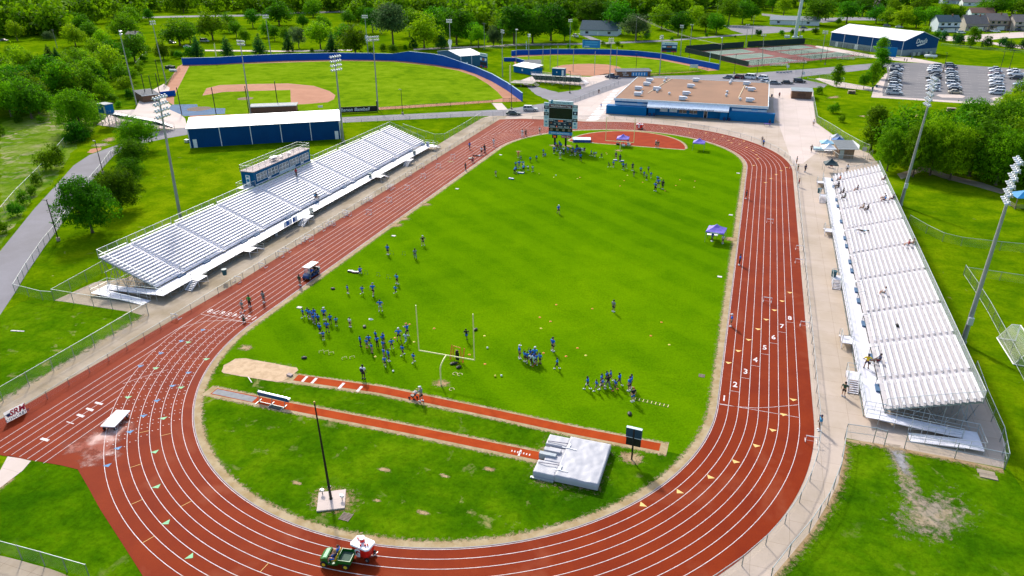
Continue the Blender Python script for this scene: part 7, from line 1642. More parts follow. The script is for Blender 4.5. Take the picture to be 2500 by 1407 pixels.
HUES={'blue':(.004,.12,.56),'sky':(.02,.24,.62),'pale':(.40,.56,.60),'white':(.70,.72,.76),'black':(.012,.012,.015),'navy':(.012,.02,.07),'grey':(.20,.24,.24),'green':(.02,.28,.03),'dgreen':(.03,.07,.04),'yellow':(.75,.52,.01),'orange':(.75,.20,.08),'red':(.35,.02,.03),'maroon':(.12,.01,.02),'tan':(.36,.28,.20),'brown':(.12,.07,.05),'lblue':(.02,.30,.60)}
def person(loc,ang,sc=1.0,pose='stand',shirt='blue',pants='black',skin='m',hat=None,long_pants=False,shoes='white',label='',group=None,hair=None,z=None):
    pr=person_proto(pose,long_pants,hat is not None)
    mats={'shirt':mat('shirt '+shirt,HUES[shirt],.85,var=.12,scale=6),'shorts':mat('shorts '+pants,HUES[pants],.85,var=.1),'trousers':mat('shorts '+pants,HUES[pants],.85,var=.1),
            'body':mat('skin '+skin,SKINS[skin],.6,var=.03),'face_feature':mat('skin '+skin,SKINS[skin],.6,var=.03),'shoe':mat('shoe '+shoes,HUES[shoes],.6)}
    if hat:mats['cap']=mat('cap '+hat,HUES[hat],.8)
    elif hair:mats['hair']=mat('hair '+hair,{'blond':(.35,.22,.08),'brown':(.08,.045,.02),'ginger':(.40,.14,.03)}[hair],.8)
    return pr.copy((loc[0],loc[1],loc[2] if len(loc)>2 else 0),ang,(sc*1.26,sc*1.26,sc*1.06),mats,label,'person',group)
GB_=.045
cn={'blue':'blue','sky':'light blue','pale':'pale aqua','white':'white','black':'black','navy':'navy','grey':'grey','green':'bright green','dgreen':'dark green','yellow':'yellow','orange':'orange','red':'red','maroon':'maroon','tan':'tan','brown':'brown','lblue':'bright sky blue'}
def crowd(where,group,L,face=None,kid=.83):
    """L: (x, y, code, opts) with x, y the feet in the photograph"""
    L=sorted(L,key=lambda a:a[0])
    for i,a in enumerate(L):
        x,y,k=a[0],a[1],a[2];o=dict(a[3]) if len(a)>3 else{}
        d={'k':dict(sc=kid),'K':dict(sc=kid,shirt='sky'),'s':dict(sc=kid*.9),'a':dict(sc=1.0),'c':dict(sc=1.03,hat='white')}[k];d.update(o)
        w=P(x,y);z=d.pop('z',GB_);ang=d.pop('ang',None)
        if ang is None:ang=(RAD(face) if face is not None else 0)+random.uniform(-.7,.7)
        else:ang=RAD(ang)
        d.setdefault('pose',random.choice(['stand','stand','hips','walk','stand','walk']));d.setdefault('skin',random.choice('llmmdd'));d.setdefault('pants',random.choice(['black','navy','black','grey' if k!='c' else 'black']));d.setdefault('shoes',random.choice(['white','white','black','white']))
        sh=d.get('shirt','blue');who='child' if d['sc']<.95 else 'adult'
        lab='%s in %s shirt%s, %s from left in the %s'%(who,cn[sh],(' and %s cap'%cn[d['hat']]) if d.get('hat') else '',ordn(i),where)
        d['label']=d.get('label') or lab
        person((w.x,w.y,z),ang,group=group,**d)
c3=lambda x,y:(640+x/3.906,560+y/3.906)
c2=lambda x,y:(1240+x/10.417,320+y/10.417)
e3=lambda x,y:(1470+x/7.404,290+y/7.404)
b5=lambda x,y:(1200+x/3.906,860+y/3.906)
z7=lambda x,y:(1260+x/14.07,820+y/14.07)
random.seed(21)
B_=0  # most campers turn their backs to the camera and face up the field
crowd('near left camper line','campers at the near left corner of the field',[(*c3(392,845),'s'),(*c3(440,845),'k',{'shirt':'blue'}),(*c3(457,858),'k',{'shirt':'sky'}),(*c3(497,905),'k'),(*c3(514,880),'k',{'shirt':'sky'}),(*c3(482,870),'k'),(*c3(540,905),'k'),(*c3(597,868),'c',{'pose':'stand','skin':'l'}),(*c3(655,908),'k'),(*c3(710,925),'K',{'sc':.75}),(*c3(555,998),'k'),(*c3(625,985),'k',{'sc':.92,'pose':'hips'}),(*c3(588,1060),'s'),(*c3(500,850),'k'),(*c3(840,935),'k',{'shirt':'white','pants':'navy','sc':.8})],B_)
crowd('near goal camper group','campers in front of the near goal post',[(*c3(940,1120),'k'),(*c3(1000,1135),'s',{'shoes':'orange'}),(*c3(1022,1108),'k'),(*c3(1048,1185),'k'),(*c3(1085,1060),'s',{'hair':'blond'}),(*c3(1100,1120),'k'),(*c3(1163,1085),'k'),(*c3(1150,1098),'s'),(*c3(1157,1160),'k'),(*c3(1163,1235),'k'),(*c3(1208,1262),'k',{'sc':.92}),(*c3(1172,1310),'s'),(*c3(1238,1145),'k'),(*c3(1340,1205),'k',{'pose':'walk'}),(*c3(1445,1275),'s'),(*c3(1306,1066),'c',{'pose':'hips','skin':'l','ang':20}),(*c3(1385,1020),'a',{'hat':'orange','pose':'forward','ang':60,'skin':'l'}),(*c3(1370,1095),'k',{'shirt':'pale','pants':'pale','long_pants':True,'pose':'run','skin':'d','sc':.88})],B_)
crowd('loose left half group','campers spread over the left half of the field',[(*c3(818,615),'s'),(*c3(955,625),'s',{'pose':'run'}),(*c3(1060,635),'c',{'hat':'grey','pose':'walk','skin':'l','sc':1.08}),(*c3(1272,620),'s',{'shirt':'sky','pose':'run'}),(*c3(1288,525),'k',{'shirt':'sky','sc':.95,'pose':'hips'}),(*c3(1130,785),'a',{'pants':'pale','pose':'hips','skin':'l'}),(*c3(935,425),'s',{'pose':'crouch','sc':.95}),(*c3(1200,245),'a',{'pose':'stand'}),(*c3(1462,285),'a',{'shirt':'grey','pants':'grey','long_pants':True,'skin':'d','pose':'walk'}),(*c3(1535,158),'a',{'shirt':'black','hat':'white','skin':'l'}),(*c3(1950,1058),'a',{'shirt':'black','pants':'blue','pose':'run','skin':'d','ang':190,'sc':.95})],B_)
crowd('left straight','people on the left straight',[(592.7,763,'a',{'shirt':'grey','hat':'grey','skin':'l'}),(610.6,750,'a',{'shirt':'green','pants':'black','long_pants':True,'skin':'d'}),(*c3(18,700),'a',{'shirt':'grey','skin':'d'}),(*c3(363,540),'a',{'shirt':'dgreen','pants':'tan','skin':'d','pose':'stand'}),(596,788,'s',{'shirt':'dgreen','pose':'crouch'})],10)
w=P(888,926.5)
person((w.x,w.y,GB_),RAD(5),1.06,'stand','white','black','d',None,False,'black','man in white shirt with navy backpack near the sand pit end of the runway')
r=empty('backpack',(w.x,w.y-.17,GB_+1.1),0,'navy backpack worn by the man in the white shirt near the runway','backpack');m=MB();m.box(-.16,-.12,0,.16,.03,.42);m.build('bag',mat('pack navy',(.01,.012,.06),.8),r,bevel=.04);m=MB();[m.path([(s*.1,.03,.02),(s*.12,.17,.2),(s*.1,.06,.40)],.02,5) for s in(-1,1)];m.build('strap',M_BLACK,r)
w=P(1029,981);person((w.x,w.y,.055),RAD(80),1.05,'forward','grey','black','l','white',False,'white','woman in grey top and white cap pushing a stroller on the long runway')
def stroller(loc,ang,label):
    r=empty('stroller',loc,ang,label,'stroller');m=MB();m.box(-.2,-.2,.35,.2,.28,.45);m.add([(-.2,-.25,.4),(.2,-.25,.4),(.2,-.38,.9),(-.2,-.38,.9)],[(0,1,2,3)]);m.build('seat',M_BLACK,r);m=MB()
    for k in range(5):
        a0_,a1_=PI*.1+k*.5,PI*.1+(k+1)*.5;m.quad((-.24,-.3+.3*cos(a0_),.75+.32*sin(a0_)),(.24,-.3+.3*cos(a0_),.75+.32*sin(a0_)),(.24,-.3+.3*cos(a1_),.75+.32*sin(a1_)),(-.24,-.3+.3*cos(a1_),.75+.32*sin(a1_)))
    m.build('hood',mat('stroller hood',(.35,.37,.40),.8),r);m=MB()
    for s in(-.25,.25):m.path([(s,.35,.15),(s,-.3,.55),(s,-.6,1.0)],.02,5);m.path([(s,-.35,.15),(s,.1,.45)],.02,5)
    m.tube((-.25,-.6,1.0),(.25,-.6,1.0),.02,5);m.build('frame',M_BLACK,r)
    for(x,y) in((-.28,.35),(.28,.35),(-.28,-.35),(.28,-.35)):m=MB();m.tube((-.03,0,0),(.03,0,0),.14,12);m.build('wheel',M_TYRE,r,loc=(x,y,.14))
    return r
w=P(1009,974);stroller((w.x,w.y,.055),RAD(78),'black stroller with white cloth in front of the woman on the runway')
crowd('near goal huddle','huddle right of the near goal post',[(*z7(115,790),'c',{'hat':'white','pose':'arms_up','skin':'l','ang':-60}),(*z7(295,900),'k',{'shirt':'sky','pose':'arms_up'}),(*z7(375,930),'k'),(*z7(490,830),'k',{'pose':'arms_up'}),(*z7(640,860),'c',{'shirt':'sky'}),(*z7(510,995),'k',{'shirt':'white','pants':'navy','skin':'d'}),(*z7(605,1040),'k',{'shirt':'pale','pants':'pale','shoes':'orange','skin':'d'}),(*z7(690,995),'k'),(*z7(570,930),'k',{'skin':'d'}),(*z7(820,970),'k',{'pose':'arms_up','shirt':'sky'})],0)
crowd('pair by the huddle','pair right of the near huddle',[(*z7(1255,545),'a',{'sc':1.1,'skin':'l','pose':'stand'}),(*z7(1410,1150),'k',{'shirt':'sky','pose':'walk','ang':90,'skin':'d'})],0)
crowd('yellow ladder group','walking group beside the yellow ladder',[(*b5(915,358),'k',{'pose':'walk','pants':'white','sc':.95}),(*b5(1000,372),'k',{'pose':'walk'}),(*b5(1058,358),'k',{'pose':'walk'}),(*b5(1045,315),'k'),(*b5(1098,292),'k'),(*b5(1110,345),'a',{'shirt':'black','pose':'walk','skin':'d','long_pants':True,'sc':.98}),(*b5(1135,282),'k',{'pose':'walk'}),(*b5(1180,368),'k',{'pose':'walk','shoes':'orange'}),(*b5(1218,322),'k',{'pose':'walk','sc':.92}),(*b5(1312,372),'a',{'pose':'stand','skin':'l','sc':1.05}),(*b5(1328,345),'a',{'pose':'stand','sc':1.0}),(*b5(1346,476),'a',{'shirt':'black','pants':'blue','pose':'stand','skin':'l','hair':'ginger','sc':1.03})],80)
crowd('standing alone',None,[(1497,762,'a',{'shirt':'grey','pants':'navy','skin':'m','label':'lone person in grey top and navy shorts right of the field centre'})],0)
crowd('standing alone',None,[(1363,523,'a',{'hat':'white','skin':'l','pants':'black','label':'lone coach in blue shirt and white cap in the middle of the far half'})],200)
for a in((1784,798,'a',{'shirt':'blue','hat':'white','skin':'l','ang':90,'label':'woman in blue shirt and white cap on the inner lane of the right straight'}),(1805,648,'a',{'shirt':'blue','long_pants':True,'skin':'d','ang':90,'label':'person in blue shirt and dark trousers at the right sideline'}),(1821,486,'a',{'shirt':'navy','skin':'d','ang':90,'label':'person in navy on the inner lane near the far right bend'}),(1738,590,'a',{'shirt':'blue','pants':'grey','skin':'d','label':'coach in blue shirt under the purple tent by the right sideline'}),(1764,595,'k',{'shirt':'white','skin':'l','label':'child in white shirt beside the purple tent by the right sideline'}),
          (1949,457,'a',{'shirt':'red','skin':'d','ang':80,'label':'person in red leaning on the fence beside the right straight'}),(1944,402,'a',{'shirt':'grey','pants':'black','ang':100,'label':'person in grey at the far end of the right track fence'}),(1947,421,'a',{'shirt':'dgreen','pants':'tan','ang':100,'label':'person in dark green beside the right track fence below the grey one'}),(1965,421,'a',{'shirt':'navy','skin':'d','label':'person in navy standing on the concrete near the far end of the right bleachers'}),(1980,372,'a',{'shirt':'brown','skin':'d','pose':'walk','label':'person in brown walking on the plaza left of the white tent'}),
          (2067,421,'a',{'shirt':'white','pants':'black','skin':'d','label':'person in white shirt and black shorts behind the far end of the right bleachers'}),(1863,358,'a',{'shirt':'blue','skin':'d','label':'person in blue at the outer edge of the far right bend'}),(1860,348,'k',{'shirt':'navy','label':'child in navy behind the person in blue at the far right bend'}),(1985.5,308,'a',{'shirt':'white','pants':'tan','label':'person in white and tan walking on the plaza near the curved fence'}),(1902,239,'a',{'shirt':'red','skin':'d','label':'person in red between the field house and the brick hut'}),(1462,231,'a',{'shirt':'black','pose':'walk','label':'person in black walking up the plaza near the road fence'}),(1467.5,267,'a',{'shirt':'blue','pants':'white','pose':'walk','label':'person in blue and white walking beside the painted stripes'}),
          (1878,308,'a',{'shirt':'navy','skin':'d','label':'person in navy behind the purple cloth table'}),(1870,300,'a',{'shirt':'blue','label':'person in blue standing at the right wing of the field house'}),(2016,372,'a',{'shirt':'maroon','label':'vendor in maroon under the white canopy tent'}),(2024,371,'a',{'shirt':'navy','label':'vendor in navy under the white canopy tent'}),(2000,1051,'a',{'shirt':'lblue','pose':'arms_up','skin':'m','ang':100,'hat':'navy','label':'man in bright sky blue shirt reaching over the fence by the lower right bend'}),(2058,968,'a',{'shirt':'dgreen','pants':'black','skin':'l','ang':-20,'label':'person in dark green shirt at the foot of the lowest bleacher stair'}),
          (1513,353,'a',{'shirt':'white','label':'person in white under the tent behind the far goal post'}),(1533,350,'a',{'shirt':'navy','label':'person in navy at the right end of the far purple tent'}),(1601,361,'a',{'shirt':'grey','hat':'white','label':'person in grey with white cap on the red half circle'}),(1606,362,'a',{'shirt':'brown','pants':'grey','label':'person in brown beside the grey one on the red half circle'}),(2207,151,'k',{'shirt':'navy','label':'person in navy at the far end of the parking lot, left one'}),(2213,152,'k',{'shirt':'grey','label':'person in grey at the far end of the parking lot, right one'}),(2225,147,'k',{'shirt':'sky','label':'person in light blue on the path in front of the gym'}),
          (1651,276,'a',{'shirt':'black','label':'person in black under the awning, left one'}),(1668,277,'a',{'shirt':'red','label':'person in red under the awning'}),(1688,279,'a',{'shirt':'grey','label':'person in grey under the awning near the door'}),(1724,281,'a',{'shirt':'white','label':'person in white standing in the field house doorway'})):
    x,y,k,o=a;o=dict(o);w=P(x,y);ang=RAD(o.pop('ang',random.uniform(120,240)));o.setdefault('pose','stand');o.setdefault('skin','l');o.setdefault('pants','black')
    person((w.x,w.y,GB_ if 1490<x<1830 and y>330 else.034),ang,.83 if k=='k' else 1.02,group=None,**o)
[person((P(x,274).x,P(x,274).y-.1,-.25),PI,1,'sit',s,'black','d',label='person in %s sitting against the blue wall, %s of four from the left'%(s,ordn(i)),group='people sitting against the blue wall') for i,(x,s) in enumerate(((1493,'white'),(1501.5,'black'),(1508.5,'grey'),(1517,'white')))]
crowd('far left group','far left group',[(*c2(265,690),'a',{'shirt':'orange','pants':'orange','skin':'l','hair':'ginger','pose':'stand'}),(*c2(320,722),'s',{'pose':'crouch','shirt':'grey'}),(*c2(168,1085),'a',{'pose':'bend','long_pants':True}),(*c2(205,1045),'k'),(*c2(285,960),'a',{'sc':1.1,'skin':'l','pose':'hips'}),(*c2(200,940),'k',{'shirt':'sky'}),(*c2(392,1050),'c',{'pose':'bend','skin':'d','sc':1.1}),(*c2(383,920),'k',{'shirt':'sky'}),(*c2(515,1005),'s',{'pose':'bend','shirt':'white'}),(*c2(628,1045),'k',{'shirt':'pale','pose':'walk'}),(*c2(568,800),'s',{'shirt':'sky'}),(*c2(725,765),'s',{'shirt':'sky'}),(1210.5,431,'s',{'shirt':'grey','pose':'walk'})],0)
crowd('scoreboard group','campers in front of the scoreboard',[(*c2(900,600),'s',{'shirt':'sky'}),(*c2(895,655),'s',{'pose':'crouch','shirt':'navy'}),(*c2(950,655),'s',{'pose':'crouch','shirt':'sky'}),(*c2(1172,580),'c',{'pose':'stand','long_pants':True}),(*c2(1215,430),'k'),(*c2(1260,515),'a',{'shirt':'maroon','long_pants':True,'pose':'walk','skin':'d'}),(*c2(1305,395),'k',{'shirt':'sky'}),(*c2(1325,430),'k'),(*c2(1350,455),'k',{'sc':.95,'pose':'bend'}),(*c2(1330,705),'c',{'shirt':'pale','pants':'grey','skin':'l'}),(*c2(1415,590),'a',{'shirt':'white','skin':'d','long_pants':True}),(*c2(1530,560),'k',{'pose':'bend'}),(*c2(1510,520),'s',{'shirt':'sky','pose':'bend'}),(*c2(1615,630),'a',{'shirt':'tan','pose':'walk','skin':'d'}),(*c2(1650,555),'k'),(*c2(1700,640),'k',{'pants':'white'}),(*c2(1725,600),'k',{'sc':.95}),(*c2(1750,520),'a',{'shirt':'black','skin':'d'}),(*c2(1770,560),'k'),(*c2(1805,560),'k'),(*c2(1835,620),'a',{'shirt':'black','skin':'d'}),(*c2(1845,775),'a',{'pose':'walk','sc':1.08}),(*c2(1945,565),'k',{'pose':'hips','shirt':'navy'}),(*c2(2115,640),'k',{'pose':'walk','long_pants':True,'ang':-90}),(*c2(2175,660),'s',{'pose':'run','ang':-90}),(*c2(2210,655),'k',{'pose':'bend','ang':-90}),(*c2(2372,705),'s',{'shirt':'black','pose':'run','ang':-70})],0)
for i,(x,y) in enumerate(((1840,535),(1912,545))):w=P(*c2(x,y));m=MB();m.box(-.35,-.12,.3,.35,.12,1.0);small('hand_shield',m,PW,*c2(x,y),'white blocking shield held up in the scoreboard group, %s one'%('left' if i==0 else 'right'),'shield')
crowd('far right line','line of campers on the far right half',[(*e3(247,742),'a',{'shirt':'navy','pants':'navy','sc':1.05}),(*e3(322,782),'a',{'shirt':'navy','long_pants':True,'pants':'navy'}),(*e3(202,880),'k'),(*e3(125,890),'s',{'shirt':'dgreen','pose':'run','ang':90}),(*e3(378,928),'k',{'sc':.95}),(*e3(420,918),'k',{'shirt':'black','pose':'run','ang':-80}),(*e3(548,942),'a',{'shirt':'navy'}),(*e3(572,1050),'s',{'shirt':'black'}),(*e3(697,990),'k',{'shirt':'sky','shoes':'orange'}),(*e3(833,970),'s',{'shirt':'grey','pose':'walk'}),(*e3(756,1062),'s',{'pose':'walk'}),(*e3(800,1112),'s',{'shirt':'grey'}),(*e3(880,1076),'s',{'pose':'walk'}),(*e3(1000,1145),'s',{'shirt':'sky'}),(*e3(1010,1245),'a',{'sc':1.1,'pose':'hips','skin':'l'}),(*e3(958,1312),'a',{'sc':1.08,'long_pants':True,'pose':'hips'}),(*e3(1090,1278),'a',{'shirt':'black','sc':1.12,'skin':'d'})],0)
d7=lambda x,y:(1020+x/7.8125,330+y/7.8125)
crowd('far left bend group','people on the far left bend',[(*d7(990,275),'a',{'shirt':'blue','pose':'walk'}),(*d7(1218,372),'a',{'shirt':'white','skin':'d'}),(*d7(1276,340),'a',{'shirt':'black','long_pants':True,'sc':1.15,'skin':'d'}),(*d7(1448,215),'a',{'shirt':'white','pants':'white','sc':1.1,'skin':'l'}),(*d7(912,680),'a',{'shirt':'black','sc':1.0,'skin':'d'}),(*d7(1045,525),'a',{'shirt':'red','pose':'crouch','skin':'d'}),(*c2(368,150),'a',{'shirt':'white','pants':'white','long_pants':True,'sc':1.1}),(*c2(455,135),'a',{'shirt':'brown','pants':'black','long_pants':True}),(1317.5,327,'a',{'shirt':'white','skin':'l'})],0)
w=P(*d7(1140,405));person((w.x,w.y,.04),RAD(95),1.05,'lie','white','black','d',None,True,'black','athlete in white shirt and black tights stretching on the far left straight');w=P(*d7(1015,455));m=MB();m.sphere((0,0,.15),.75,12,6,.2);m.tube((-.75,0,.08),(.75,0,.08),.1,6);small('gear_bag',m,M_BLACK,*d7(1015,455),'dark gear bag on the far left straight beside the stretching athlete','bag',None,.04)
# stands
f4=lambda x,y:(1960+x/6.117,390+y/6.117)
g5=lambda x,y:(1860+x/3.906,560+y/3.906)
seats=[(f4(520,325),'orange','black','m','sit'),(f4(485,445),'black','grey','d','sit'),(f4(505,420),'navy','black','d','sit'),(f4(575,520),'black','brown','d','sit'),(f4(595,600),'dgreen','black','d','sit'),(f4(1195,330),'navy','black','l','sit'),(f4(810,480),'navy','grey','l','sit'),(f4(1185,605),'white','grey','l','sit'),(f4(1245,640),'sky','navy','l','sit'),(f4(1310,620),'navy','navy','l','sit'),(f4(915,760),'tan','tan','m','sit'),(f4(935,775),'black','black','d','sit'),(f4(1640,1300),'tan','grey','l','sit'),(f4(1530,1310),'red','white','l','sit'),(g5(1135,630),'white','grey','l','sit'),(g5(1095,1280),'navy','maroon','d','sit')]
for i,((x,y),s,p,k,po) in enumerate(sorted(seats)):
    w,row=on_stand('R',x,y);person((w.x+.22,w.y,w.z-.02),RAD(90)+random.uniform(-.3,.3),1.0,po,s,p,k,None,False,'white','spectator in %s sitting on the right bleachers, %s from the left'%(cn[s],ordn(i)),'spectators on the right bleachers')
w,row=on_stand('R',*f4(880,1105));person((w.x+.3,w.y,w.z+.43),RAD(90),1.0,'lie','pale','black','d',None,False,'white','spectator in pale shirt lying across the right bleacher seats')
w=P(2114,899,.9);person((w.x,w.y,.9),RAD(0),1.03,'hips','yellow','navy','m',None,False,'black','man in yellow shirt and navy shorts on the right bleacher walkway')
w,row=on_stand('R',*g5(1320,930));m=MB();m.sphere((0,0,.14),.3,10,6,.5);m.path([(-.2,0,.2),(0,.1,.4),(.2,0,.2)],.025);o=m.build('bag',M_BLACK,None,loc=(w.x,w.y,w.z));tag(o,'dark bag left on the right bleacher rows','bag')
w=P(2133,888,1.0);stroller((w.x,w.y,.9),RAD(60),'dark stroller beside the man in yellow on the right bleachers')
w,row=on_stand('L',718,432);person((w.x,w.y,w.z),RAD(-90),1.05,'stand','red','black','d',None,False,'black','person in red shirt climbing the left bleachers below the press box')
for i,((x,y),s,k) in enumerate((((781,489),'lblue','l'),((791,488),'black','d'))):w,row=on_stand('L',x,y);person((w.x-.2,w.y,w.z),RAD(-90),1.0,'sit',s,'black',k,None,False,'white','spectator in %s sitting low on the left bleachers'%cn[s])
# passengers
for(dy,sc_,sh,hr,lb) in((-.32,.92,'blue','brown','passenger in blue dress on the near seat of the green utility vehicle'),(.32,1.0,'navy','blond','driver in navy on the far seat of the green utility vehicle')):
    o=uv.location+Matrix.Rotation(uv.rotation_euler.z,3,'Z')@Vector((.02,-dy*-1,0));person((o.x,o.y,.30),uv.rotation_euler.z-PI/2,sc_,'sit',sh,'blue','l',None,False,'white',lb,hair=hr)
for(dx,dy,sh,lb) in((.05,.25,'blue','driver in blue inside the golf cart'),(-.98,.2,'black','rear passenger in black inside the golf cart')):
    o=gc.location+Matrix.Rotation(gc.rotation_euler.z,3,'Z')@Vector((dx,dy,0));person((o.x,o.y,.26),gc.rotation_euler.z-PI/2,1.0,'sit',sh,'navy','l','white' if dx>0 else None,False,'white',lb)
for k in PEOPLE.values():wipe(k.root)
# ================================================================== TREES
LEAF={'dark':leaf_mat('leaf dark',(.022,.100,.002),(.09,.26,.003)),'mid':leaf_mat('leaf mid',(.034,.145,.001),(.15,.35,.003)),'light':leaf_mat('leaf light',(.09,.24,.001),(.26,.46,.004)),'grey':leaf_mat('leaf grey',(.05,.11,.03),(.15,.23,.07)),'fir':leaf_mat('leaf fir',(.010,.07,.012),(.04,.16,.02))}
M_BARK=mat('bark',(.10,.075,.05),.95,var=.3,scale=3)
def crown_mesh(name,seed,w,h,z0,nl,n,ls,shape='round',sub=14):
    """leaf clumps on lobes; tint holds a random shade for each leaf"""
    rnd=random.Random(seed);lobes=[]
    if shape=='round':
        for i in range(nl):
            t=rnd.random();zz=z0+h*(.16+.72*t);rr=w*.5*math.sqrt(max(.05,1-(2*(t-.42))**2*.72));a=i*2.4+rnd.random();d=rr*rnd.uniform(.25,.78)
            s=w*rnd.uniform(.17,.27);lobes.append((Vector((d*cos(a),d*sin(a),zz)),s,s*rnd.uniform(.68,.95)))
        lobes.append((Vector((0,0,z0+h*.5)),w*.30,h*.40))
    elif shape=='cone':
        for i in range(nl):
            t=(i+.5)/nl;a=i*2.4;rr=w*.5*(1-t)**.8;zz=z0+h*t
            for k in range(3):b=a+k*2.1;lobes.append((Vector((rr*.55*cos(b),rr*.55*sin(b),zz)),rr*.55+.18*w*.3,h/nl*.9))
    elif shape=='oval':
        for i in range(nl):
            t=rnd.random();rr=w*.5*math.sin(PI*min(.98,.12+.86*t))**.7*(1.15-.55*t);a=i*2.4;d=rr*rnd.uniform(.2,.6);s=w*rnd.uniform(.18,.26);lobes.append((Vector((d*cos(a),d*sin(a),z0+h*(.08+.86*t))),s,s*1.05))
    tot=sum(l[1]**2 for l in lobes);vs=[];fs=[];tint=[]
    for c,s,sz in lobes:
        k=int(n*s*s/tot);lt=rnd.uniform(-.18,.18)
        for clump in range(max(1,k//sub)):
            u=rnd.uniform(-.75,1);a=rnd.uniform(0,2*PI);q=math.sqrt(max(0,1-u*u));dr=Vector((q*cos(a),q*sin(a),u));rad=rnd.uniform(.78,1.12)
            cc=c+Vector((dr.x*s,dr.y*s,dr.z*sz))*rad;ct=rnd.uniform(-.22,.22);cr=ls*rnd.uniform(1.0,2.1)
            for j in range(sub):
                p=cc+Vector((rnd.gauss(0,cr*.5),rnd.gauss(0,cr*.5),rnd.gauss(0,cr*.38)))
                nn=(dr*.8+Vector((rnd.gauss(0,.5),rnd.gauss(0,.5),rnd.gauss(.25,.5)))).normalized()
                e=nn.cross(Vector((rnd.gauss(0,1),rnd.gauss(0,1),rnd.gauss(0,1)))).normalized();g_=nn.cross(e);l_=ls*rnd.uniform(.55,1.15);b=len(vs)
                vs+=[tuple(p-e*l_*.5),tuple(p+g_*l_*.32),tuple(p+e*l_*.5),tuple(p-g_*l_*.32)];fs.append((b,b+1,b+2,b+3));v=min(1,max(0,.5+lt+ct+rnd.gauss(0,.16)));tint+=[v]*4
    me=bpy.data.meshes.new(name);me.from_pydata(vs,[],fs);at=me.attributes.new('tint','FLOAT','POINT');at.data.foreach_set('value',tint);me.materials.append(LEAF['mid']);return me
def trunk_mesh(name,seed,h,r,spread,nb=7,lean=0.0):
    rnd=random.Random(seed);m=MB();f=h*.34;m.tube((0,0,-.1),(lean*.3,0,f),r,8,r*.72);m.tube((lean*.3,0,f),(lean*.5,0,h*.8),r*.72,7,r*.22);m.tube((0,0,-.1),(0,0,.35),r*1.5,8,r)
    for i in range(nb):
        a=i*2.4+rnd.random();z=f+(h*.36)*i/nb;b=Vector((spread*.6*cos(a),spread*.6*sin(a),z+h*rnd.uniform(.14,.3)));s=Vector((lean*.3,0,z-h*.02));mid_=s.lerp(b,.5)+Vector((0,0,-h*.02));m.tube(s,mid_,r*.38,5,r*.26);m.tube(mid_,b,r*.26,5,r*.10)
        b2=mid_+Vector((cos(a+1)*spread*.3,sin(a+1)*spread*.3,h*.14));m.tube(mid_,b2,r*.2,4,r*.08)
    return m.mesh(name)
TR={}
def tree_kind(key,seeds,w,h,z0,nl,n,ls,shape,tr,spread,nb=7):
    TR[key]=[(crown_mesh('crown',s,w,h-z0,z0,nl,n,ls,shape),trunk_mesh('trunk',s,h,tr,spread,nb)) for s in seeds]
tree_kind('near',(1,2,3),10.5,8.2,1.3,26,15000,.36,'round',.24,4.2)
tree_kind('broad',(11,12,13,14),10,10,1.6,22,4600,.62,'round',.28,4.0)
tree_kind('tall',(21,22,23),9,10,2.6,18,3600,.62,'round',.26,3.4)
tree_kind('oval',(31,32),6.2,10,1.0,18,4600,.48,'oval',.18,2.4)
tree_kind('fir',(41,42),7.0,10,.6,10,4200,.5,'cone',.2,1.5)
tree_kind('far',(51,52,53,54),12,10,.8,16,1500,1.15,'round',.3,4.5,4)
MASS=[crown_mesh('crown',71+i,12,9.6,.2,12,520,2.0,'round') for i in range(4)]
tree_kind('bush',(61,62),10,7.6,.0,12,2200,.75,'round',.12,2.5,3)
DESC={'near':'round dark leafy tree','broad':'broad leafy tree','tall':'tall open tree','oval':'slender young tree','fir':'dark conifer','far':'large tree','bush':'rounded bush'}
random.seed(77);ntree=0
def tree(kind,loc,H,leaf,label,group=None,wf=1.0):
    global ntree
    c,t=random.choice(TR[kind]);h0=8.2 if kind=='near' else 7.6 if kind=='bush' else 10.0;s=H/h0;ntree+=1
    r=empty('bush' if kind=='bush' else 'conifer_tree' if kind=='fir' else 'tree',(loc[0],loc[1],0),random.uniform(0,6.28),label,'bush' if kind=='bush' else 'tree',group);r.scale=(s*wf,s*wf*random.uniform(.94,1.06),s)
    mesh_obj('crown',c,LEAF[leaf],r);
    if kind!='bush':mesh_obj('trunk',t,M_BARK,r)
    return r
def tpx(kind,x,y,ty,leaf,wf=1.0):b=P(x,y);return(kind,b,max(1.2,height(b,x,ty)*(1.0 if kind in('near','bush') else 1.06)),leaf,wf*{'broad':1.1,'tall':1.15,'fir':1.0,'near':.80}.get(kind,.95))
def grove(where,group,items):
    items=sorted(items,key=lambda t:px_of(t[1])[0])
    for i,(k,b,H,leaf,wf) in enumerate(items):
        ad={'dark':'dark','mid':'green','light':'bright green','grey':'greyish','fir':'deep green'}[leaf]
        tree(k,b,H,leaf,'%s, %s, %s from left %s'%(DESC[k],ad,ordn(i),where),group,wf)
grove('in the row between left bleachers and road','round trees in a row at the left',[tpx('near',226,568,446,'dark',1.12),tpx('near',297,512,420,'dark',1.05),tpx('near',325,452,392,'dark',1.0),tpx('near',330,412,346,'dark',1.12),tpx('near',342,366,293,'mid',1.3)])
grove('at the left meadow fence','shrubs along the meadow fence',[tpx('bush',x,y,ty,'dark' if i%2 else 'mid',.8) for i,(x,y,ty) in enumerate([(8,570,535),(38,528,492),(78,478,452),(92,452,424),(135,412,350),(148,398,372),(60,500,468),(172,352,320),(190,345,312),(205,340,300)])])
grove('near the baseball bleachers','trees near the baseball bleachers',[tpx('near',200,322,226,'mid',1.05),tpx('bush',192,345,300,'dark'),tpx('bush',232,300,262,'mid')])
L_=[];rnd=random.Random(5)
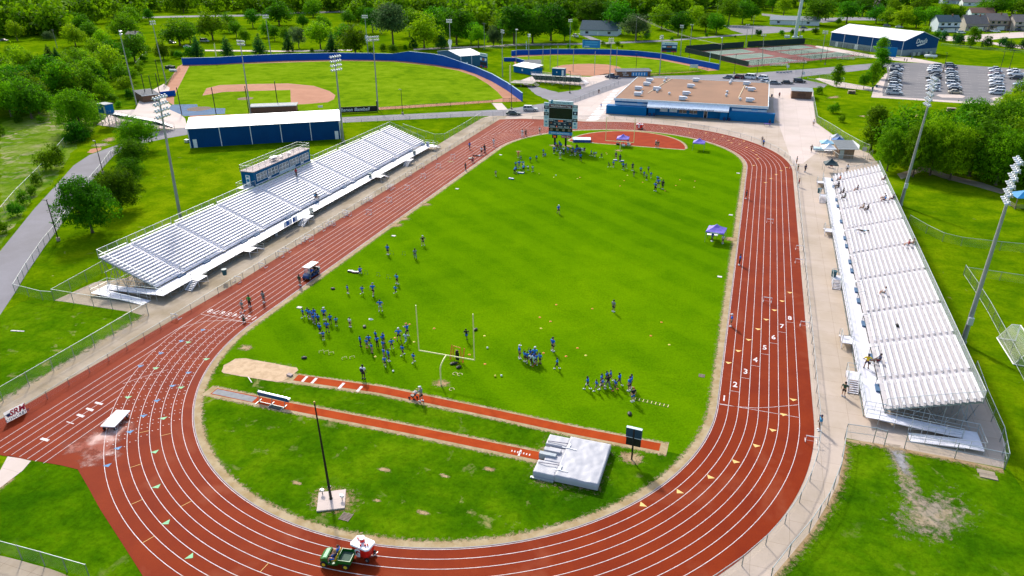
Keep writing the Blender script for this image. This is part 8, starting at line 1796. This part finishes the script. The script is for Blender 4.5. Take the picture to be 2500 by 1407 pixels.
for i in range(44):
    x=rnd.uniform(-60,245);y=rnd.uniform(170,290)
    if y>250 and x>120:y-=40
    b=P(x,y);L_.append(('broad' if i%3 else 'tall',b,rnd.uniform(8.5,12.5),rnd.choice(['mid','light','mid','light' if y<220 else 'dark']),1.0))
for(x,y,ty) in[(210,300,255),(270,190,120),(290,172,105),(300,205,160),(330,150,85),(240,150,100),(322,200,165),(340,180,158),(255,240,200),(310,230,190),(240,215,170)]:L_.append(tpx('broad',x,y,ty,rnd.choice(['mid','light','dark'])))
grove('in the dense wood at the left','trees of the dense left wood',L_)
# bushes round the dense wood
L_=[tpx('bush',x,y,y-rnd.uniform(14,26),rnd.choice(['dark','mid'])) for x,y in[(345,165),(350,150),(325,190),(300,215),(362,128),(395,135),(425,140),(438,143),(465,140),(70,160),(120,158),(45,300),(100,300),(150,300),(318,240),(275,250),(290,262),(0,330)]]
grove('around the left wood','bushes round the left wood',L_)
grove('in the park behind the baseball wall','park trees behind the baseball wall',[tpx(k,x,y,ty,lf,w_) for(k,x,y,ty,lf,w_) in[('tall',43,100,58,'light',.9),('broad',30,143,115,'mid',1),('broad',70,152,128,'mid',1),('fir',122,145,112,'fir',1),('fir',140,148,118,'fir',1),('bush',120,98,78,'grey',1.2),('broad',185,112,64,'light',1),('broad',222,98,58,'mid',1.1),('broad',250,108,76,'light',1),('tall',268,130,100,'mid',1),('broad',205,88,40,'mid',1),('broad',310,95,38,'mid',1.1),('broad',345,112,84,'light',.9),('tall',365,58,26,'dark',.8),('tall',325,68,22,'light',1),('broad',400,145,105,'mid',.9),
    ('broad',440,112,52,'mid',1.3),('tall',465,105,60,'dark',1),('broad',520,98,34,'light',1.1),('fir',484,140,92,'fir',1),('fir',556,138,92,'fir',1),('fir',635,134,86,'fir',1),('fir',705,126,82,'fir',.9),('fir',812,128,82,'fir',1),('fir',1010,118,88,'fir',1),('fir',1078,118,74,'fir',1),('tall',578,92,56,'mid',1),('tall',618,68,28,'dark',1),('broad',560,80,36,'mid',1),('broad',600,108,72,'light',.8),('broad',652,92,55,'mid',.9),('tall',671,100,66,'mid',1),('broad',682,62,8,'mid',1.2),('broad',700,105,68,'mid',.9),('tall',730,118,70,'grey',.8),('broad',740,70,36,'dark',.9),('tall',783,120,62,'light',1.1),('broad',765,42,0,'mid',1),
    ('broad',790,85,42,'mid',1),('broad',845,112,64,'dark',1.1),('broad',868,132,70,'mid',1.2),('tall',910,80,26,'dark',1),('tall',960,110,20,'grey',.95),('bush',935,125,108,'dark',1),('bush',960,128,110,'mid',1.2),('bush',905,128,110,'dark',1),('broad',850,60,28,'dark',1),('broad',1036,118,42,'light',1.05),('tall',1000,90,30,'mid',1),('tall',1115,110,28,'dark',1.1),('broad',1150,108,60,'mid',1),('tall',1168,118,68,'light',.9),('broad',1205,112,70,'grey',.9),('tall',1075,95,22,'mid',1),('broad',1215,100,48,'light',.8),('broad',890,55,20,'mid',1),('bush',762,128,118,'dark',1),('bush',990,122,110,'dark',.8),('broad',930,60,14,'light',1)]])
grove('around the white house','trees around the low white house',[tpx(k,x,y,ty,lf,w_) for(k,x,y,ty,lf,w_) in[('tall',1255,108,24,'dark',1.1),('broad',1300,106,30,'dark',1.1),('tall',1345,100,18,'dark',1.1),('broad',1378,100,56,'dark',.8),('tall',1402,92,50,'light',.6),('tall',1440,62,4,'dark',1.2),('broad',1478,60,8,'dark',1),('tall',1508,84,14,'dark',1.1),('broad',1552,98,40,'grey',1.2),('bush',1578,98,76,'light',.8),('broad',1615,72,18,'mid',1.1),('broad',1655,88,34,'dark',1),('broad',1690,72,20,'light',1),('broad',1722,80,36,'mid',1),('broad',1748,84,38,'mid',1),('tall',1778,62,4,'light',1),('tall',1812,58,8,'dark',1),('tall',1790,40,0,'mid',1),('broad',1835,50,14,'mid',1),
    ('bush',1472,112,100,'mid',1),('bush',1487,116,104,'dark',1),('bush',1508,112,100,'dark',1.2),('bush',1518,117,108,'dark',.8),('bush',1640,99,91,'dark',1),('bush',1388,118,108,'mid',1),('bush',1405,120,110,'mid',1),('bush',1850,88,70,'fir',.9),('bush',1908,86,72,'mid',.9),('bush',1935,86,70,'mid',.9),('bush',1990,84,66,'dark',1),('bush',1725,90,80,'dark',.8),('bush',1795,92,86,'dark',.8),('bush',1960,80,72,'dark',.8)]])
grove('around the gym and houses','trees around the gym and the far houses',[tpx(k,x,y,ty,lf,w_) for(k,x,y,ty,lf,w_) in[('tall',1912,42,0,'light',1),('tall',1885,30,-10,'mid',1),('tall',1993,62,0,'dark',1.2),('tall',2015,50,4,'dark',1),('broad',2046,62,44,'mid',.8),('tall',2066,58,6,'dark',1.2),('broad',2105,40,-5,'dark',1.2),('broad',2138,58,18,'dark',1.2),('broad',2165,62,24,'mid',1),('broad',2200,68,22,'light',1.1),('broad',2236,68,24,'mid',1.1),('broad',2268,62,20,'mid',1.1),('broad',2180,36,0,'light',1.1),('broad',2240,34,0,'mid',1.1),('broad',2300,52,10,'mid',1.2),('broad',2335,54,18,'dark',1),('bush',2262,84,62,'light',1),('bush',2285,98,76,'dark',.9),('broad',2430,40,-10,'mid',1.4),('broad',2470,34,-10,'mid',1.4),('broad',2500,44,0,'mid',1.2),('broad',2400,30,2,'dark',1),
    ('bush',2301,102,78,'fir',.9),('bush',2333,104,80,'fir',.9),('bush',2341,110,86,'fir',.9),('oval',2368,116,72,'mid',1.3),('oval',2386,104,76,'light',1),('bush',2407,116,90,'fir',.9),('bush',2446,114,92,'fir',.9),('bush',2462,122,97,'fir',.9),('bush',2497,120,96,'fir',.9)]])
grove('on the lawns by the parking lot','young trees by the parking lot',[tpx('oval',2148,150,98,'light',1.35),tpx('oval',2144,192,130,'mid',1.3),tpx('oval',2130,208,158,'mid',1.2),tpx('broad',2108,217,180,'mid',.8),tpx('oval',2041,212,164,'mid',1.2),tpx('bush',1999,230,212,'dark',.9),tpx('bush',2036,276,249,'mid',.9),tpx('bush',2055,299,280,'mid',.8),tpx('oval',2126,366,272,'mid',1.3)])
L_=[tpx(k,x,y,ty,lf,w_) for(k,x,y,ty,lf,w_) in[('near',2165,418,325,'mid',.8),('broad',2178,372,300,'mid',1),('broad',2205,400,275,'mid',1),('near',2228,432,315,'mid',.75),('broad',2240,380,292,'light',1),('near',2270,428,298,'light',.75),('broad',2292,372,282,'mid',1),('near',2318,440,322,'light',.8),('broad',2340,390,295,'mid',1),('broad',2330,330,278,'light',.8),('broad',2365,430,300,'dark',1)]]
for i in range(34):
    t=rnd.random();x=2360+t*220;y=rnd.uniform(300,455) if x>2400 else rnd.uniform(340,425)
    if x<2420 and y<345:continue
    L_.append(('broad' if i%2 else 'near',P(x,y),rnd.uniform(9,13),rnd.choice(['mid','light','mid']),.85))
grove('in the wood behind the right bleachers','trees of the right wood',L_)
# background forest: single trees up to about 300 in all, then one far mass
L_=[];tries=0
def blocked(b):
    x,y=px_of(b);return(1350<x<1470 and 60<y<115) or(1830<x<2010 and y>24 and y<90) or(2270<x and y>8) or(2120<x<2160 and y<24) or(335<x<870 and 34<y<50) or(1700<x<1990 and 44<y)
while len(L_)<max(0,298-ntree) and tries<6000:
    tries+=1;x=rnd.uniform(-60,2540);y=rnd.uniform(2,60);b=P(x,y)
    lim_=92 if x<160 else 34 if x<900 else 46 if x<1250 else 40
    if y>lim_ or blocked(b) or any((b-q[1]).length<15 for q in L_):continue
    L_.append(('far',b,rnd.uniform(13,19),rnd.choice(['dark','dark','mid','mid','light'] if x>900 else['dark','dark','mid']),1.0))
items=sorted(L_,key=lambda t:px_of(t[1])[0])
for i,(k,b,H,leaf,wf) in enumerate(items):
    x,y=px_of(b);side='left' if x<830 else 'middle' if x<1660 else 'right'
    tree(k,b,H,leaf,'%s tall forest tree in the far background wood, %s part'%({'dark':'dark','mid':'green','light':'bright'}[leaf],side),'forest trees of the far background, '+side+' part, '+leaf)
vs=[];fs=[];tint=[];n_=0
for i in range(1900):
    x=rnd.uniform(-250,2750);y=rnd.uniform(-26,92);b=P(x,y);lim_=90 if x<160 else 60 if x<330 else 35 if x<860 else 56 if x<1100 else 88 if x<1240 else 74 if x<1400 else 50 if x<1740 else 26 if x<1900 else 20
    if y>lim_ or(y>20 and rnd.random()<.12) or blocked(b):continue
    c=MASS[i%4];s=rnd.uniform(1.15,1.9);a=rnd.uniform(0,6.28);ca,sa=cos(a)*s,sin(a)*s;o_=len(vs);lt=rnd.uniform(-.45,.4)
    for v in c.vertices:q=v.co;vs.append((b.x+q.x*ca-q.y*sa,b.y+q.x*sa+q.y*ca,q.z*s))
    fs+=[tuple(o_+j for j in p.vertices) for p in c.polygons];tint+=[min(1,max(0,d.value+lt)) for d in c.attributes['tint'].data]
me=bpy.data.meshes.new('distant_woods');me.from_pydata(vs,[],fs);at=me.attributes.new('tint','FLOAT','POINT');at.data.foreach_set('value',tint);me.materials.append(LEAF['mid'])
o=mesh_obj('distant_woods',me);o['kind']='stuff'
